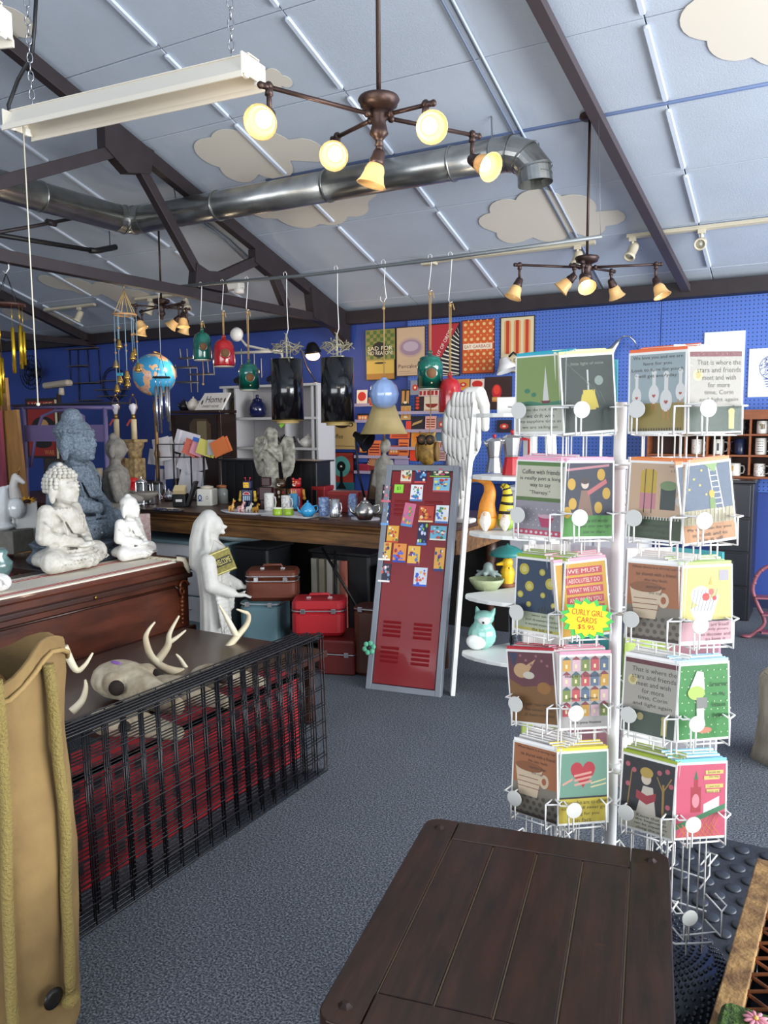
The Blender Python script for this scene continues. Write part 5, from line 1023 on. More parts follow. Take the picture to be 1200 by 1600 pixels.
for s_ in (-1, 1):
    MB().lathe([(.03, 0), (.034, .006), (.018, .012), (.0, .01)], 16, None, (s_*.028, -.052, .17), Matrix.Rotation(PI/2, 4, 'X')).build('eye_ring', mat('#2a1d10', .5), t); MB().sph((s_*.028, -.063, .17), .012, 10, 8).build('eye', mat('#7a4a1c', .3), t); MB().sph((s_*.066, 0, .09), (.016, .05, .07), 10, 8).build('wing', mat('#7d5c28', .6), t)
MB().lathe([(.011, .0), (.006, -.02), (0, -.03)], 8, None, (0, -.062, .16)).build('beak', mat('#3a2a14', .4), t)
# red letters sign and purple bed frame further left
t = thing('metal_headboard', 'purple metal headboard frame behind the grey statue', 'headboard', (0, 0, 0)); HYb = 4.34; pm = mat('#5f5278', .5)
hp = lambda px, py: pY(px, py, HYb)
b = MB(); b.tube([hp(22, 637), hp(100, 636), hp(176, 637)], .014, 8); b.build('top_rail', pm, t)
for px in (37, 164): MB().tube([hp(px, 637), V(hp(px, 700).x, HYb, .0)], .016, 8).build('post', pm, t)
MB().box((hp(38, 677)+hp(167, 677))/2, (hp(167, 677).x-hp(38, 677).x, .025, .13)).build('cross_panel', mat('#64557c', .5), t)
MB().tube([hp(48, 730), hp(56, 680), hp(66, 650), hp(85, 642), hp(110, 640), hp(130, 650), hp(134, 700)], .013, 8).build('hoop', pm, t)
tag(MB().box((hp(20, 631)+hp(178, 632))/2+V(0, .08, .0), (hp(178, 632).x-hp(20, 631).x, .2, .012)).build('flat_package', mat('#1d1a1e', .4)), 'flat dark package lying along the purple headboard', 'package')
board('art_poster', 'red and black poster with big letters reading HOUSE', 'poster', 44, 621, 88, 716, 5.6, .015, '#1b1210', [('#8e1f1a', P_rect(.06, .04, .9, .95)), ('#d9b48a', 'HOUSE', .1, .85, .85, .93), ('#17100e', P_ell(.55, .5, .4, .2)), ('#b98a5c', P_ell(.55, .55, .16, .1)), ('#17100e', P_ell(.5, .25, .3, .08)), ('#c9844a', 'WAR', .55, .06, .86, .14), ('#d8c8a8', P_rect(.93, .0, 1, .97))])
tag(MB().box((0, 0, .86), (.02, .24, 1.72)).build('poster_easel', mat('#2a2422', .6), None, loc=(pY(60, 700, 5.6).x, 5.78, 0)), 'dark upright stand behind the red letter poster', 'stand')
for i, (pts, c) in enumerate((((0, 20, 16, 590, 780), '#a97c46'), ((22, 42, 18, 640, 790), '#9a6e3c'), ((-22, 2, -14, 620, 780), '#8c3a4c'))):
    x0, x1, _, y0, y1 = pts; a_ = pY(x0, y1, 4.3-.08*i); b_ = pY(x1, y0, 4.3-.08*i); lean = (.1, .25, .05)[i]
    o = MB().box((0, 0, (b_.z-.0)/2), (abs(b_.x-a_.x)*.72, .03, b_.z)).build('pine_plank', mat(c, .55, noise=.35, nscale=5, stretch=(6, 6, .8)), None, loc=((a_.x+b_.x)/2+(.03 if i else 0), 4.3-.08*i, .0), rot=(0, -lean*.25, .1)); tag(o, ('tall pale pine plank leaning by the brass wind chime', 'shorter pine plank crossing beside the tall one', 'plum coloured board at the left edge')[i], 'plank')
t = thing('tee_lamp', 'cream bar lamp on a dark post behind the headboard', 'lamp', (pY(96, 700, 5.62).x, 5.62, 0)); zz = lambda px, py: pY(px, py, 5.62)-t.location
MB().lathe([(.12, 0), (.12, .03), (.03, .05), (.022, .1), (.022, zz(96, 615).z)], 14).build('post', mat('#3a2e2a', .5), t); MB().cyl(zz(96, 617), zz(96, 606), .03, .024, n=12).build('neck', mat('#b9ad98', .5), t); a_ = zz(70, 603); b_ = zz(110, 598); MB().rbox((a_+b_)/2, ((b_-a_).length, .09, .06), .03, rot=(0, -.06, 0)).build('bar_head', mat('#a99c8a', .5), t)
lathe_thing('cup', 'cream paper cup on a dark shelf behind the headboard', 'cup', (pY(153, 708, 5.7).x, 5.7, 1.001), [(0, 0), (.03, 0), (.042, .12), (0, .12)], mat('#a99c84', .6))
tag(MB().box((0, .2, .5), (.75, .38, 1.0)).build('dark_cabinet', mat('#131216', .5), None, loc=(pY(150, 700, 5.5).x+.1, 5.55, 0)), 'low black cabinet behind the purple headboard', 'cabinet')
# ================= chest, statues, grids, cases, locker, corner shelf =================
HX, HZ = -3.67, .68
wood = mat('#5c2c1a', .35, noise=.55, nscale=3., col2='#351608', stretch=(6, 1, 5), coat=.25, bump=.03, bscale=20); woodd = mat('#3a1c10', .35, noise=.4, nscale=4, stretch=(6, 1, 5), coat=.2)
t = thing('hope_chest', 'reddish brown carved wooden chest carrying the white statues', 'chest', (HX, 3.93, 0)); L_ = 1.62
zb = .19
MB().box((-.25, -L_/2, (zb+HZ-.035)/2), (.47, L_-.05, HZ-.035-zb)).build('carcass', wood, t, bevel=.006)
MB().box((-.25, -L_/2, HZ-.02), (.54, L_+.02, .04)).build('lid', wood, t, bevel=.012)
MB().box((-.0, -L_/2, HZ-.1), (.05, L_-.04, .035)).build('upper_band', woodd, t, bevel=.008)
MB().box((0, -L_/2, zb+.02), (.05, L_-.0, .07)).build('base_moulding', woodd, t, bevel=.012)
b = MB(); b.tube([(-.005, -.16, HZ-.16), (-.005, -L_+.12, HZ-.16)], .008, 6).tube([(-.005, -.16, HZ-.16), (0, -.13, HZ-.18), (0, -.11, HZ-.24)], .007, 6); b.build('panel_bead', woodd, t)
b = MB()
for k_, (r0, cy_, cz_) in enumerate(((.05, -.09, HZ-.17), (.032, -.095, HZ-.2))):
    b.tube([(-.0, cy_+r0*(1-.09*i)*math.cos(.55*i+k_*2), cz_+r0*(1-.09*i)*math.sin(.55*i+k_*2)) for i in range(10)], .009, 6)
for i in range(7): b.sph((-.004, -.1, HZ-.24-.028*i), .016-.0012*i, 8, 6)
b.build('carved_scroll', mat('#6b3418', .35, coat=.2), t)
MB().lathe([(0, 0), (.008, .004), (.01, .01)], 10, None, (.026, -.82, HZ-.1), Matrix.Rotation(PI/2, 4, 'Y')).build('lock_plate', M['brass'], t)
for y in (-.1, -L_+.1):
    for x in (-.05, -.43): MB().lathe([(.03, 0), (.055, .02), (.06, .05), (.045, .08), (.055, .1), (.05, .13), (.06, .15), (.06, .2)], 16, None, (x, y, 0)).build('bun_foot', woodd, t)
t = thing('table_runner', 'white woven runner with red stripes and fringe on the chest', 'cloth', (HX, 3.93, HZ)); ry0 = -.16
MB().box((-.19, ry0-.75, .003), (.40, 1.5, .005)).box((.0125, ry0-.75, -.012), (.004, 1.5, .03)).build('cloth', mat('#ded6c6', .9, bump=.3, bscale=150), t)
for x, w_ in ((-.03, .012), (-.055, .008), (-.3, .012), (-.33, .006)): MB().box((x, ry0-.75, .0062), (w_, 1.5, .0015)).build('red_stripe', mat('#a02a24', .9), t)
for i in range(14): x = -.02-.026*i; MB().tube([(x, ry0, .005), (x+.01*math.sin(i*3), ry0+.04, .008), (x+.015*math.sin(i*2), ry0+.075, .004)], [.006, .007, .003], 5).build('fringe_tassel', mat('#d8ceb4', .9), t)
MB().tube([(-.02, ry0+.04, .01), (.012, ry0+.07, .004), (.022, ry0+.09, -.04), (.02, ry0+.11, -.085)], [.02, .02, .018, .008], 7).build('fringe_tassel', mat('#d8ceb4', .9), t)
RZ = HZ+.0065
# ---- seated figures
def seated(s, h, hair=True, palms=True):
    e = lambda c, r: s.sph([v*h for v in c], [v*h for v in r], 14, 10)
    c_ = lambda p, q, r0, r1: s.cap([v*h for v in p], [v*h for v in q], r0*h, r1*h)
    e((0, .03, .12), (.38, .24, .11)); e((0, -.1, .1), (.34, .2, .09))
    for x in (-1, 1):
        c_((x*.12, 0, .15), (x*.36, -.1, .12), .13, .11); c_((x*.34, -.12, .1), (-x*.05, -.26, .09), .09, .07)
        c_((x*.21, .04, .56), (x*.29, .02, .34), .085, .08); c_((x*.29, .02, .34), (x*.07, -.2, .27), .08, .05)
    e((0, .04, .38), (.2, .15, .26)); e((0, .03, .5), (.235, .15, .13)); c_((0, .02, .6), (0, .0, .72), .075, .07)
    K = 1.3; hz = lambda z: .645+(z-.70)*K
    eh = lambda c, r: e((c[0]*K, c[1]*K, hz(c[2])), [v*K for v in r]); ch = lambda p, q, r0, r1: c_((p[0]*K, p[1]*K, hz(p[2])), (q[0]*K, q[1]*K, hz(q[2])), r0*K, r1*K)
    eh((0, -.0, .81), (.105, .115, .125)); eh((0, -.035, .77), (.082, .09, .088)); eh((0, -.122, .795), (.015, .02, .022)); ch((0, -.112, .845), (0, -.124, .8), .009, .013)
    eh((0, -.112, .752), (.028, .014, .008)); eh((0, -.1, .715), (.028, .02, .018))
    for x in (-1, 1): eh((x*.042, -.1, .822), (.026, .016, .009)); ch((x*.018, -.114, .852), (x*.07, -.095, .854), .007, .005); eh((x*.112, .01, .775), (.02, .03, .08))
    if palms: e((0, -.24, .245), (.13, .07, .028)); [c_((x*.1, -.22, .25), (x*.02, -.29, .265), .02, .016) for x in (-1, 1)]
    return e, c_
def robe_folds(s, h):
    for k_ in range(5):
        x = -.17+.03*k_; s.path([(x*h, (-.06-.015*k_)*h, .6*h), ((x+.04)*h, (-.12-.012*k_)*h, .48*h), ((x+.12)*h, (-.135-.01*k_)*h, .36*h), ((x+.24)*h, (-.13)*h, .33*h)], [.012*h]*4, 6)
    for k_ in range(5):
        r_ = .14+.045*k_; s.path([(r_*1.2*h*math.cos(a), (-.12-r_*.75*abs(math.sin(a)))*h, (.2-.026*k_)*h) for a in [PI+PI*i/8 for i in range(9)]], [.013*h]*9, 3)
    for x in (-1, 1): s.path([(x*.2*h, -.02*h, .6*h), (x*.17*h, -.11*h, .5*h), (x*.13*h, -.13*h, .36*h)], [.013*h]*3, 6)
    for k_ in range(4): s.path([(-.33*h+.02*k_*h, -.02*h, .5*h-.07*k_*h), (-.27*h, -.09*h, .42*h-.06*k_*h), (-.16*h, -.17*h, .33*h-.02*k_*h)], [.01*h]*3, 5)
def buddha(label, px, py, z, h, m, rz, vox, folds=True, curls=None, plinth=None):
    p = pz(px, py, z); t = thing('seated_statue', label, 'statue', (p.x, p.y, z), rz, 'seated statues')
    s = SC(); off = 0
    if plinth: s.lathe([(0, 0), (.4*h, 0), (.42*h, .03*h), (.36*h, .1*h), (.4*h, .16*h), (.38*h, .18*h), (0, .18*h)], 32, lobes=14, lamp=.03, sy=.72); off = .15*h
    b = SC(); seated(b, h-off*1.0)
    if folds: robe_folds(b, h-off)
    s.v += [] ; base = len(s.v); s.v += [(v[0], v[1], v[2]+off) for v in b.v]; s.f += [tuple(i+base for i in f) for f in b.f]
    if not curls: q = h-off; s.sph((0, .02*q, .88*q+off), (.13*q, .14*q, .1*q)); s.sph((0, .03*q, .965*q+off), .055*q)
    s.skin('body', m, t, vox, 3)
    if curls:
        c = MB(); q = h; random.seed(4)
        for i in range(9):
            th = .12+i*.22; n_ = max(1, int(2*PI*math.sin(th)*.155/.042))
            for j in range(n_):
                a = 2*PI*(j+.5*(i % 2))/n_; x, y, zz = .15*math.sin(th)*math.cos(a), .162*math.sin(th)*math.sin(a)+.014, .815+.165*math.cos(th)
                if y < -.06 and zz < .885: continue
                if zz < .78 and y < .03: continue
                c.sph((x*q, y*q, zz*q), .025*q, 7, 5)
        for i in range(7): a = 2*PI*i/7; c.sph((.05*q*math.cos(a), (.02+.05*math.sin(a))*q, .98*q), .024*q, 7, 5)
        c.sph((0, .02*q, 1.0*q), .035*q, 8, 6); c.sph((0, -.155*q, .86*q), .009*q, 7, 5); c.build('hair_curls', m, t)
    return t
buddha('large white seated buddha with curled hair on the chest', 104, 888, RZ, .625, M['stone'], 1.85, .0065, True, True)
buddha('small plain white seated buddha at the right of the chest', 206, 872, RZ, .415, mat('#e6e3dc', .5, bump=.1, bscale=40), 1.8, .006, True, None)
gs = mat('#76838f', .7, noise=1., nscale=75, col2='#4c5763', bump=.5, bscale=95)
# side stand behind the chest
t = thing('side_stand', 'low dark wooden stand behind the chest under the grey statue', 'table', (-4.62, 3.72, 0)); MB().box((0, 0, .64), (.74, .95, .04)).build('top', woodd, t, bevel=.005)
for x in (-.32, .32):
    for y in (-.42, .42): MB().box((x, y, .31), (.05, .05, .62)).build('leg', woodd, t)
gp = pX(138, 835, -4.58)
t = thing('seated_statue', 'big blue-grey patterned seated buddha behind the white ones', 'statue', (-4.42, 3.67, .662), 1.95, 'seated statues')
k = ((V(-4.42, 3.67, 1))-CAM).dot(_f)/FPX; hh = 228*k*.98
s = SC(); s.lathe([(0, 0), (.4*hh, 0), (.42*hh, .03*hh), (.36*hh, .09*hh), (.4*hh, .14*hh), (0, .15*hh)], 36, lobes=14, lamp=.03, sy=.75); b = SC(); seated(b, hh*.87, True, False); robe_folds(b, hh*.87); q = hh*.87
b.cap((.07*q, -.2*q, .27*q), (-.02*q, -.3*q, .14*q), .05*q, .04*q)
b.sph((0, .02*q, .875*q), (.142*q, .15*q, .105*q)); b.lathe([(0, .93*q), (.085*q, .95*q), (.08*q, 1.0*q), (.05*q, 1.045*q), (0, 1.06*q)], 20, c=(0, .02*q, 0)); [b.sph((.14*q*math.cos(a_), .01*q+.15*q*math.sin(a_), .875*q), .016*q, 8, 6) for a_ in [2*PI*i/26 for i in range(26)]]
base = len(s.v); s.v += [(v[0], v[1], v[2]+.13*hh) for v in b.v]; s.f += [tuple(i+base for i in f) for f in b.f]; s.skin('body', gs, t, .008, 2)
# small grey standing figure with bowl
gp = V(-4.55, 4.12, .662); k = (gp-CAM).dot(_f)/FPX; hh = (826-676)*k; t = thing('standing_statue', 'small grey stone figure holding out a bowl', 'statue', gp, 2.25)
ztop = pX(183, 678, -4.55).z-.662; hh = ztop
s = SC(); s.lathe([(0, 0), (.16*hh, 0), (.15*hh, .2*hh), (.13*hh, .45*hh), (.16*hh, .58*hh), (.14*hh, .68*hh), (.06*hh, .74*hh), (0, .75*hh)], 22, sy=.75, lobes=9, lamp=.03); s.cap((0, 0, .7*hh), (0, 0, .8*hh), .05*hh); s.sph((0, -.01*hh, .87*hh), (.085*hh, .095*hh, .105*hh)); s.sph((0, .01*hh, .97*hh), .04*hh); s.sph((0, -.1*hh, .86*hh), .018*hh)
for x in (-1, 1): s.path([(x*.15*hh, 0, .64*hh), (x*.17*hh, -.04*hh, .46*hh), (x*.07*hh, -.2*hh, .44*hh)], [.055*hh, .05*hh, .04*hh]); s.sph((x*.09*hh, .01*hh, .85*hh), (.02*hh, .03*hh, .06*hh))
s.skin('body', mat('#868078', .8, noise=.35, nscale=30, bump=.3, bscale=90), t, .007, 2)
MB().lathe([(0, 0), (.05*hh, 0), (.11*hh, .05*hh), (.115*hh, .07*hh), (.1*hh, .06*hh), (0, .02*hh)], 20, None, (0, -.24*hh, .42*hh)).build('bowl', mat('#7a746c', .8), t)
# left edge: porcelain, vase, block, tile with sunflower
p = pz(4, 868, RZ); t = thing('porcelain_bird', 'glossy white porcelain bird figure cut by left edge', 'figurine', (p.x-.12, p.y+.1, RZ+.16), .9)
s = SC(); s.path([(0, 0, .02), (0, 0, .12), (.01, 0, .2), (.02, 0, .27)], [.05, .06, .045, .03]); s.sph((.09, 0, .14), (.06, .055, .075)); s.path([(.02, 0, .26), (.05, 0, .3)], [.025, .008]); s.path([(-.01, 0, .26), (-.03, 0, .31)], [.02, .008]); s.sph((0, 0, .02), (.08, .07, .03)); s.skin('body', mat('#e4e6e4', .12, coat=.8), t, .007, 3)
tag(MB().rbox((0, 0, .078), (.22, .2, .155), .006).build('cement_block', mat('#7d7a70', .85, noise=.3, nscale=20), None, loc=(p.x-.1, p.y+.14, RZ), rot=(0, 0, .2)), 'grey cement block under the white porcelain bird', 'block')
p2 = pz(-8, 905, RZ); lathe_thing('celadon_vase', 'blue-green glazed vase at the left edge of the chest', 'vase', (p2.x-.01, p2.y+.03, RZ), [(0, 0), (.05, 0), (.075, .05), (.08, .09), (.05, .13), (.06, .15), (.045, .17), (0, .17)], mat('#6f8f8c', .2, noise=.5, nscale=20, coat=.5))
t = thing('shell_ornament', 'white spiral shell ornament at the left edge of the chest', 'ornament', pz(2, 925, RZ)+V(-.02, 0, 0), .5); s = SC(); s.sph((0, 0, .05), (.07, .05, .05)); s.path([(.02+.045*math.cos(.6*i)*(1-i*.07), -.045, .05+.04*math.sin(.6*i)*(1-i*.07)) for i in range(11)], [.01]*11, 2); s.skin('body', mat('#e6e4e0', .3), t, .005, 1)
p3 = pz(64, 862, RZ); t = thing('sunflower_tile', 'white ceramic piece topped with a yellow sunflower behind the buddha', 'ornament', (p3.x-.16, p3.y+.02, RZ), 1.2); MB().rbox((0, 0, .17), (.15, .03, .34), .01).build('tile', M['white'], t)
MB().add([(.07*(1 if i % 2 else .55)*math.cos(PI*i/12), .0, .345+.02*(1 if i % 2 else .3)*math.sin(PI*i/12)) for i in range(24)]+[(.07*(1 if i % 2 else .55)*math.cos(PI*i/12), -.03, .35+.03*(1 if i % 2 else .3)*math.sin(PI*i/12)) for i in range(24)], [tuple(range(24)), tuple(range(47, 23, -1))]+[(i, 24+i, 24+(i+1) % 24, (i+1) % 24) for i in range(24)]).build('sunflower', mat('#e0a01c', .5), t); MB().sph((0, -.035, .345), (.025, .012, .014), 10, 8).build('flower_centre', mat('#3a1c10', .7), t)
# ---- tall white robed lady
mp = V(-3.47, 3.9, 0); k = (mp-CAM).dot(_f)/FPX; hh = pX(338, 798, -3.47).z; t = thing('madonna_statue', 'tall white statue of a veiled robed lady with an open hand', 'statue', mp, 2.1)
s = SC(); s.lathe([(0, 0), (.13*hh, 0), (.125*hh, .05*hh), (.105*hh, .25*hh), (.1*hh, .45*hh), (.115*hh, .6*hh), (.125*hh, .7*hh), (.11*hh, .76*hh), (.05*hh, .82*hh), (0, .83*hh)], 40, sx=1.05, sy=.85, lobes=12, lamp=.035)
s.cap((0, 0, .78*hh), (0, -.01*hh, .86*hh), .04*hh); s.sph((0, -.02*hh, .91*hh), (.05*hh, .06*hh, .07*hh)); s.sph((0, -.085*hh, .9*hh), (.012*hh, .02*hh, .014*hh)); s.sph((0, -.075*hh, .865*hh), (.018*hh, .016*hh, .012*hh))
s.path([(0, .015*hh, .955*hh), (0, .055*hh, .9*hh), (0, .075*hh, .8*hh), (0, .07*hh, .68*hh)], [.06*hh, .065*hh, .07*hh, .08*hh], 6)
for x in (-1, 1):
    s.path([(x*.042*hh, .01*hh, .945*hh), (x*.058*hh, .02*hh, .86*hh), (x*.085*hh, .01*hh, .76*hh), (x*.12*hh, .0, .66*hh)], [.022*hh, .025*hh, .03*hh, .035*hh], 5)
    s.path([(x*.12*hh, 0, .7*hh), (x*.15*hh, -.02*hh, .55*hh), (x*.13*hh, -.14*hh, .5*hh)], [.055*hh, .05*hh, .035*hh], 5)
    s.sph((x*.125*hh, -.19*hh, .485*hh), (.022*hh, .05*hh, .015*hh)); [s.cap((x*.125*hh+j*.012*hh, -.22*hh, .485*hh), (x*.125*hh+j*.018*hh, -.26*hh, .47*hh), .009*hh, .007*hh, 3) for j in (-1, 0, 1)]; s.cap((x*.11*hh, -.19*hh, .49*hh), (x*.09*hh, -.22*hh, .5*hh), .01*hh, .008*hh, 3)
    for k_ in range(4): s.path([(x*(.15-.012*k_)*hh, -.05*hh-.02*k_*hh, .52*hh), (x*(.145-.015*k_)*hh, -.07*hh-.012*k_*hh, .36*hh), (x*(.13-.015*k_)*hh, -.08*hh, .24*hh+.04*k_*hh)], [.016*hh, .014*hh, .01*hh], 6)
for k_ in range(7): x = -.08+.026*k_; s.path([(x*hh, -.105*hh+abs(x)*.25*hh, .72*hh), (x*1.1*hh, -.1*hh+abs(x)*.25*hh, .4*hh), (x*1.25*hh, -.12*hh+abs(x)*.3*hh, .04*hh)], [.011*hh, .012*hh, .014*hh], 12)
s.skin('body', M['stone2'], t, .008, 2)
t = thing('hang_tag', 'gold and black plaque reading WELCOME hung on the white statue', 'sign', pX(348, 877, -3.33)-V(0, 0, 0), 1.15, rot=(0, -.35, .75))
MB().box((0, 0, 0), (.13, .006, .15)).build('plaque', mat('#9a8f4c', .4, .3, noise=.5, nscale=60), t); printed('lettering', t, .13, .15, [('#2b2716', P_rect(.08, .32, .92, .68)), ('#c2b568', 'WELCOME', .12, .38, .88, .62), ('#c8bd7c', P_rect(.04, .04, .96, .08)), ('#c8bd7c', P_rect(.04, .92, .96, .96))], z0=-.075, y=-.0035)
MB().tube([(-.05, 0, .075), (0, .02, .14), (.05, 0, .075)], .002, 4).build('string', M['jute'], t)
# ---- grey angel on the counter
ap = oc(397, 797)+V(0, .22, 0); t = thing('angel_statue', 'weathered grey angel statue with folded wings and praying hands', 'statue', ap, .15); hh = pY(397, 667, ap.y).z-CZ; am = mat('#b5b1a2', .75, noise=.8, nscale=26, col2='#6e6a5e', bump=.2, bscale=80)
s = SC(); s.lathe([(0, 0), (.14*hh, 0), (.12*hh, .06*hh), (.1*hh, .35*hh), (.09*hh, .55*hh), (.115*hh, .68*hh), (.1*hh, .76*hh), (.04*hh, .82*hh), (0, .82*hh)], 34, sy=.8, lobes=11, lamp=.04); s.cap((0, 0, .8*hh), (0, 0, .86*hh), .035*hh); s.sph((0, -.01*hh, .92*hh), (.06*hh, .065*hh, .07*hh)); s.sph((0, .02*hh, .93*hh), (.075*hh, .07*hh, .075*hh)); s.sph((0, -.075*hh, .91*hh), .012*hh)
for x in (-1, 1): s.path([(x*.06*hh, .02*hh, .93*hh), (x*.075*hh, .0, .84*hh), (x*.08*hh, -.02*hh, .74*hh)], [.03*hh, .028*hh, .02*hh]); s.path([(x*.12*hh, 0, .74*hh), (x*.15*hh, -.04*hh, .6*hh), (x*.02*hh, -.12*hh, .74*hh)], [.04*hh, .036*hh, .026*hh], 5)
s.path([(0, -.12*hh, .74*hh), (0, -.1*hh, .83*hh)], [.026*hh, .012*hh]); s.skin('body', am, t, .007, 2)
for x in (-1, 1):
    w_ = SC(); w_.sph((x*.19*hh, .085*hh, .62*hh), (.105*hh, .03*hh, .25*hh)); w_.path([(x*.08*hh, .06*hh, .72*hh), (x*.16*hh, .09*hh, .86*hh), (x*.24*hh, .09*hh, .84*hh), (x*.28*hh, .08*hh, .7*hh)], [.025*hh, .03*hh, .03*hh, .025*hh], 5)
    for j in range(8): w_.path([(x*(.1+.024*j)*hh, .07*hh, (.78-.012*j)*hh), (x*(.12+.022*j)*hh, .085*hh, (.5+.01*j)*hh), (x*(.14+.014*j)*hh, .08*hh, (.3+.035*j)*hh)], [.022*hh, .02*hh, .01*hh], 7)
    w_.skin('wing', am, t, .007, 1)
# ---- low bench with tartan cover, skulls and antlers
t = thing('low_bench', 'low dark wooden bench behind the wire grids', 'bench', (-2.78, 2.75, 0)); MB().box((0, 0, .36), (1.0, 1.35, .04)).build('top', woodd, t, bevel=.006)
for x in (-.44, .42):
    for y in (-.6, .6): MB().box((x, y, .17), (.06, .06, .34)).build('leg', woodd, t)
def tartan():
    m = bpy.data.materials.new('tartan'); m.use_nodes = True; nt = m.node_tree; b = nt.nodes['Principled BSDF']; b.inputs['Roughness'].default_value = .95
    tc = nt.nodes.new('ShaderNodeTexCoord'); sp = nt.nodes.new('ShaderNodeSeparateXYZ'); nt.links.new(tc.outputs['Object'], sp.inputs[0]); outs = []
    for ax in (1, 2):
        n = nt.nodes.new('ShaderNodeMath'); n.operation = 'MULTIPLY'; n.inputs[1].default_value = 11; nt.links.new(sp.outputs[ax], n.inputs[0]); f = nt.nodes.new('ShaderNodeMath'); f.operation = 'FRACT'; nt.links.new(n.outputs[0], f.inputs[0])
        g = nt.nodes.new('ShaderNodeMath'); g.operation = 'GREATER_THAN'; g.inputs[1].default_value = .62; nt.links.new(f.outputs[0], g.inputs[0]); outs.append(g.outputs[0])
    a = nt.nodes.new('ShaderNodeMath'); a.operation = 'ADD'; nt.links.new(outs[0], a.inputs[0]); nt.links.new(outs[1], a.inputs[1]); d = nt.nodes.new('ShaderNodeMath'); d.operation = 'MULTIPLY'; d.inputs[1].default_value = .5; nt.links.new(a.outputs[0], d.inputs[0])
    r = nt.nodes.new('ShaderNodeValToRGB'); e = r.color_ramp.elements; e[0].color = rgb('#92111a'); e[1].color = rgb('#1a1016'); e.new(.5).color = rgb('#6e1420'); nt.links.new(d.outputs[0], r.inputs[0]); nt.links.new(r.outputs[0], b.inputs['Base Color']); return m
tag(MB().box((-2.15, 2.19, .2), (.02, 1.56, .4)).box((-2.23, 2.19, .392), (.18, 1.56, .016)).build('tartan_blanket', tartan()), 'red tartan blanket draped behind the black wire grids', 'blanket')
bone = mat('#c9bda4', .6, noise=.4, nscale=14, col2='#8f7d62', bump=.1, bscale=60); antm = mat('#bfae8c', .5, noise=.5, nscale=7, col2='#e0d6bc')
def antler(label, X, chains, loc=None):
    t0 = pX(chains[0][0][0], chains[0][0][1], X); t = thing('antler', label, 'antler', t0, 0, 'antlers on the bench')
    for c, (r0, r1), nm in chains_named(chains):
        pts = catmull([pX(px, py, X+dx)-t0 for px, py, dx in c]); n_ = len(pts); MB().tube(pts, [r0+(r1-r0)*(i/(n_-1))**1.3 for i in range(n_)], 8).build(nm, antm, t)
    return t
def chains_named(ch): return [(c[:-1] if isinstance(c[-1], float) else c, ((c[-1], .004) if isinstance(c[-1], float) else (.02, .004)), 'main_beam' if i == 0 else 'tine') for i, c in enumerate(ch)]
antler('bone coloured antler with four tines left behind the grids', -2.72, [[(295, 1052, 0), (262, 1046, .02), (238, 1028, .04), (228, 1000, .05), (232, 985, .06), (242, 972, .06), .022], [(245, 1034, .03), (262, 1010, .06), (265, 990, .08), (280, 962, .1), .02], [(262, 1005, .06), (275, 997, .04), (290, 985, .02), .013], [(292, 1046, 0), (282, 1030, -.02), (275, 1022, -.03), .012]])
antler('bone coloured forked antler before the white robed statue', -2.82, [[(340, 1036, 0), (356, 1012, .02), (371, 994, .03), (386, 975, .05), (388, 960, .06), (378, 955, .06), (370, 952, .06), .022], [(370, 995, .03), (358, 972, 0), (350, 958, -.02), (342, 945, -.03), .018], [(335, 1040, 0), (326, 1034, -.02), (320, 1025, -.03), .01]])
antler('pale antler tip showing beside the canvas bag', -2.6, [[(112, 1112, 0), (128, 1095, .02), (134, 1075, .03), (133, 1062, .03), .018], [(100, 1010, 0), (118, 1046, .02), (132, 1040, .04), (145, 1020, .05), .016]])
def skull(label, px, py, rz, sc):
    p = pz(px, py, .381); t = thing('animal_skull', label, 'skull', (p.x, p.y, .381), rz, 'animal skulls on the bench')
    s = SC(); s.sph((0, 0, .075*sc), (.13*sc, .1*sc, .07*sc)); s.path([(.06*sc, 0, .075*sc), (.2*sc, 0, .055*sc), (.32*sc, 0, .04*sc)], [.075*sc, .055*sc, .035*sc], 5); s.sph((.06*sc, .07*sc, .09*sc), (.05*sc, .04*sc, .04*sc)); s.sph((.06*sc, -.07*sc, .09*sc), (.05*sc, .04*sc, .04*sc)); s.skin('cranium', bone, t, .008, 2)
    for s_ in (-1, 1): MB().sph((.1*sc, s_*.085*sc, .085*sc), (.032*sc, .026*sc, .028*sc), 12, 8).build('eye_socket', mat('#2a2018', .9), t)
    return t
t = skull('large tan animal skull with a violet mark beside the bag', 190, 1092, -.15, 1.15); MB().sph((.0, -.02, .165), (.035, .012, .006), 10, 6).build('violet_mark', mat('#8a5aa8', .7), t)
skull('pale animal skull in the middle of the bench', 262, 1100, .2, .85); skull('white jaw and skull low behind the grids', 180, 1150, .3, .8); skull('small bleached skull at the right of the bench', 330, 1075, .4, .75)
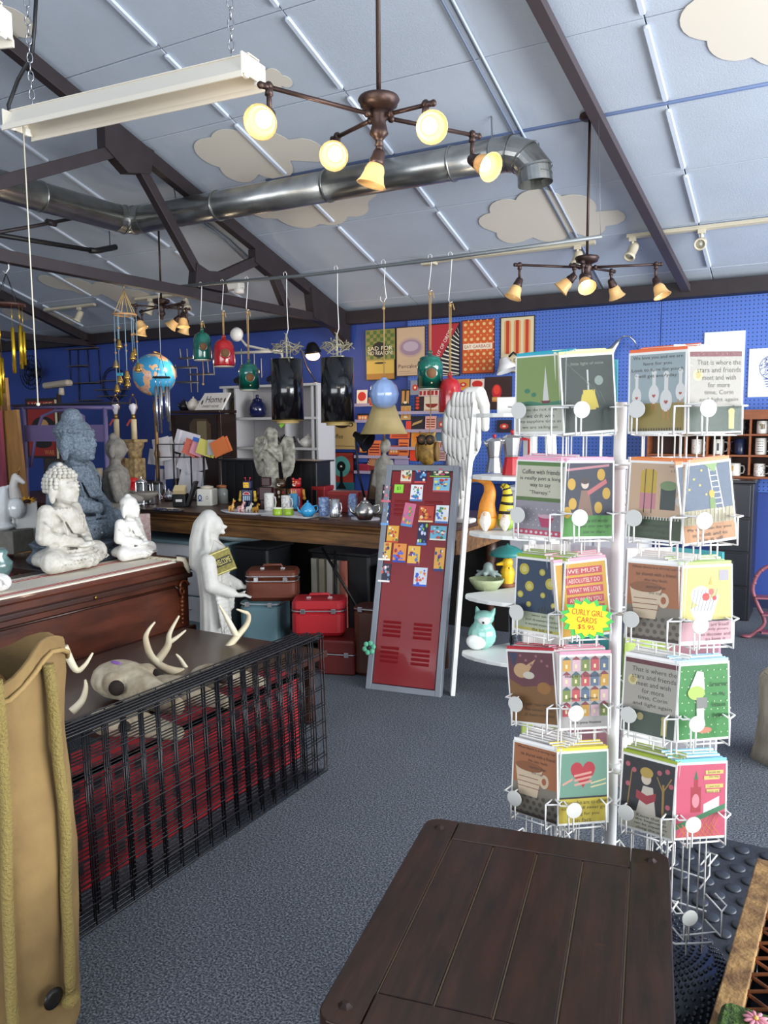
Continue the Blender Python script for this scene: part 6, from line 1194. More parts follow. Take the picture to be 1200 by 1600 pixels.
# ---- wire grid panels
GS = .0762; gm_ = mat('#101014', .38, .3)
for k_ in range(6):
    nx = 21; nz = 9; L = GS*(nx-1); Hh = GS*(nz-1)+.02
    t = thing('grid_panel', ('frontmost black wire grid panel leaning in the stack', 'second black wire grid panel in the stack', 'third black wire grid panel in the stack', 'fourth black wire grid panel in the stack', 'fifth black wire grid panel in the stack', 'rearmost black wire grid panel against the bench')[k_], 'grid panel', (-1.94-.021*k_, 2.9-.016*k_+(.026 if k_ % 2 else 0), .0), 0, 'stacked black wire grid panels', rot=(0, -.028-.001*k_, 0))
    b = MB()
    for i in range(1, nx-1): b.cyl((0, -i*GS, .004), (0, -i*GS, Hh), .0025, n=6)
    for j in range(1, nz-1): b.cyl((.004, 0, j*GS+.006), (.004, -L, j*GS+.006), .0025, n=6)
    b.build('wire_mesh', gm_, t)
    MB().tube([(0, 0, .005), (0, -L, .005), (0, -L, Hh), (0, 0, Hh)], .0036, 6, closed=True).cyl((.007, 0, Hh-.012), (.007, -L, Hh-.012), .0034, n=6).build('frame', gm_, t)
# ---- suitcases
def case(name, label, px, py, z, w, d, h, rz, m, bands=('c',), handle='top', lidf=.28, r=.03, Y=None):
    p = pz(px, py, z) if Y is None else V(pY(px, py, Y).x, Y, z)
    t = thing(name, label, 'suitcase', p, rz, 'vintage suitcases under the counter')
    zl = h*(1-lidf)
    MB().rbox((0, 0, zl/2), (w, d, zl), r, seg=4).build('body', m, t); MB().rbox((0, 0, (zl+h)/2+.0015), (w, d, h-zl), r, seg=4).build('lid', m, t)
    for zz in ([zl-.012, zl+.02] if len(bands) > 1 else [zl]): MB().rbox((0, 0, zz), (w+.006, d+.006, .007), r, seg=4).build('trim_band', M['chrome'], t)
    if handle == 'top':
        MB().tube([(-w*.2, 0, h), (-w*.17, 0, h+.025), (w*.17, 0, h+.025), (w*.2, 0, h)], .009, 8).build('handle', m, t)
        for s_ in (-1, 1): MB().rbox((s_*w*.2, 0, h+.004), (.03, .022, .01), .003).build('handle_mount', M['chrome'], t)
    for s_ in (-1, 1): MB().rbox((s_*w*.28, -d/2-.004, zl), (.03, .008, .03), .003).build('latch', M['chrome'], t)
    return t
brn = mat('#5e2a16', .38, noise=.15, nscale=8, bump=.1, bscale=150); redm = mat('#a01a22', .4, bump=.1, bscale=150); blu = mat('#4f6c74', .5, bump=.1, bscale=150)
zB = .40
def at_(x, y): return x, y
def case2(name, label, x, y, z, *a):
    t = case(name, label, 600, 1100, z, *a); t.location = (x, y, z); return t
case2('suitcase', 'blue-grey suitcase standing under the brown train case', -3.29, 4.21, 0, .27, .30, zB-.004, .35, blu, (), 'none', .02, .05)
case2('train_case', 'brown train case with double chrome trim and top handle', -3.24, 4.23, zB, .34, .21, .2, .5, brn, ('c', 'c'), 'top', .28, .05)
case2('suitcase', 'black suitcase lying flat between the blue-grey and oxblood ones', -2.985, 4.30, 0, .25, .36, .13, .3, mat('#17181c', .4), ('c',), 'none', .4, .02)
case2('suitcase', 'second black suitcase stacked on the flat one', -2.99, 4.34, .134, .23, .3, .085, .3, mat('#1b1b20', .4), ('c',), 'none', .45, .02)
case2('suitcase', 'oxblood suitcase lying under the red train case', -2.71, 4.25, 0, .24, .34, .215, .3, mat('#5c1814', .4), ('c',), 'none', .4, .02)
case2('train_case', 'bright red train case with chrome trim and handle', -2.85, 4.20, .223, .34, .23, .225, .5, redm, ('c',), 'top', .28, .05)
case2('suitcase', 'tall brown suitcase standing by the red locker', -2.455, 4.235, 0, .25, .18, .43, .15, mat('#4a261a', .4, noise=.2, nscale=10), (), 'none', .02, .05)
# ---- leaning red locker door
bl_, br_ = pz(571, 1076, 0), pz(688, 1090, 0); lw = (br_-bl_).length; la = math.atan2(br_.y-bl_.y, br_.x-bl_.x); lc = (bl_+br_)/2
LEAN = -.285; LH = 1.352; lockT = Matrix.Translation(lc) @ Matrix.Rotation(la, 4, 'Z') @ Matrix.Rotation(LEAN, 4, 'X')
t = thing('locker_door', 'red metal locker door in a grey frame leaning on the counter', 'locker', lc, 0, rot=(LEAN, 0, la)); lred = mat('#7d0f16', .38, coat=.2, noise=.12, nscale=4); lgr = mat('#7f848b', .45, .3)
fw = .035
for x in (-lw/2+fw/2, lw/2-fw/2): MB().box((x, .02, LH/2), (fw, .05, LH)).build('frame_side', lgr, t, bevel=.003)
for z in (fw/2, LH-fw/2): MB().box((0, .02, z), (lw-2*fw, .05, fw)).build('frame_rail', lgr, t, bevel=.003)
MB().box((0, .012, LH/2), (lw-2*fw-.006, .02, LH-2*fw-.006)).build('door_panel', lred, t, bevel=.004)
lou = MB(); lou.add([(-.055, 0, -.008), (.055, 0, -.008), (.055, -.005, .004), (-.055, -.005, .004), (.055, 0, .009), (-.055, 0, .009)], [(0, 1, 2, 3), (3, 2, 4, 5), (0, 3, 5), (1, 4, 2)]); lme = lou.build('louvre', lred, mesh_only=True)
for x in (-.1, .09):
    for zc_, n_ in ((.21, 4), (.36, 4), (1.085, 4)):
        for i in range(n_): link('louvre', lme, t, (x+(.0), .0015, zc_+(i-(n_-1)/2)*.026))
for x in (-lw/2+.03, lw/2-.03): MB().cyl((x, .02, -.004), (x, .02, .01), .012, n=8).build('foot_stud', M['steel'], t)
Li = lockT.inverted()
def onlock(px, py):
    o = Li @ CAM; d = Li.to_3x3() @ ray(px, py); u_ = (-o.y)/d.y; q = o+d*u_; return q.x, q.z
def lockmag(label, X0, Y0, X1, Y1, bg, shapes, rz=0., nm='picture'):
    x0, z0 = onlock(560+X0/3.2, 600+Y1/3.2); x1, z1 = onlock(560+X1/3.2, 600+Y0/3.2); w_ = x1-x0; h_ = z1-z0
    M_ = lockT @ Matrix.Translation(((x0+x1)/2, -.0005, (z0+z1)/2)) @ Matrix.Rotation(rz, 4, 'Y')
    t = thing('picture_magnet', label, 'magnet', (0, 0, 0), 0, 'picture magnets on the red locker'); t.matrix_world = M_
    MB().box((0, -.0015, 0), (w_, .003, h_)).build('magnet_sheet', mat(bg, .4), t); printed(nm, t, w_, h_, shapes, z0=-h_/2, y=-.0031); return t
def confetti(cols, n, seed, ext=()):
    rr = random.Random(seed); out = []
    for i in range(n):
        u, v = rr.uniform(.12, .88), rr.uniform(.12, .88); a_ = rr.uniform(.05, .13); out.append((rr.choice(cols), P_ell(u, v, a_, a_*.8, 8)))
    return list(ext)+out
mg = [(210, 415, 270, 495, '#d9d2c0', ['#b04a3c', '#4a6a4a', '#d9a23c'], 'cream floral magnet at the locker top'), (280, 415, 345, 495, '#232a5c', ['#d04a3c', '#5aa0d0', '#e8e0d0'], 'blue fish picture magnet at the locker top'), (358, 413, 462, 465, '#1c2a22', ['#8ab04a', '#c04a6a', '#d8d0b8'], 'long dark floral magnet in the top right corner'), (372, 470, 460, 540, '#7fb8d0', ['#c03a3a', '#e8d060', '#3a6a9a'], 'sky blue picture magnet near the top right'),
 (115, 505, 170, 590, '#2a1c2a', ['#d86a7a', '#b0384a', '#e0c0c0'], 'dark magnet with pink flamingo shapes'), (258, 505, 325, 585, '#e4e6ea', ['#3a7ac0', '#d05a4a', '#4a9a6a'], 'white magnet with a blue elephant shape'), (112, 595, 162, 705, '#1e2a5a', ['#6aa0d8', '#7ac04a', '#e8e8f0'], 'tall blue magnet with green hills'), (218, 597, 285, 712, '#c86a8a', ['#4a8ac0', '#e0b03c', '#5aa04a', '#7a3a8a'], 'tilted tall multicolour magnet'),
 (300, 612, 380, 690, '#b8402c', ['#e8d0a0', '#7a1c1c', '#e0903c'], 'red magnet with two people among flowers'), (383, 608, 455, 695, '#dfe4ea', ['#4a7ac0', '#d0a03c', '#5a9a5a'], 'white magnet with blue balloons'), (140, 710, 205, 792, '#d9a23c', ['#c0482c', '#e8e0b0', '#4a7a4a'], 'yellow magnet with a house'), (292, 695, 350, 805, '#1c2448', ['#5a8ad0', '#d8d8e8', '#8ac04a'], 'tall navy magnet with pale dots'),
 (357, 712, 443, 780, '#6ab0cc', ['#e8e4d8', '#c04a4a', '#3a6a3a'], 'turquoise meadow magnet at the right'), (100, 793, 167, 880, '#d8b24a', ['#f0ece0', '#3a3a6a', '#c05a3c'], 'yellow magnet with a white cat at the left'), (170, 800, 243, 890, '#d98a3c', ['#2a4ab0', '#4a6ad0', '#b03030'], 'orange magnet with blue figures'), (243, 812, 312, 905, '#e0b04a', ['#7a2a5a', '#e8e4d8', '#4a7ab0'], 'ochre magnet with flowers in the middle'),
 (375, 820, 435, 935, '#d9a04a', ['#2a3a7a', '#e8e0d0', '#8a4a9a', '#4a8a4a'], 'tall magnet with mushrooms at the right'), (98, 900, 165, 988, '#2a2a3c', ['#e8e4e0', '#7a9ac0', '#c0685a'], 'dark magnet with a bearded face at the lower left'), (274, 920, 347, 1010, '#c9d0dc', ['#3a5ac0', '#e0b060', '#d05a3c'], 'lowest magnet with blue flowers')]
for i, (X0, Y0, X1, Y1, bg, cols, lab) in enumerate(mg): lockmag(lab, X0, Y0, X1, Y1, bg, confetti(cols, 15, i)+[(cols[0], P_rect(.0, .0, 1, .1))], .12 if i == 7 else 0.)
lockmag('lime green price sticker on the red locker', 178, 503, 228, 545, '#7ac032', [('#8fd040', P_rect(.04, .04, .96, .96)), ('#1c3a10', '$3', .3, .3, .7, .75)], 0., 'lettering')
x_, z_ = onlock(585, 1013); t = thing('flower_magnet', 'mint green flower magnet on the left edge of the locker', 'magnet', (0, 0, 0)); t.matrix_world = lockT @ Matrix.Translation((x_-.03, -.012, z_))
for i in range(6): a = 2*PI*i/6+.3; MB().sph((.028*math.cos(a), 0, .028*math.sin(a)), (.016, .006, .016), 10, 6).build('petal', mat('#5fae8c', .5), t)
MB().sph((0, -.006, 0), (.01, .006, .01), 8, 6).build('centre', M['black'], t)
# ---- white corner ladder shelf
sw = M['wht_shelf']; LZ = [1.60, 1.262, .945, .58, .245]; cxs = -1.56; cyb = 4.56
def legx(z): return -1.875+.062*z
def shelf_half(z): return .36-.075*z
t = thing('corner_shelf', 'white corner ladder shelf holding gnomes, pots and a fox', 'shelf', (cxs, cyb, 0))
def wdt(z): return cxs-legx(z)
for s_ in (-1, 1):
    a_, b_ = V(s_*wdt(0), -.46, 0), V(s_*wdt(1.66), -.40, 1.66); d_ = b_-a_; ln = d_.length; q = d_.to_track_quat('Z', 'Y').to_matrix().to_4x4(); q.translation = (a_+b_)/2
    MB().add([(x*.0125, y*.03, z*ln/2) for z in (-1, 1) for x, y in ((-1, -1), (1, -1), (1, 1), (-1, 1))], [(3, 2, 1, 0), (4, 5, 6, 7), (0, 1, 5, 4), (1, 2, 6, 5), (2, 3, 7, 6), (3, 0, 4, 7)], None, Matrix.Translation((a_+b_)/2) @ d_.to_track_quat('Z', 'X').to_matrix().to_4x4()).build('front_leg', sw, t, bevel=.003)
MB().box((-.035, 0, .86), (.07, .018, 1.70)).build('back_post', sw, t, bevel=.003); MB().box((.008, -.04, .86), (.018, .075, 1.70)).build('back_post', sw, t, bevel=.003)
for z in LZ:
    w_ = wdt(z)-.012; pts = [(-.04, -.01), (-w_, -.38)]+[(-w_*math.cos(a), -.38-.13*math.sin(a)) for a in [PI*i/10 for i in range(1, 10)]]+[(w_, -.38), (.04, -.01)]; n_ = len(pts)
    MB().add([(x, y, z-.022) for x, y in pts]+[(x, y, z) for x, y in pts], [tuple(range(n_-1, -1, -1)), tuple(range(n_, 2*n_))]+[(i, (i+1) % n_, n_+(i+1) % n_, n_+i) for i in range(n_)]).build('shelf_board', sw, t, bevel=.003)
def osf(px, py, i): return pz(px, py, LZ[i]+.0008)
def moka(label, px, py, m1, m2, s_=1.):
    t = thing('moka_pot', label, 'coffee pot', osf(px, py, 1), .4, 'stovetop coffee pots'); k = s_
    MB().lathe([(0, 0), (.05*k, 0), (.05*k, .008), (.036*k, .085*k), (.038*k, .09*k), (0, .09*k)], 8, smooth=False).build('base', m2, t); MB().lathe([(.036*k, .09*k), (.038*k, .1*k), (.05*k, .185*k), (0, .185*k)], 8, smooth=False).build('upper_pot', m1, t)
    MB().lathe([(.05*k, .185*k), (.03*k, .2*k), (0, .205*k)], 8, smooth=False).build('lid', m1, t); MB().sph((0, 0, .215*k), .011*k, 8, 6).build('knob', mat('#b81a24', .4), t); MB().tube([(.045*k, 0, .18*k), (.085*k, 0, .175*k), (.085*k, 0, .09*k)], .009*k, 6).build('handle', mat('#b81a24', .4), t); MB().tube([(-.04*k, 0, .16*k), (-.065*k, 0, .185*k)], [.014*k, .006*k], 6).build('spout', m1, t)
moka('silver stovetop coffee pot with a red knob', 772, 738, M['chrome'], M['chrome'], .98); moka('red and silver stovetop coffee pot beside the silver one', 800, 742, M['chrome'], mat('#b01a22', .3), 1.1)
tag(MB().rbox((0, 0, .045), (.16, .1, .09), .004).build('white_block', M['white'], None, loc=V(cxs-.06, cyb-.2, LZ[0]+.001)), 'white block on the top tier of the corner shelf', 'block')
def gnome(label, px, py, hatm, bodym, h, bend, stripes=None):
    p = osf(px, py, 2); t = thing('gnome', label, 'gnome', p, .2, 'garden gnomes'); s = SC(); s.sph((0, 0, h*.18), (h*.2, h*.18, h*.19)); s.skin('body', bodym, t, .007, 1)
    pts = catmull([(0, 0, h*.25), (0, 0, h*.5), (bend*h*.05, 0, h*.75), (-bend*h*.02, 0, h*.93), (-bend*h*.2, 0, h*.985), (-bend*h*.36, 0, h*.94)], 4); n_ = len(pts); MB().tube(pts, [h*.2*(1-.9*(i/(n_-1))**.85) for i in range(n_)], 14).build('hat', hatm, t)
    s = SC(); s.path([(0, -h*.12, h*.3), (0, -h*.2, h*.18), (0, -h*.2, h*.05)], [h*.1, h*.12, h*.06]); s.skin('beard', mat('#e0d8cc', .9, bump=.5, bscale=60), t, .006, 1); MB().sph((0, -h*.22, h*.33), h*.04, 8, 6).build('nose', mat('#d9a888', .6), t)
    if stripes:
        for i in range(2, n_-2, 3): MB().tube([pts[i].lerp(pts[i+1], .1), pts[i+1]], [h*.2*(1-.9*(i/(n_-1))**.85)*1.05, h*.2*(1-.9*((i+1)/(n_-1))**.85)*1.05], 14).build('hat_stripe', stripes, t)
    return t
gnome('orange spotted gnome with a tall curved hat', 761, 828, mat('#d98c1c', .5, noise=.7, nscale=28, col2='#b86a10'), mat('#d99a2c', .5), .29, 1.0)
gnome('black and yellow striped bee gnome with a white beard', 791, 828, mat('#d4c02c', .5), mat('#8aa83c', .5), .255, .35, M['black'])
p = osf(760, 921, 3); t = thing('octopus_dish', 'pale green shell dish with a grey octopus on its rim', 'dish', p, .2)
MB().lathe([(0, 0), (.07, 0), (.11, .045), (.12, .065), (.112, .065), (.065, .012), (0, .012)], 40, lobes=20, lamp=.03, sx=.85, sy=.7).build('dish', mat('#a9b38a', .4, noise=.3, nscale=20), t)
s = SC(); s.sph((0, .05, .12), (.03, .03, .035)); [s.path([(.01*math.cos(a), .05+.01*math.sin(a), .1), (.05*math.cos(a), .05+.035*math.sin(a), .085), (.075*math.cos(a), .05+.045*math.sin(a), .075+.02*(i % 2))], [.018, .013, .008], 4) for i, a in enumerate([2*PI*j/7 for j in range(7)])]; s.skin('octopus', mat('#7c8a86', .5), t, .006, 1)
p = osf(793, 916, 3); t = thing('duck_figure', 'yellow duck figure standing under a teal umbrella', 'figurine', p, .3); s = SC(); s.path([(0, 0, .02), (0, 0, .08), (.0, 0, .11)], [.035, .045, .03]); s.sph((0, -.01, .145), .033); s.cap((-.03, -.02, .14), (-.06, -.03, .135), .014, .009); s.skin('body', mat('#e0b01c', .5), t, .006, 1)
MB().lathe([(.045, 0), (.045, .02), (0, .02)], 14).build('base', mat('#7a4a2c', .6), t); MB().tube([(.01, -.03, .1), (.0, -.02, .24)], .004, 5).build('umbrella_pole', M['black'], t); MB().lathe([(.105, .19), (.09, .215), (.05, .24), (.01, .25), (.0, .265), (.0, .25)], 16, None, (0, -.02, 0), lobes=8, lamp=.05).build('umbrella', mat('#2f7f7c', .5), t)
p = osf(753, 1013, 4); t = thing('fox_figure', 'mint and white ceramic fox on the lowest shelf', 'figurine', p, .1); fm = mat('#8fc4b8', .2, coat=.5); wt = mat('#e8ece8', .2, coat=.5)
s = SC(); s.sph((0, 0, .08), (.085, .07, .085)); s.path([(0, 0, .12), (.01, -.01, .17)], [.06, .05]); s.sph((.015, -.01, .185), (.06, .055, .045)); s.cap((-.025, 0, .21), (-.035, .0, .245), .018, .006).cap((.06, 0, .21), (.075, 0, .245), .018, .006); s.skin('body', fm, t, .006, 2)
MB().sph((.025, -.048, .178), (.038, .026, .026), 12, 8).build('face_mask', wt, t); MB().sph((-.02, -.055, .05), (.06, .03, .045), 12, 8).build('tail_tip', wt, t); MB().sph((.03, -.076, .172), .007, 8, 6).build('nose', M['black'], t)
p = osf(803, 1008, 4); t = thing('silver_boot', 'silver lace-patterned boot ornament on the lowest shelf', 'ornament', p, .3); s = SC(); s.path([(0, .03, .22), (0, .03, .12), (0, .02, .06), (0, -.02, .03), (0, -.08, .02)], [.035, .028, .026, .028, .02], 5); s.cap((0, .05, .06), (0, .055, .008), .014, .008); s.skin('boot', mat('#8d929a', .25, .8, noise=.9, nscale=60, col2='#26282c'), t, .006, 1)
MB().lathe([(.04, .22), (.042, .245), (.034, .245), (.03, .225)], 16, None, (0, .03, 0)).build('cuff', mat('#9aa6b4', .3, .6), t)
# ---- tall white angel wing
wp = pY(722, 800, 4.72); t = thing('angel_wing', 'tall white feathered angel wing standing behind the corner shelf', 'sculpture', (wp.x, 4.72, CZ)); hh = pY(722, 604, 4.72).z-CZ; s = SC(); fx = lambda px, py: pY(px, py, 4.72)-t.location
wm_ = mat('#dcdad4', .5, bump=.08, bscale=50)
s.path([fx(712, 690), fx(718, 645), fx(734, 618), fx(748, 616), fx(756, 634), fx(758, 668)], [.03, .045, .055, .05, .04, .028], 6); s.path([fx(734, 640), fx(728, 720), fx(722, 780), (fx(721, 800).x, 0, .02)], [.06, .05, .035, .035], 8); s.box((fx(722, 795).x, 0, .015), (.16, .1, .03)); s.skin('wing_core', wm_, t, .008, 2)
def feather(a_, b_, w_, y):
    a_ = fx(*a_); b_ = fx(*b_); d_ = b_-a_; L = d_.length; u_ = d_.normalized(); sd = V(0, 1, 0).cross(u_); vs = []; n_ = 9
    for i in range(n_):
        f_ = i/(n_-1); ww = w_*math.sqrt(max(0, math.sin(PI*min(1, .12+f_*.88))))*(.75+.25*f_); c_ = a_+u_*(L*f_)+V(0, y-.012*math.sin(PI*f_), 0)
        vs += [c_-sd*ww+V(0, .004, 0), c_+V(0, -.002, 0), c_+sd*ww+V(0, .004, 0), c_+V(0, .01, 0)]
    fs = []
    for i in range(n_-1):
        for k in range(4): l_ = (k+1) % 4; fs.append((i*4+k, i*4+l_, i*4+4+l_, i*4+4+k))
    fs += [(3, 2, 1, 0), (4*n_-4, 4*n_-3, 4*n_-2, 4*n_-1)]
    MB().add(vs, fs, None, None, True).build('feather', wm_, t)
for j in range(9): feather((706+6*j, 672+2*j), (712+4.2*j-(j > 6)*3, 792-13*max(0, j-2)-2*max(0, 2-j)), .032, -.04-.0015*j)
for j in range(8): feather((702+7.2*j, 655), (703+7*j, 725-5*abs(j-3)), .034, -.056-.0015*j)
for j in range(8): feather((705+6.8*j, 640), (704+7.2*j, 690-3*abs(j-3)), .032, -.068-.0015*j)
for j in range(7): feather((712+6.2*j, 626), (709+7*j, 660-2*abs(j-3)), .029, -.078-.0015*j)
for j in range(6): feather((720+5.5*j, 613), (717+6.5*j, 640), .024, -.086-.0015*j)

up = pz(52, 858, RZ); t = thing('unicorn_figure', 'small white unicorn figure with a gold horn behind the big buddha', 'figurine', (up.x-.34, up.y+.14, .662), 1.9)
s = SC(); zt = pX(52, 735, up.x-.34).z-.662; s.path([(.06, 0, zt*.45), (0, 0, zt*.55), (-.03, 0, zt*.8), (-.03, -.02, zt*.93)], [.05, .055, .035, .03], 6); s.path([(-.03, -.02, zt*.93), (-.04, -.09, zt*.86)], [.028, .016], 4)
for dx, dy in ((.06, -.02), (.06, .03), (-.01, -.03), (-.01, .03)): s.cap((dx, dy, zt*.45), (dx, dy, .012), .02, .014)
s.skin('body', mat('#d9d4cc', .4), t, .008, 2); MB().cyl((-.03, -.035, zt*.95), (-.035, -.07, zt*1.08), .008, .001, n=8).build('horn', M['brass'], t)
bp_ = V(-4.32, 4.14, .662); tag(MB().rbox((0, 0, .13), (.1, .05, .26), .006).build('patterned_box', mat('#c9b8b0', .5, noise=.7, nscale=40, col2='#a87a78'), None, loc=bp_, rot=(0, 0, .9)), 'small floral patterned box between the grey statues', 'box')
# ================= foreground =================
# ---- plank table
tz = .58; c1, c2, c3 = pz(669, 1276, tz), pz(1046, 1333, tz), pz(500, 1572, tz)
ta = math.atan2(c2.y-c1.y, c2.x-c1.x); tw = (c2-c1).length; tl_ = (c3-c1).length+.03
mid = (c1+c2)/2; dn = V(math.sin(ta), -math.cos(ta), 0); cen = mid+dn*tl_/2
def table_mat():
    m = bpy.data.materials.new('table_wood'); m.use_nodes = True; nt = m.node_tree; b = nt.nodes['Principled BSDF']
    tc = nt.nodes.new('ShaderNodeTexCoord'); mp = nt.nodes.new('ShaderNodeMapping'); mp.inputs['Scale'].default_value = (9, 1.6, 4); nt.links.new(tc.outputs['Object'], mp.inputs[0])
    n = nt.nodes.new('ShaderNodeTexNoise'); n.inputs['Scale'].default_value = 5; n.inputs['Detail'].default_value = 8; nt.links.new(mp.outputs[0], n.inputs[0])
    r = nt.nodes.new('ShaderNodeValToRGB'); e = r.color_ramp.elements; e[0].position = .3; e[0].color = rgb('#160c0a'); e[1].position = .72; e[1].color = rgb('#331a12'); nt.links.new(n.outputs[0], r.inputs[0])
    n2 = nt.nodes.new('ShaderNodeTexNoise'); n2.inputs['Scale'].default_value = 4.2; n2.inputs['Detail'].default_value = 6; nt.links.new(tc.outputs['Object'], n2.inputs[0])
    r2 = nt.nodes.new('ShaderNodeValToRGB'); e = r2.color_ramp.elements; e[0].position = .66; e[0].color = (0, 0, 0, 1); e[1].position = .72; e[1].color = (1, 1, 1, 1); nt.links.new(n2.outputs[0], r2.inputs[0])
    mx = nt.nodes.new('ShaderNodeMix'); mx.data_type = 'RGBA'; nt.links.new(r2.outputs[0], mx.inputs[0]); nt.links.new(r.outputs[0], mx.inputs[6]); mx.inputs[7].default_value = rgb('#6b3d2a'); nt.links.new(mx.outputs[2], b.inputs['Base Color'])
    b.inputs['Roughness'].default_value = .4; b.inputs['Specular IOR Level'].default_value = .35
    bp = nt.nodes.new('ShaderNodeBump'); bp.inputs['Strength'].default_value = .12; bp.inputs['Distance'].default_value = .01; nt.links.new(n.outputs[0], bp.inputs['Height']); nt.links.new(bp.outputs[0], b.inputs['Normal']); return m
tm_ = table_mat(); t = thing('plank_table', 'dark brown plank-topped wooden table in the foreground', 'table', (cen.x, cen.y, 0), ta)
th = .045; sl, sr, rf, rn = .078, .082, .085, .09
def plank(x0, x1, y0, y1, nm='plank', z=0., rl=False, rr=False):
    r_ = .035; cs = []
    for (x, y, k_) in ((x0, y0, rl), (x1, y0, rr), (x1, y1, rr), (x0, y1, rl)): cs.append((x, y, k_))
    pts = []
    for i, (x, y, k_) in enumerate(cs):
        if not k_: pts.append((x, y)); continue
        sx = 1 if x < (x0+x1)/2 else -1; sy = 1 if y < (y0+y1)/2 else -1; cx_, cy_ = x+sx*r_, y+sy*r_
        a0 = {(1, 1): PI, (-1, 1): 1.5*PI, (-1, -1): 0, (1, -1): PI/2}[(sx, sy)]
        pts += [(cx_+r_*math.cos(a0+PI/2*j/4), cy_+r_*math.sin(a0+PI/2*j/4)) for j in range(5)]
    n_ = len(pts); return MB().add([(x, y, tz-th+z) for x, y in pts]+[(x, y, tz+z) for x, y in pts], [tuple(range(n_-1, -1, -1)), tuple(range(n_, 2*n_))]+[(i, (i+1) % n_, n_+(i+1) % n_, n_+i) for i in range(n_)]).build(nm, tm_, t, bevel=.0025)
W_, L2 = tw/2, tl_/2
plank(-W_, -W_+sl, -L2, L2, 'side_board', rl=True); plank(W_-sr, W_, -L2, L2, 'side_board', rr=True)
plank(-W_+sl+.0015, W_-sr-.0015, L2-rf, L2, 'end_board'); plank(-W_+sl+.0015, W_-sr-.0015, -L2, -L2+rn, 'end_board')
iw = (tw-sl-sr-.003)/4
for i in range(4): plank(-W_+sl+.0015+i*iw+.0016, -W_+sl+.0015+(i+1)*iw-.0016, -L2+rn+.0015, L2-rf-.0015, 'plank', -.001)
MB().box((0, 0, tz-.02), (tw-.1, tl_-.1, .028)).build('joint_filler', mat('#8f7d62', .8), t)
MB().box((0, 0, tz-th-.05), (tw-.08, tl_-.08, .09)).build('apron', tm_, t, bevel=.004)
for sx in (-1, 1):
    for sy in (-1, 1):
        MB().box((sx*(W_-.06), sy*(L2-.06), (tz-th)/2), (.065, .065, tz-th)).build('leg', tm_, t, bevel=.005)
        MB().lathe([(.0, .006), (.006, .006), (.011, .002), (.014, 0)], 6, None, (sx*(W_-.04), sy*(L2-.045), tz), smooth=False).build('bolt', mat('#2a1d18', .5, .5), t)
# ---- card spinner rack
PD = 2.15; pp = pD(962, 965, PD); RK = V(pp.x, pp.y, 0); th_ = math.atan2(-RK.x, RK.y)
rk = thing('card_rack', 'white wire greeting card spinner rack with round tags', 'rack', RK, th_); Rz = Matrix.Rotation(th_, 3, 'Z'); wr = M['wire']
def toR(p): return Rz.inverted() @ (Vector(p)-RK)
MB().cyl((0, 0, .12), (0, 0, 1.60), .016, n=18).build('pole', mat('#e6e6e6', .3), rk)
for z in (1.44, .62): MB().cyl((0, 0, z-.012), (0, 0, z+.012), .022, n=18).build('collar', mat('#dcdcdc', .3), rk)
MB().lathe([(0, 0), (.31, 0), (.335, .02), (.33, .05), (.28, .09), (.18, .115), (.05, .125), (.03, .14), (0, .14)], 48).build('base_dome', mat('#2e3238', .35, .5), rk)
b = MB(); prf = [(.335, .02), (.33, .05), (.28, .09), (.18, .115), (.06, .125)]
for i in range(1500):
    f_ = (i+.5)/1500*3.999; k_ = int(f_); w_ = f_-k_; w_ = w_**.8; r_ = prf[k_][0]+(prf[k_+1][0]-prf[k_][0])*w_; z_ = prf[k_][1]+(prf[k_+1][1]-prf[k_][1])*w_; a_ = i*2.39996
    b.sph((r_*math.cos(a_), r_*math.sin(a_), z_), (.0075, .0075, .0045), 6, 4)
b.build('pebbled_finish', mat('#2e3238', .28, .6), rk)['kind'] = 'stuff'
CWD, CHT = .139, .195
cols = [(-.2, -.147, -.38), (-.066, -.145, .42), (.08, -.15, -.36), (.218, -.143, .42)]
discy = [637, 803, 962, 1116, 1278, 1432]
zdisc = [pD(900, y, 2.0).z for y in discy]
b = MB()
for sgn in (1, -1):
    for (cx_, cy_, a) in cols:
        n_ = V(math.sin(a), -math.cos(a), 0); x_ = V(math.cos(a), math.sin(a), 0)
        for e in (-.045, 0., .045):
            q = (V(cx_, cy_, 0)-n_*.055+x_*e)*1; q = V(q.x, q.y*sgn, 0); b.cyl((q.x, q.y, .17), (q.x, q.y, 1.66), .0022, n=5)
b.build('upright_wires', wr, rk)
for z in (.2, .62, 1.05, 1.44):
    b = MB()
    for sgn in (1, -1): b.tube([(x, sgn*y, z) for x, y in ((-.25, -.07), (-.126, -.1), (0, -.04), (0, -.018))], .003, 5).tube([(x, sgn*y, z) for x, y in ((.26, -.07), (.17, -.1), (0, -.04), (0, -.018))], .003, 5)
    b.build('spoke_ring', wr, rk)
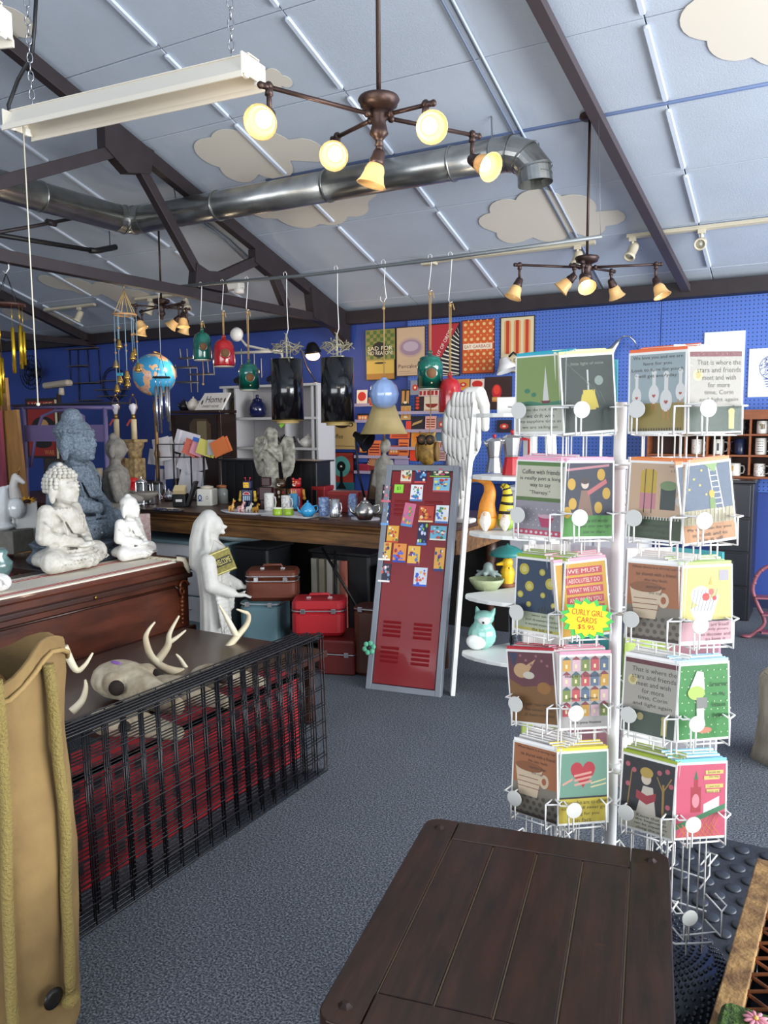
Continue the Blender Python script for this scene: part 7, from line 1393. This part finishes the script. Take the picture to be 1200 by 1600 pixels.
def pocket(ci, z, sgn=1, disc=True):
    cx_, cy_, a = cols[ci]; T = Matrix.Translation((cx_, sgn*cy_, z)) @ Matrix.Rotation(a if sgn > 0 else PI-a, 4, 'Z')
    P = lambda *p: T @ Vector(p); hw = .05; b = MB()
    for s_ in (-1, 1): b.tube([P(s_*hw, .055, 0), P(s_*hw, -.02, 0), P(s_*hw, -.022, -.066), P(s_*hw, .055, -.07)], .0024, 5)
    b.tube([P(-hw, -.02, 0), P(hw*.4, -.02, .0)], .0024, 5) if False else None
    b.tube([P(-hw-.02, .055, .004), P(-hw-.02, -.018, .004), P(-hw*.75, -.021, .004), P(-hw*.75, -.021, -.066)], .0024, 5).tube([P(hw, -.02, 0), P(hw+.025, -.0, 0), P(hw+.025, .055, 0)], .0024, 5)
    b.tube([P(-hw, -.0, -.068), P(hw, -.0, -.068)], .0024, 5)
    o = b.build('pocket_wire', wr, rk)
    if disc: MB().lathe([(0, .0), (.0205, .0), (.0205, .0018), (0, .0018)], 24, None, P(-hw*.75, -.0245, -.006), (T.to_3x3() @ Matrix.Rotation(PI/2, 3, 'X')).to_4x4(), smooth=False).build('round_tag', mat('#c9c8c2', .5), o)
for zi, z in enumerate(zdisc):
    for ci in range(4):
        if z > .12: pocket(ci, z); pocket(ci, z, -1, zi < 5)
# card art ------------------------------------------------------------
wt_, ink = '#efece4', '#2c2620'
def scrib(col, rows, u0=.08, u1=.92, vt=.9, dv=.09, hh_=.055): return lines(col, rows, u0, u1, vt, dv, hh_)
def cup(c, c2, u, v, s): return [(c, [(u-.3*s, v+.2*s), (u+.3*s, v+.2*s), (u+.2*s, v-.22*s), (u-.2*s, v-.22*s)]), (c2, P_ell(u, v+.2*s, .3*s, .07*s)), (c, P_ell(u+.34*s, v+.04*s, .1*s, .1*s)), ('#b5653c', P_ell(u+.34*s, v+.04*s, .05*s, .05*s))]+[('#8a4a28', P_rect(u-.26*s+.02*k, v-.1*s+.07*k*s, u+.26*s-.02*k, v-.09*s+.07*k*s)) for k in range(3)]
def coffee(): return [('#b8703f', P_rect(.03, .45, .97, .98)), ('#8d8474', P_rect(.03, .02, .97, .45))]+[('#5f5648', P_ell(.1+.13*i+.06*(j % 2), .05+.08*j, .04, .03, 7)) for i in range(7) for j in range(4)]+cup('#e8cfae', '#9a5c2c', .36, .5, .95)+scrib('#4a2413', ['When there is a strong cup to', 'be shared with a friend', 'the day feels', 'warmer than', 'the cup'], .1, .97, .96, .08, .045)+[('#4a3a2c', P_rect(.03, .02, .97, .06))]
def poemcard(top): return [('#b9b3a6', P_rect(.03, .3, .97, .98)), (top, P_rect(.03, .92, .97, .98)), ('#4a5a4c', P_rect(.03, .02, .97, .32)), ('#e6d9a0', P_ell(.18, .7, .09, .07)), ('#c9b56a', P_ell(.18, .7, .05, .04)), ('#d8c87c', P_rect(.74, .05, .84, .24)), ('#d8c87c', P_ell(.79, .26, .06, .04)), ('#d8c88a', P_ell(.35, .24, .06, .05))]+scrib('#33291f', ['That is where the', 'stars and friends', 'meet and wish', 'for more', 'time, Corin', 'and light again'], .16, .95, .88, .09, .06)
fronts = {}
fronts[0, 0] = ('teal', '#1f9fb2', 'green sailboat card with handwritten verse', [('#93ab5e', P_rect(.03, .36, .97, .98)), ('#3f8a68', [(.03, .4), (.3, .42), (.55, .39), (.97, .42), (.97, .36), (.03, .36)]), ('#efece2', [(.6, .86), (.56, .42), (.68, .42)]), ('#7a2c3c', [(.52, .42), (.72, .42), (.68, .385), (.56, .385)]), ('#dcdcc8', P_rect(.03, .03, .97, .36)), ('#3f8a68', P_ell(.25, .55, .06, .03)), ('#3f8a68', P_ell(.38, .5, .05, .03))]+scrib(ink, ['you do not drift', 'we drift with', 'my sapphire tides as', 'we are sailing on'], .1, .92, .33, .075, .05), 4)
fronts[0, 1] = ('cream', '#e2d88a', 'dark green card with a yellow lantern', [('#27362c', P_rect(.03, .03, .97, .97)), ('#d9c23c', [(.38, .5), (.62, .5), (.68, .32), (.32, .32)]), ('#d9c23c', P_rect(.4, .3, .62, .55)), ('#c9ccc4', P_line(.5, .55, .5, .8, .03, 1.3)), ('#8a9a8c', P_ell(.7, .66, .08, .06))]+[('#4d6250', P_line(.1+.1*i, .9-.06*i, .2+.1*i, .85-.08*i, .012)) for i in range(7)]+scrib('#8f9a88', ['little light of mine'], .2, .8, .9, .08, .05), 4)
goose = lambda u, v, s: [('#f2f0ea', P_ell(u, v, .09*s, .12*s)), ('#f2f0ea', P_rect(u-.03*s, v+.08*s, u+.03*s, v+.26*s)), ('#f2f0ea', P_ell(u, v+.27*s, .045*s, .04*s)), ('#c84a32', P_heart(u, v-.02, .03*s, .025*s)), ('#d88a2c', P_rect(u-.04*s, v-.2*s, u-.025*s, v-.1*s)), ('#d88a2c', P_rect(u+.025*s, v-.2*s, u+.04*s, v-.1*s)), ('#2c2c2c', P_ell(u-.015, v+.28*s, .008, .007, 8))]
fronts[0, 2] = ('orange', '#d8612a', 'pale blue card with four white geese', [('#a9b9bc', P_rect(.03, .35, .97, .97)), ('#a08a34', P_rect(.03, .03, .97, .37))]+goose(.15, .46, .9)+goose(.45, .48, 1.)+goose(.66, .4, 1.15)+goose(.9, .5, .9)+scrib(ink, ['We love you and we are', 'here for you', 'Look to here for you it', 'will get everyday'], .06, .95, .95, .075, .05)+[('#2c2c2c', P_rect(.05+.045*i, .03, .07+.045*i, .065)) for i in range(20)], 6)
fronts[0, 3] = ('white', '#e9e6df', 'beige lettering card with a maroon top edge', poemcard('#7a2f33'), 5)
fronts[1, 0] = ('pink', '#e39db4', 'card lettered Coffee with friends is really just a long way to say Therapy', [('#d9d6bc', P_rect(.03, .52, .97, .93)), ('#5f8a3c', P_rect(.03, .93, .97, .98)), ('#5c7a34', P_rect(.03, .47, .97, .52)), ('#a39ea6', P_rect(.03, .03, .97, .47))]+[('#dcd8dc', P_ell(.08+.11*i+.05*(j % 2), .16+.07*j, .012, .01, 6)) for i in range(8) for j in range(4)]+[('#c83a6a', [(.5, .28), (.82, .28), (.74, .14), (.58, .14)]), ('#e6b8c8', P_ell(.66, .28, .16, .025)), ('#d8486a', P_rect(.03, .03, .97, .1))]+[('#f2e6ea', P_ell(.08+.1*i, .065, .03, .02, 6)) for i in range(9)]+lines('#2a2a20', ['Coffee with friends', 'is really just a long', 'way to say', '"Therapy."'], .1, .92, .88, .09, .06), 5)
fronts[1, 1] = ('pink', '#e2a2b2', 'night card with a woman among golden lanterns', [('#2b2f42', P_rect(.03, .3, .97, .97)), ('#4f9a3c', P_rect(.03, .03, .97, .3)), ('#c9868c', P_line(.1, .88, .9, .94, .03))]+[('#d3a62c', P_ell(u, v, .075, .075)) for u, v in ((.2, .7), (.22, .45), (.75, .82), (.85, .58), (.7, .4), (.12, .34))]+[('#8d6a58', [(.3, .3), (.6, .3), (.52, .62), (.38, .62)]), ('#e0cdb8', P_ell(.45, .7, .07, .06)), ('#3a2c20', P_ell(.45, .74, .08, .04)), ('#c96a6a', P_line(.5, .58, .85, .74, .06))]+scrib('#1d3a14', ['wander and wonder', 'gather your own light', 'just to share'], .3, .95, .26, .075, .05), 3)
fronts[1, 2] = ('orange', '#d97a36', 'peach card with a yellow jar and dark mug', [('#dcb793', P_rect(.03, .3, .97, .97)), ('#3a4f2c', P_rect(.03, .03, .97, .3)), ('#d9b42c', P_rect(.22, .5, .5, .85)), ('#d9b42c', P_ell(.36, .85, .14, .05)), ('#d98a94', P_rect(.22, .4, .5, .6)), ('#2e2a24', P_line(.3, .35, .3, .9, .015)), ('#2e2a24', P_line(.43, .35, .43, .9, .015)), ('#2c3d38', P_rect(.58, .4, .84, .68)), ('#7d9a62', P_ell(.71, .7, .15, .06)), ('#e6ddd0', P_ell(.9, .52, .06, .06))]+[('#e9e2d4', P_rect(.05+.05*i, .27, .07+.05*i, .31)) for i in range(18)]+scrib('#1a2412', ['Better together', 'than anything you', 'could order'], .12, .9, .22, .07, .05)+scrib('#4a3a2c', ['the way to', 'a heart'], .7, .96, .95, .05, .03), 3)
fronts[1, 3] = ('orange', '#d98a5a', 'dusky blue card with a white ladder to the stars', [('#5b6b82', P_rect(.03, .35, .97, .97)), ('#b8ad8c', P_rect(.03, .22, .97, .42)), ('#c98f5c', P_rect(.03, .03, .97, .24))]+[('#e8e6de', P_line(.66, .35, .58, .92, .018)), ('#e8e6de', P_line(.8, .35, .72, .92, .018))]+[('#e8e6de', P_line(.66-.012*i, .4+.07*i, .8-.012*i, .4+.07*i, .012)) for i in range(8)]+[('#e2cf5a', P_ell(u, v, .02, .015, 7)) for u, v in ((.15, .9), (.3, .8), (.2, .68), (.45, .9), (.4, .72), (.12, .8), (.5, .6))]+[('#8cb06a', [(.5, .97), (.75, .97), (.68, .86)]), ('#d9b42c', P_ell(.6, .6, .05, .05)), ('#7a9a4c', P_rect(.55, .42, .65, .55))]+[('#d9cfae', P_line(.05+.07*i, .25, .08+.07*i, .42, .014)) for i in range(13)]+scrib('#3a2a18', ['My wish was for you', 'to climb and to', 'see it all'], .1, .9, .2, .065, .045), 3)
fronts[2, 0] = ('green', '#86a32c', 'navy night card dotted with yellow moons', [('#17395c', P_rect(.03, .28, .97, .97)), ('#c9cfae', P_rect(.03, .06, .97, .28)), ('#d3c95a', P_rect(.03, .03, .97, .07))]+sum([[('#d3c23a', P_ell(u, v, r_, r_*.75)), ('#e6dc7a', P_ell(u, v, r_*.55, r_*.4))] for u, v, r_ in ((.18, .84, .1), (.55, .82, .06), (.85, .78, .09), (.3, .62, .09), (.72, .68, .1), (.12, .5, .06), (.58, .52, .05), (.3, .38, .05), (.8, .4, .05))], [])+[('#1c2a24', P_rect(.5+.06*i, .28, .53+.06*i, .34+.02*(i % 3))) for i in range(8)]+scrib(ink, ['never ask why', 'just dreamers, unless', 'it would mean you are', 'the last one'], .25, .95, .26, .06, .042), 5)
fronts[2, 1] = ('pink', '#e39aa8', 'yellow card lettered WE MUST ABSOLUTELY DO WHAT WE LOVE', [('#e0a82c', P_rect(.03, .03, .97, .97))]+sum([[('#c8404c', P_rect(.2, .82-.125*i, .9, .915-.125*i)), ('#f6e6d0', s_, .25, .84-.125*i, .85, .895-.125*i)] for i, s_ in enumerate(('WE MUST', 'ABSOLUTELY DO', 'WHAT WE LOVE', 'AND WHEN YOU', 'FIND IT', 'HOLD ON'))], []), 5)
fronts[2, 2] = ('white', '#ebe9e6', 'brown card with a steaming coffee cup on the middle tier', coffee(), 7)
fronts[2, 3] = ('green', '#9db36a', 'yellow card with a striped bird and red roses', [('#d9cb74', P_rect(.03, .3, .97, .97)), ('#d3a3aa', P_rect(.03, .05, .97, .3)), ('#2c2a28', P_rect(.03, .29, .97, .31)), ('#e9e6df', [(.2, .45), (.75, .62), (.6, .3), (.3, .3)]), ('#e9e6df', P_ell(.4, .62, .18, .12))]+[('#8a96a0', P_line(.22+.06*i, .42, .3+.07*i, .7, .012)) for i in range(7)]+[('#c8302c', P_ell(.5, .6, .07, .05)), ('#e2604a', P_ell(.6, .66, .05, .04)), ('#c8302c', P_ell(.66, .58, .04, .03)), ('#d8b03c', [(.55, .75), (.62, .75), (.6, .86)]), ('#b0a8b0', P_rect(.75, .8, .92, .93))]+scrib('#7a3a44', ['the art itself', 'is only yours', 'to discover and', 'to love it'], .4, .95, .27, .06, .042), 5)
fronts[3, 0] = ('red', '#b0182c', 'brown and plum card with a sleeping fox under a red edge', [('#8a5a1c', P_rect(.03, .03, .97, .97)), ('#6d2f3c', [(.03, .97), (.97, .97), (.97, .55), (.3, .5), (.03, .6)]), ('#d9b07c', P_ell(.3, .72, .16, .1)), ('#d9b07c', [(.38, .78), (.62, .88), (.45, .7)]), ('#e6dcc8', P_ell(.45, .66, .12, .05)), ('#2c3a5c', [(.05, .95), (.25, .95), (.15, .75)]), ('#a87028', P_ell(.75, .5, .14, .08))]+[('#a86a78', P_ell(.3+.11*i, .92-.06*(i % 3), .03, .02, 6)) for i in range(6)]+scrib('#3a2008', ['I will rest when', 'the leaves have', 'all been counted'], .3, .92, .3, .07, .045), 4)
hs = []
for i in range(5):
    for j in range(4): hs += [(('#c84a52', '#d9a23c', '#7a8a3c', '#5c6f8c', '#e0b8c0')[(i*3+j*2) % 5], P_rect(.06+.18*i, .18+.2*j, .21+.18*i, .33+.2*j)), (('#8a2c3c', '#3a5a6a')[(i+j) % 2], [(.05+.18*i, .33+.2*j), (.22+.18*i, .33+.2*j), (.135+.18*i, .38+.2*j)]), ('#f3e6b0', P_rect(.11+.18*i, .22+.2*j, .15+.18*i, .27+.2*j))]
fronts[3, 1] = ('pink', '#d98aa0', 'grey card covered with rows of little coloured houses', [('#b9b4ae', P_rect(.03, .03, .97, .97))]+hs+scrib(ink, ['that is a beautiful', 'city, the place'], .1, .8, .74, .3, .04)+scrib(ink, ['love you home'], .2, .8, .12, .1, .05), 5)
fronts[3, 2] = ('white', '#e9e7e4', 'grey lettering card with a maroon lace top on the fourth tier', poemcard('#6d2a34'), 5)
fronts[3, 3] = ('sky', '#9cc4dc', 'bright green dotted card with a white dog', [('#2f8a34', P_rect(.03, .03, .97, .97))]+[('#cfe6b8', P_ell(.1+.12*i+.06*(j % 2), .1+.1*j, .012, .009, 6)) for i in range(8) for j in range(9)]+[('#f0eee8', [(.2, .62), (.38, .9), (.5, .88), (.52, .66), (.4, .58)]), ('#b9d86a', P_ell(.36, .62, .16, .09)), ('#8a8a84', P_rect(.36, .42, .56, .56)), ('#f0eee8', P_rect(.36, .15, .5, .42)), ('#d88a6a', P_ell(.5, .14, .14, .04))]+scrib('#14441c', ['Sometimes', 'my dog', 'listens', 'better'], .62, .95, .75, .13, .06), 4)
fronts[4, 0] = ('white', '#eceae8', 'brown card with a steaming coffee cup on the lowest tier', coffee(), 8)
fronts[4, 1] = ('yellow', '#d9c03c', 'green card with a striped red heart', [('#6f9d86', P_rect(.03, .38, .97, .97)), ('#d9c23c', P_rect(.03, .03, .97, .36)), ('#1c1c1c', P_rect(.03, .355, .97, .38)), ('#b81c2c', P_heart(.5, .7, .24, .2))]+[('#e0a090', P_line(.33, .66-.06*i, .67, .7-.06*i, .03)) for i in range(3)]+[('#e0a090', P_line(.1, .55, .3, .62, .03)), ('#d9cf9a', P_line(.65, .55, .95, .6, .02)), ('#d9cf9a', P_line(.65, .5, .95, .54, .02))]+scrib('#3a2c0c', ['Those who are so close', 'to you, will never go', 'looking for you', 'in fact'], .06, .95, .33, .08, .055), 4)
fronts[4, 2] = ('olive', '#8fa02c', 'black card with a reading woman between blossoming trees', [('#1d1c22', P_rect(.03, .25, .97, .97)), ('#d6cfb8', P_rect(.03, .03, .97, .26)), ('#e0d6c4', [(.32, .26), (.68, .26), (.6, .62), (.42, .62)]), ('#b0303c', [(.3, .44), (.5, .38), (.66, .46), (.66, .56), (.5, .5), (.3, .55)]), ('#ead9c2', P_ell(.47, .72, .09, .08)), ('#c9a84a', P_ell(.47, .8, .12, .07))]+[('#a8853c', P_line(.8, .28, .78, .7, .04)), ('#a8853c', P_line(.78, .6, .92, .8, .02)), ('#a8853c', P_line(.78, .6, .66, .78, .02)), ('#a8853c', P_line(.15, .3, .2, .8, .02))]+[('#c8606a', P_ell(u, v, .045, .035, 8)) for u, v in ((.7, .84), (.84, .88), (.92, .7), (.12, .86), (.24, .8), (.88, .42), (.14, .6))]+scrib(ink, ['Know that all', 'the beginnings', 'can be anywhere', 'along the way'], .3, .9, .24, .055, .04), 5)
fronts[4, 3] = ('sky', '#6fb4cc', 'hot pink card with a red bottle and green lattice', [('#cf4a6a', P_rect(.03, .03, .97, .97)), ('#a8182c', P_rect(.3, .35, .5, .68)), ('#a8182c', P_rect(.36, .68, .44, .78)), ('#2f6a3c', [(.36, .78), (.44, .78), (.4, .9)]), ('#e08a94', P_ell(.4, .5, .07, .09)), ('#dfe4e8', [(.55, .32), (.85, .42), (.85, .55), (.55, .45)]), ('#2f7a4c', [(.03, .2), (.97, .45), (.97, .38), (.03, .13)])]+[('#d8743c', P_line(.05+.09*i, .03, .25+.09*i, .2+.02*i, .015)) for i in range(8)]+[('#d8743c', P_line(.25+.09*i, .03, .05+.09*i, .2, .015)) for i in range(8)]+[('#d9c46a', P_rect(.58, .84, .92, .89)), ('#d9c46a', P_rect(.55, .77, .85, .82)), ('#d9c46a', P_rect(.58, .66, .92, .71)), ('#d9c46a', P_rect(.6, .6, .85, .645))]+lines('#5a3a1c', ['Excuse me', 'the way', '', 'I put hot', 'sauce on it'], .6, .88, .885, .063, .035), 5)
envcol = {k: mat(v[1], .6) for k, v in fronts.items()}
tiername = ('top tier', 'second tier', 'third tier', 'fourth tier', 'lowest tier')
cme = MB().box((0, 0, CHT/2), (CWD, .0028, CHT)).build('card_blank', M['cardw'], mesh_only=True)
random.seed(21)
envme = {}
for k_, v_ in fronts.items():
    if v_[1] not in envme: envme[v_[1]] = MB().box((0, .0016, CHT/2+.003), (CWD*.99, .003, CHT*.99), mat(v_[1], .6)).box((0, -.0005, CHT/2), (CWD, .0018, CHT), M['cardw']).build('card_with_envelope', None, mesh_only=True)
for (ti, ci), (en, ec, lab, shp, n_) in fronts.items():
    cx_, cy_, a = cols[ci]; z = zdisc[ti]-.064; tilt = -.06 if ti else -.03; ro = ({(0, 1): -.06, (1, 3): -.1, (3, 0): -.12, (2, 1): -.07}.get((ti, ci), 0.))+random.uniform(-.02, .02)
    base = RK+Rz @ V(cx_, cy_, 0); nrm = Rz @ V(math.sin(a), -math.cos(a), 0)
    dx = random.uniform(-.004, .004)
    p = base-nrm*.012+Rz @ V(dx, 0, 0); loc = V(p.x, p.y, z)
    t = thing('greeting_card', lab, 'greeting card', loc, 0, 'greeting cards at the front of the pockets', rot=(tilt, ro, th_+a))
    MB().box((0, 0, CHT/2), (CWD, .0024, CHT)).build('card', M['cardw'], t); MB().box((0, .0024, CHT/2+.005), (CWD*.985, .002, CHT+.006)).build('envelope', mat(ec, .6), t)
    printed('artwork', t, CWD, CHT, shp, y=-.0013, lay=.00012, dark=.62)
    MB().box((0, -.0033, CHT/2+.002), (CWD+.004, .0002, CHT+.006)).build('plastic_sleeve', M['sleeve'], t)
    for i in range(1, n_):
        q = p-nrm*(.0085*i)+(Rz @ V(math.cos(a), math.sin(a), 0))*((.0032 if a < 0 else -.0032)*i); o = link('card_behind', envme[ec], None, (q.x, q.y, z+.0032*i+random.uniform(0, .003)), (tilt-.012*i, ro*.8+random.uniform(-.012, .012), th_+a+random.uniform(-.015, .015))); tag(o, 'spare card stacked behind the '+' '.join(lab.split()[:8]), 'greeting card', 'spare cards behind the '+' '.join(lab.split()[:8]))
bc = ['#e9e6e2', '#4fb0b8', '#b4c86a', '#e6a8ba', '#f0eeea', '#d9d4e0']
for ti in range(5):
    for ci in range(4):
        cx_, cy_, a = cols[ci]; z = zdisc[ti]-.064; base = RK+Rz @ V(cx_, -cy_, 0); nrm = Rz @ V(math.sin(a), math.cos(a), 0); c = bc[(ti*2+ci) % 6]
        for i in range(2):
            q = base-nrm*(.012+.01*i); o = MB().box((0, 0, CHT/2), (CWD, .003, CHT)).build('reverse_card', mat(c, .6), None, loc=(q.x, q.y, z), rot=(-.05, 0, th_+PI-a)); tag(o, '%s card on the far side of the rack, %s, column %s' % ({'#e9e6e2': 'ivory', '#4fb0b8': 'turquoise', '#b4c86a': 'pale green', '#e6a8ba': 'rose', '#f0eeea': 'white', '#d9d4e0': 'lilac'}[c], tiername[ti], ('one', 'two', 'three', 'four')[ci]), 'greeting card', 'far side %s column %s' % (tiername[ti], ('one', 'two', 'three', 'four')[ci]))
# price burst
p = pD(917, 967, 1.965); t = thing('price_sign', 'yellow starburst sign reading CURLY GIRL CARDS $5.95', 'sign', p, 0, rot=(-.1, .1, th_+.2))
b = MB(); b.prism([(x, z) for x, z in P_star(0, 0, .066, .052, 15, .8)], 0, .001); b.build('green_backing', mat('#3fae4c', .6), t); b = MB(); b.prism([(x, z) for x, z in P_star(0, 0, .056, .044, 15, .8, .1)], -.0012, -.0002); b.build('yellow_burst', mat('#e6cc1c', .6), t)
printed('lettering', t, .1, .08, [('#b03020', 'CURLY GIRL', .12, .6, .88, .78), ('#b03020', 'CARDS', .26, .38, .74, .55), ('#b03020', '$5.95', .3, .16, .7, .32)], z0=-.04, y=-.0014)
# ---- canvas sack
def canvas_mat():
    return mat('#8d7244', .85, noise=.35, nscale=5, col2='#715834', bump=.35, bscale=14)
bgp = pD(5, 1300, 2.02); t = thing('canvas_sack', 'tan canvas sack with rope drawstrings at the left edge', 'bag', (bgp.x-.065, bgp.y-.03, 0)); cm = canvas_mat()
b = MB(); N = 56; rings = []
prof = [(0, .205), (.02, .235), (.08, .25), (.2, .252), (.35, .262), (.5, .268), (.65, .262), (.8, .255), (.92, .262), (1.0, .26)]
def rad(a, z, r): return r*(1+.035*math.sin(3*a+4*z)+.02*math.sin(7*a-9*z)+.012*math.sin(13*a+20*z))
vs = []; fs = []
for z, r in prof:
    for i in range(N): a = 2*PI*i/N; q = rad(a, z, r); zz = z+(.035*math.sin(2*a+.6)+.02*math.sin(5*a) if z > .9 else 0); vs.append((q*math.cos(a), q*.8*math.sin(a), zz))
m0 = len(prof)
for z, r in ((1.0, .245), (.85, .235), (.5, .22)):
    for i in range(N): a = 2*PI*i/N; q = rad(a, z, r); zz = z+(.035*math.sin(2*a+.6)+.02*math.sin(5*a) if z > .9 else 0); vs.append((q*math.cos(a), q*.8*math.sin(a), zz))
for k in range(m0+2):
    for i in range(N): j = (i+1) % N; fs.append((k*N+i, k*N+j, (k+1)*N+j, (k+1)*N+i))
fs.append(tuple(range(N-1, -1, -1))); fs.append(tuple(range((m0+2)*N, (m0+3)*N))); b.add(vs, fs, None, None, True); o = b.build('sack_body', cm, t)
b = MB(); b.tube([(rad(a, .97, .268)*math.cos(a), rad(a, .97, .268)*.8*math.sin(a), .965+.035*math.sin(2*a+.6)+.02*math.sin(5*a)) for a in [2*PI*i/40 for i in range(40)]], .006, 8, closed=True); b.build('rolled_hem', mat('#94794a', .85, bump=.3, bscale=30), t)
s = SC(); s.sph((-.05, 0, .86), (.16, .12, .12)); s.sph((.08, .03, .82), (.1, .1, .1)); s.skin('folded_lining', mat('#85602e', .85, noise=.3, nscale=5), t, .015, 3)
ropem = mat('#8f7c44', .9, bump=.8, bscale=160)
def onbag(a, z): return V(rad(a, z, .274)*math.cos(a)*1.0, rad(a, z, .274)*.8*math.sin(a), z)
aC = math.atan2(-(bgp.y-.03), -(bgp.x-.065))
for da, z1 in ((.12, .03), (.72, .17)):
    a = aC+da; pts = [onbag(a-.02*math.sin(6*z), z)*1.0 for z in [1.0-(1.0-z1)*i/14 for i in range(15)]]; pts = [V(p_.x*1.035, p_.y*1.035, p_.z) for p_ in pts]; MB().tube(pts, .0135, 8).sph(pts[-1], .022, 10, 8).build('drawstring_rope', ropem, t)
for da, z in ((-.12, .42), (.5, .2)): q = onbag(aC+da, z); MB().lathe([(.012, 0), (.024, .003), (.026, .006), (.012, .008)], 18, None, q*1.01+V(0, 0, 0), V(q.x, q.y, 0).to_track_quat('Z', 'Y').to_matrix().to_4x4()).build('grommet', mat('#2c2a26', .4, .7), t)
# ---- right-hand floor things
mt = thing('rubber_mat', 'dark rubber mat with raised round studs under the rack', 'mat', (0, 0, 0)); a_ = pz(1105, 1316, .02); ang = ta*.0+.0
m0_ = V(-.52, 1.2, 0); MB().rbox((-.05, 2.28, .006), (.95, 1.62, .012), .02).build('mat_sheet', mat('#262b33', .55, bump=.15, bscale=80), mt)
stud = MB().lathe([(.026, 0), (.025, .005), (.02, .008), (0, .009)], 14).build('stud', mat('#2b313a', .45), mesh_only=True)
for i in range(11):
    for j in range(23):
        x = -.49+.083*i+(.0415 if j % 2 else 0); y = 1.53+.068*j
        if x < .4 and not (x-RK.x)**2+(y-RK.y)**2 < .34**2: link('stud', stud, mt, (x, y, .0115))
gz = .36; g0, g1 = pz(1183, 1340, gz), pz(1108, 1598, gz); ga = math.atan2((g0-g1).y, (g0-g1).x)-PI/2; gl = (g0-g1).length; gw = .5
t = thing('lattice_crate', 'weathered wooden crate with a rusty diamond lattice top', 'crate', (g1.x, g1.y, 0), ga); rw = mat('#a8834e', .8, noise=.8, nscale=14, col2='#5c3c20', bump=.3, bscale=60); rust = mat('#9c5a2a', .8, noise=.6, nscale=30, col2='#5a2c14')
y0c = -.12
for x0, x1, y0, y1, nm in ((0, .052, y0c, gl, 'side_board'), (gw-.052, gw, y0c, gl, 'side_board'), (.0525, gw-.0525, gl-.12, gl, 'end_board'), (.0525, gw-.0525, y0c, y0c+.08, 'end_board')): MB().box(((x0+x1)/2, (y0+y1)/2, gz-.0125), (x1-x0, y1-y0, .025)).build(nm, rw if nm == 'side_board' else mat('#4a3630', .6, noise=.4, nscale=10), t, bevel=.003)
dkw = mat('#2a1c16', .6, noise=.3, nscale=6)
for x in (.006, gw-.006): MB().box((x, (y0c+gl)/2, (gz-.026)/2), (.012, gl-y0c-.002, gz-.026)).build('crate_side', dkw, t)
for y in (y0c+.006, gl-.006): MB().box((gw/2, y, (gz-.026)/2), (gw-.03, .012, gz-.026)).build('crate_end', dkw, t)
MB().box((gw/2, (y0c+gl)/2, .012), (gw-.03, gl-y0c-.03, .012)).build('crate_floor', mat('#2c3038', .7), t)
x0, x1, y0, y1 = .048, gw-.048, y0c+.075, gl-.115
for sgn in (1, -1):
    for i in range(-12, 22):
        c_ = y0+i*.062; pts = []
        for k in range(2):
            x = (x0, x1)[k]; y = c_+sgn*(x-x0)*.62+(0 if sgn > 0 else (x1-x0)*.62); pts.append([x, y])
        (xa, ya), (xb, yb) = pts
        f = lambda yy: (yy-ya)/(yb-ya)
        tmin, tmax = 0, 1; lo, hi = (f(y0), f(y1)) if yb > ya else (f(y1), f(y0)); tmin, tmax = max(0, lo), min(1, hi)
        if tmax-tmin > .06: pa = V(xa+(xb-xa)*tmin, ya+(yb-ya)*tmin, gz-.008+sgn*.002); pb = V(xa+(xb-xa)*tmax, ya+(yb-ya)*tmax, gz-.008+sgn*.002); MB().tube([pa, pb], .0042, 5).build('lattice_bar', rust, t)
mp_ = pz(1165, 1580, gz+.03); t = thing('moss_tile', 'green mossy painted tile with a pink flower on the crate', 'tile', (mp_.x+.02, mp_.y-.02, gz+.001), ga)
b = MB(); b.rbox((0.02, -.03, .015), (.17, .13, .03), .02); b.build('tile', mat('#4d6b24', .9, noise=.6, nscale=60, col2='#2e4416', bump=.8, bscale=120), t); MB().box((.04, -.055, .0315), (.12, .05, .003)).build('painted_band', mat('#9cc4b8', .5), t)
for i in range(10): a = 2*PI*i/10; MB().sph((-.0+.014*math.cos(a), .0+.014*math.sin(a), .033), (.011, .0045, .0035), 8, 6, T=Matrix.Rotation(a, 4, 'Z')).build('petal', mat('#c8808c', .6), t)
MB().sph((0, 0, .036), .005, 8, 6).build('flower_centre', mat('#d9a050', .6), t)
sp_ = pz(1232, 1185, 0); t = thing('tree_stump', 'pale weathered log stump at the right edge', 'stump', sp_); MB().lathe([(0, 0), (.165, 0), (.15, .05), (.135, .2), (.14, .38), (.12, .4), (0, .4)], 36, lobes=7, lamp=.04).build('trunk', mat('#b5ac9a', .9, noise=.5, nscale=12, col2='#7c7464', bump=.6, bscale=25, stretch=(1, 1, .25)), t); MB().lathe([(.118, .4), (.115, .404), (0, .405)], 30, lobes=7, lamp=.04).build('cut_face', mat('#b5a68a', .8, noise=.3, nscale=20), t)
sp_ = pz(1203, 998, 0); t = thing('pink_iron_stand', 'ornate pink iron stand by the blue wall on the right', 'stand', sp_, .3); pk = mat('#7d444e', .5)
for s_ in (-1, 1):
    MB().tube(catmull([(s_*.16, 0, .0), (s_*.1, 0, .04), (s_*.04, 0, .12), (s_*.09, 0, .24), (s_*.13, 0, .36), (s_*.09, 0, .48), (s_*.02, 0, .53)], 4), .014, 8).build('scroll', pk, t); MB().sph((s_*.16, 0, .012), (.04, .03, .012), 10, 6).build('foot', pk, t)
for z in (.05, .18, .3): MB().box((0, 0, z), (.14+.1*(z > .2), .1, .012)).build('tier', pk, t)
for i in range(8): MB().sph((.12*math.cos(PI*i/7), 0, .4+.12*math.sin(PI*i/7)), .016, 8, 6).build('scallop', pk, t)
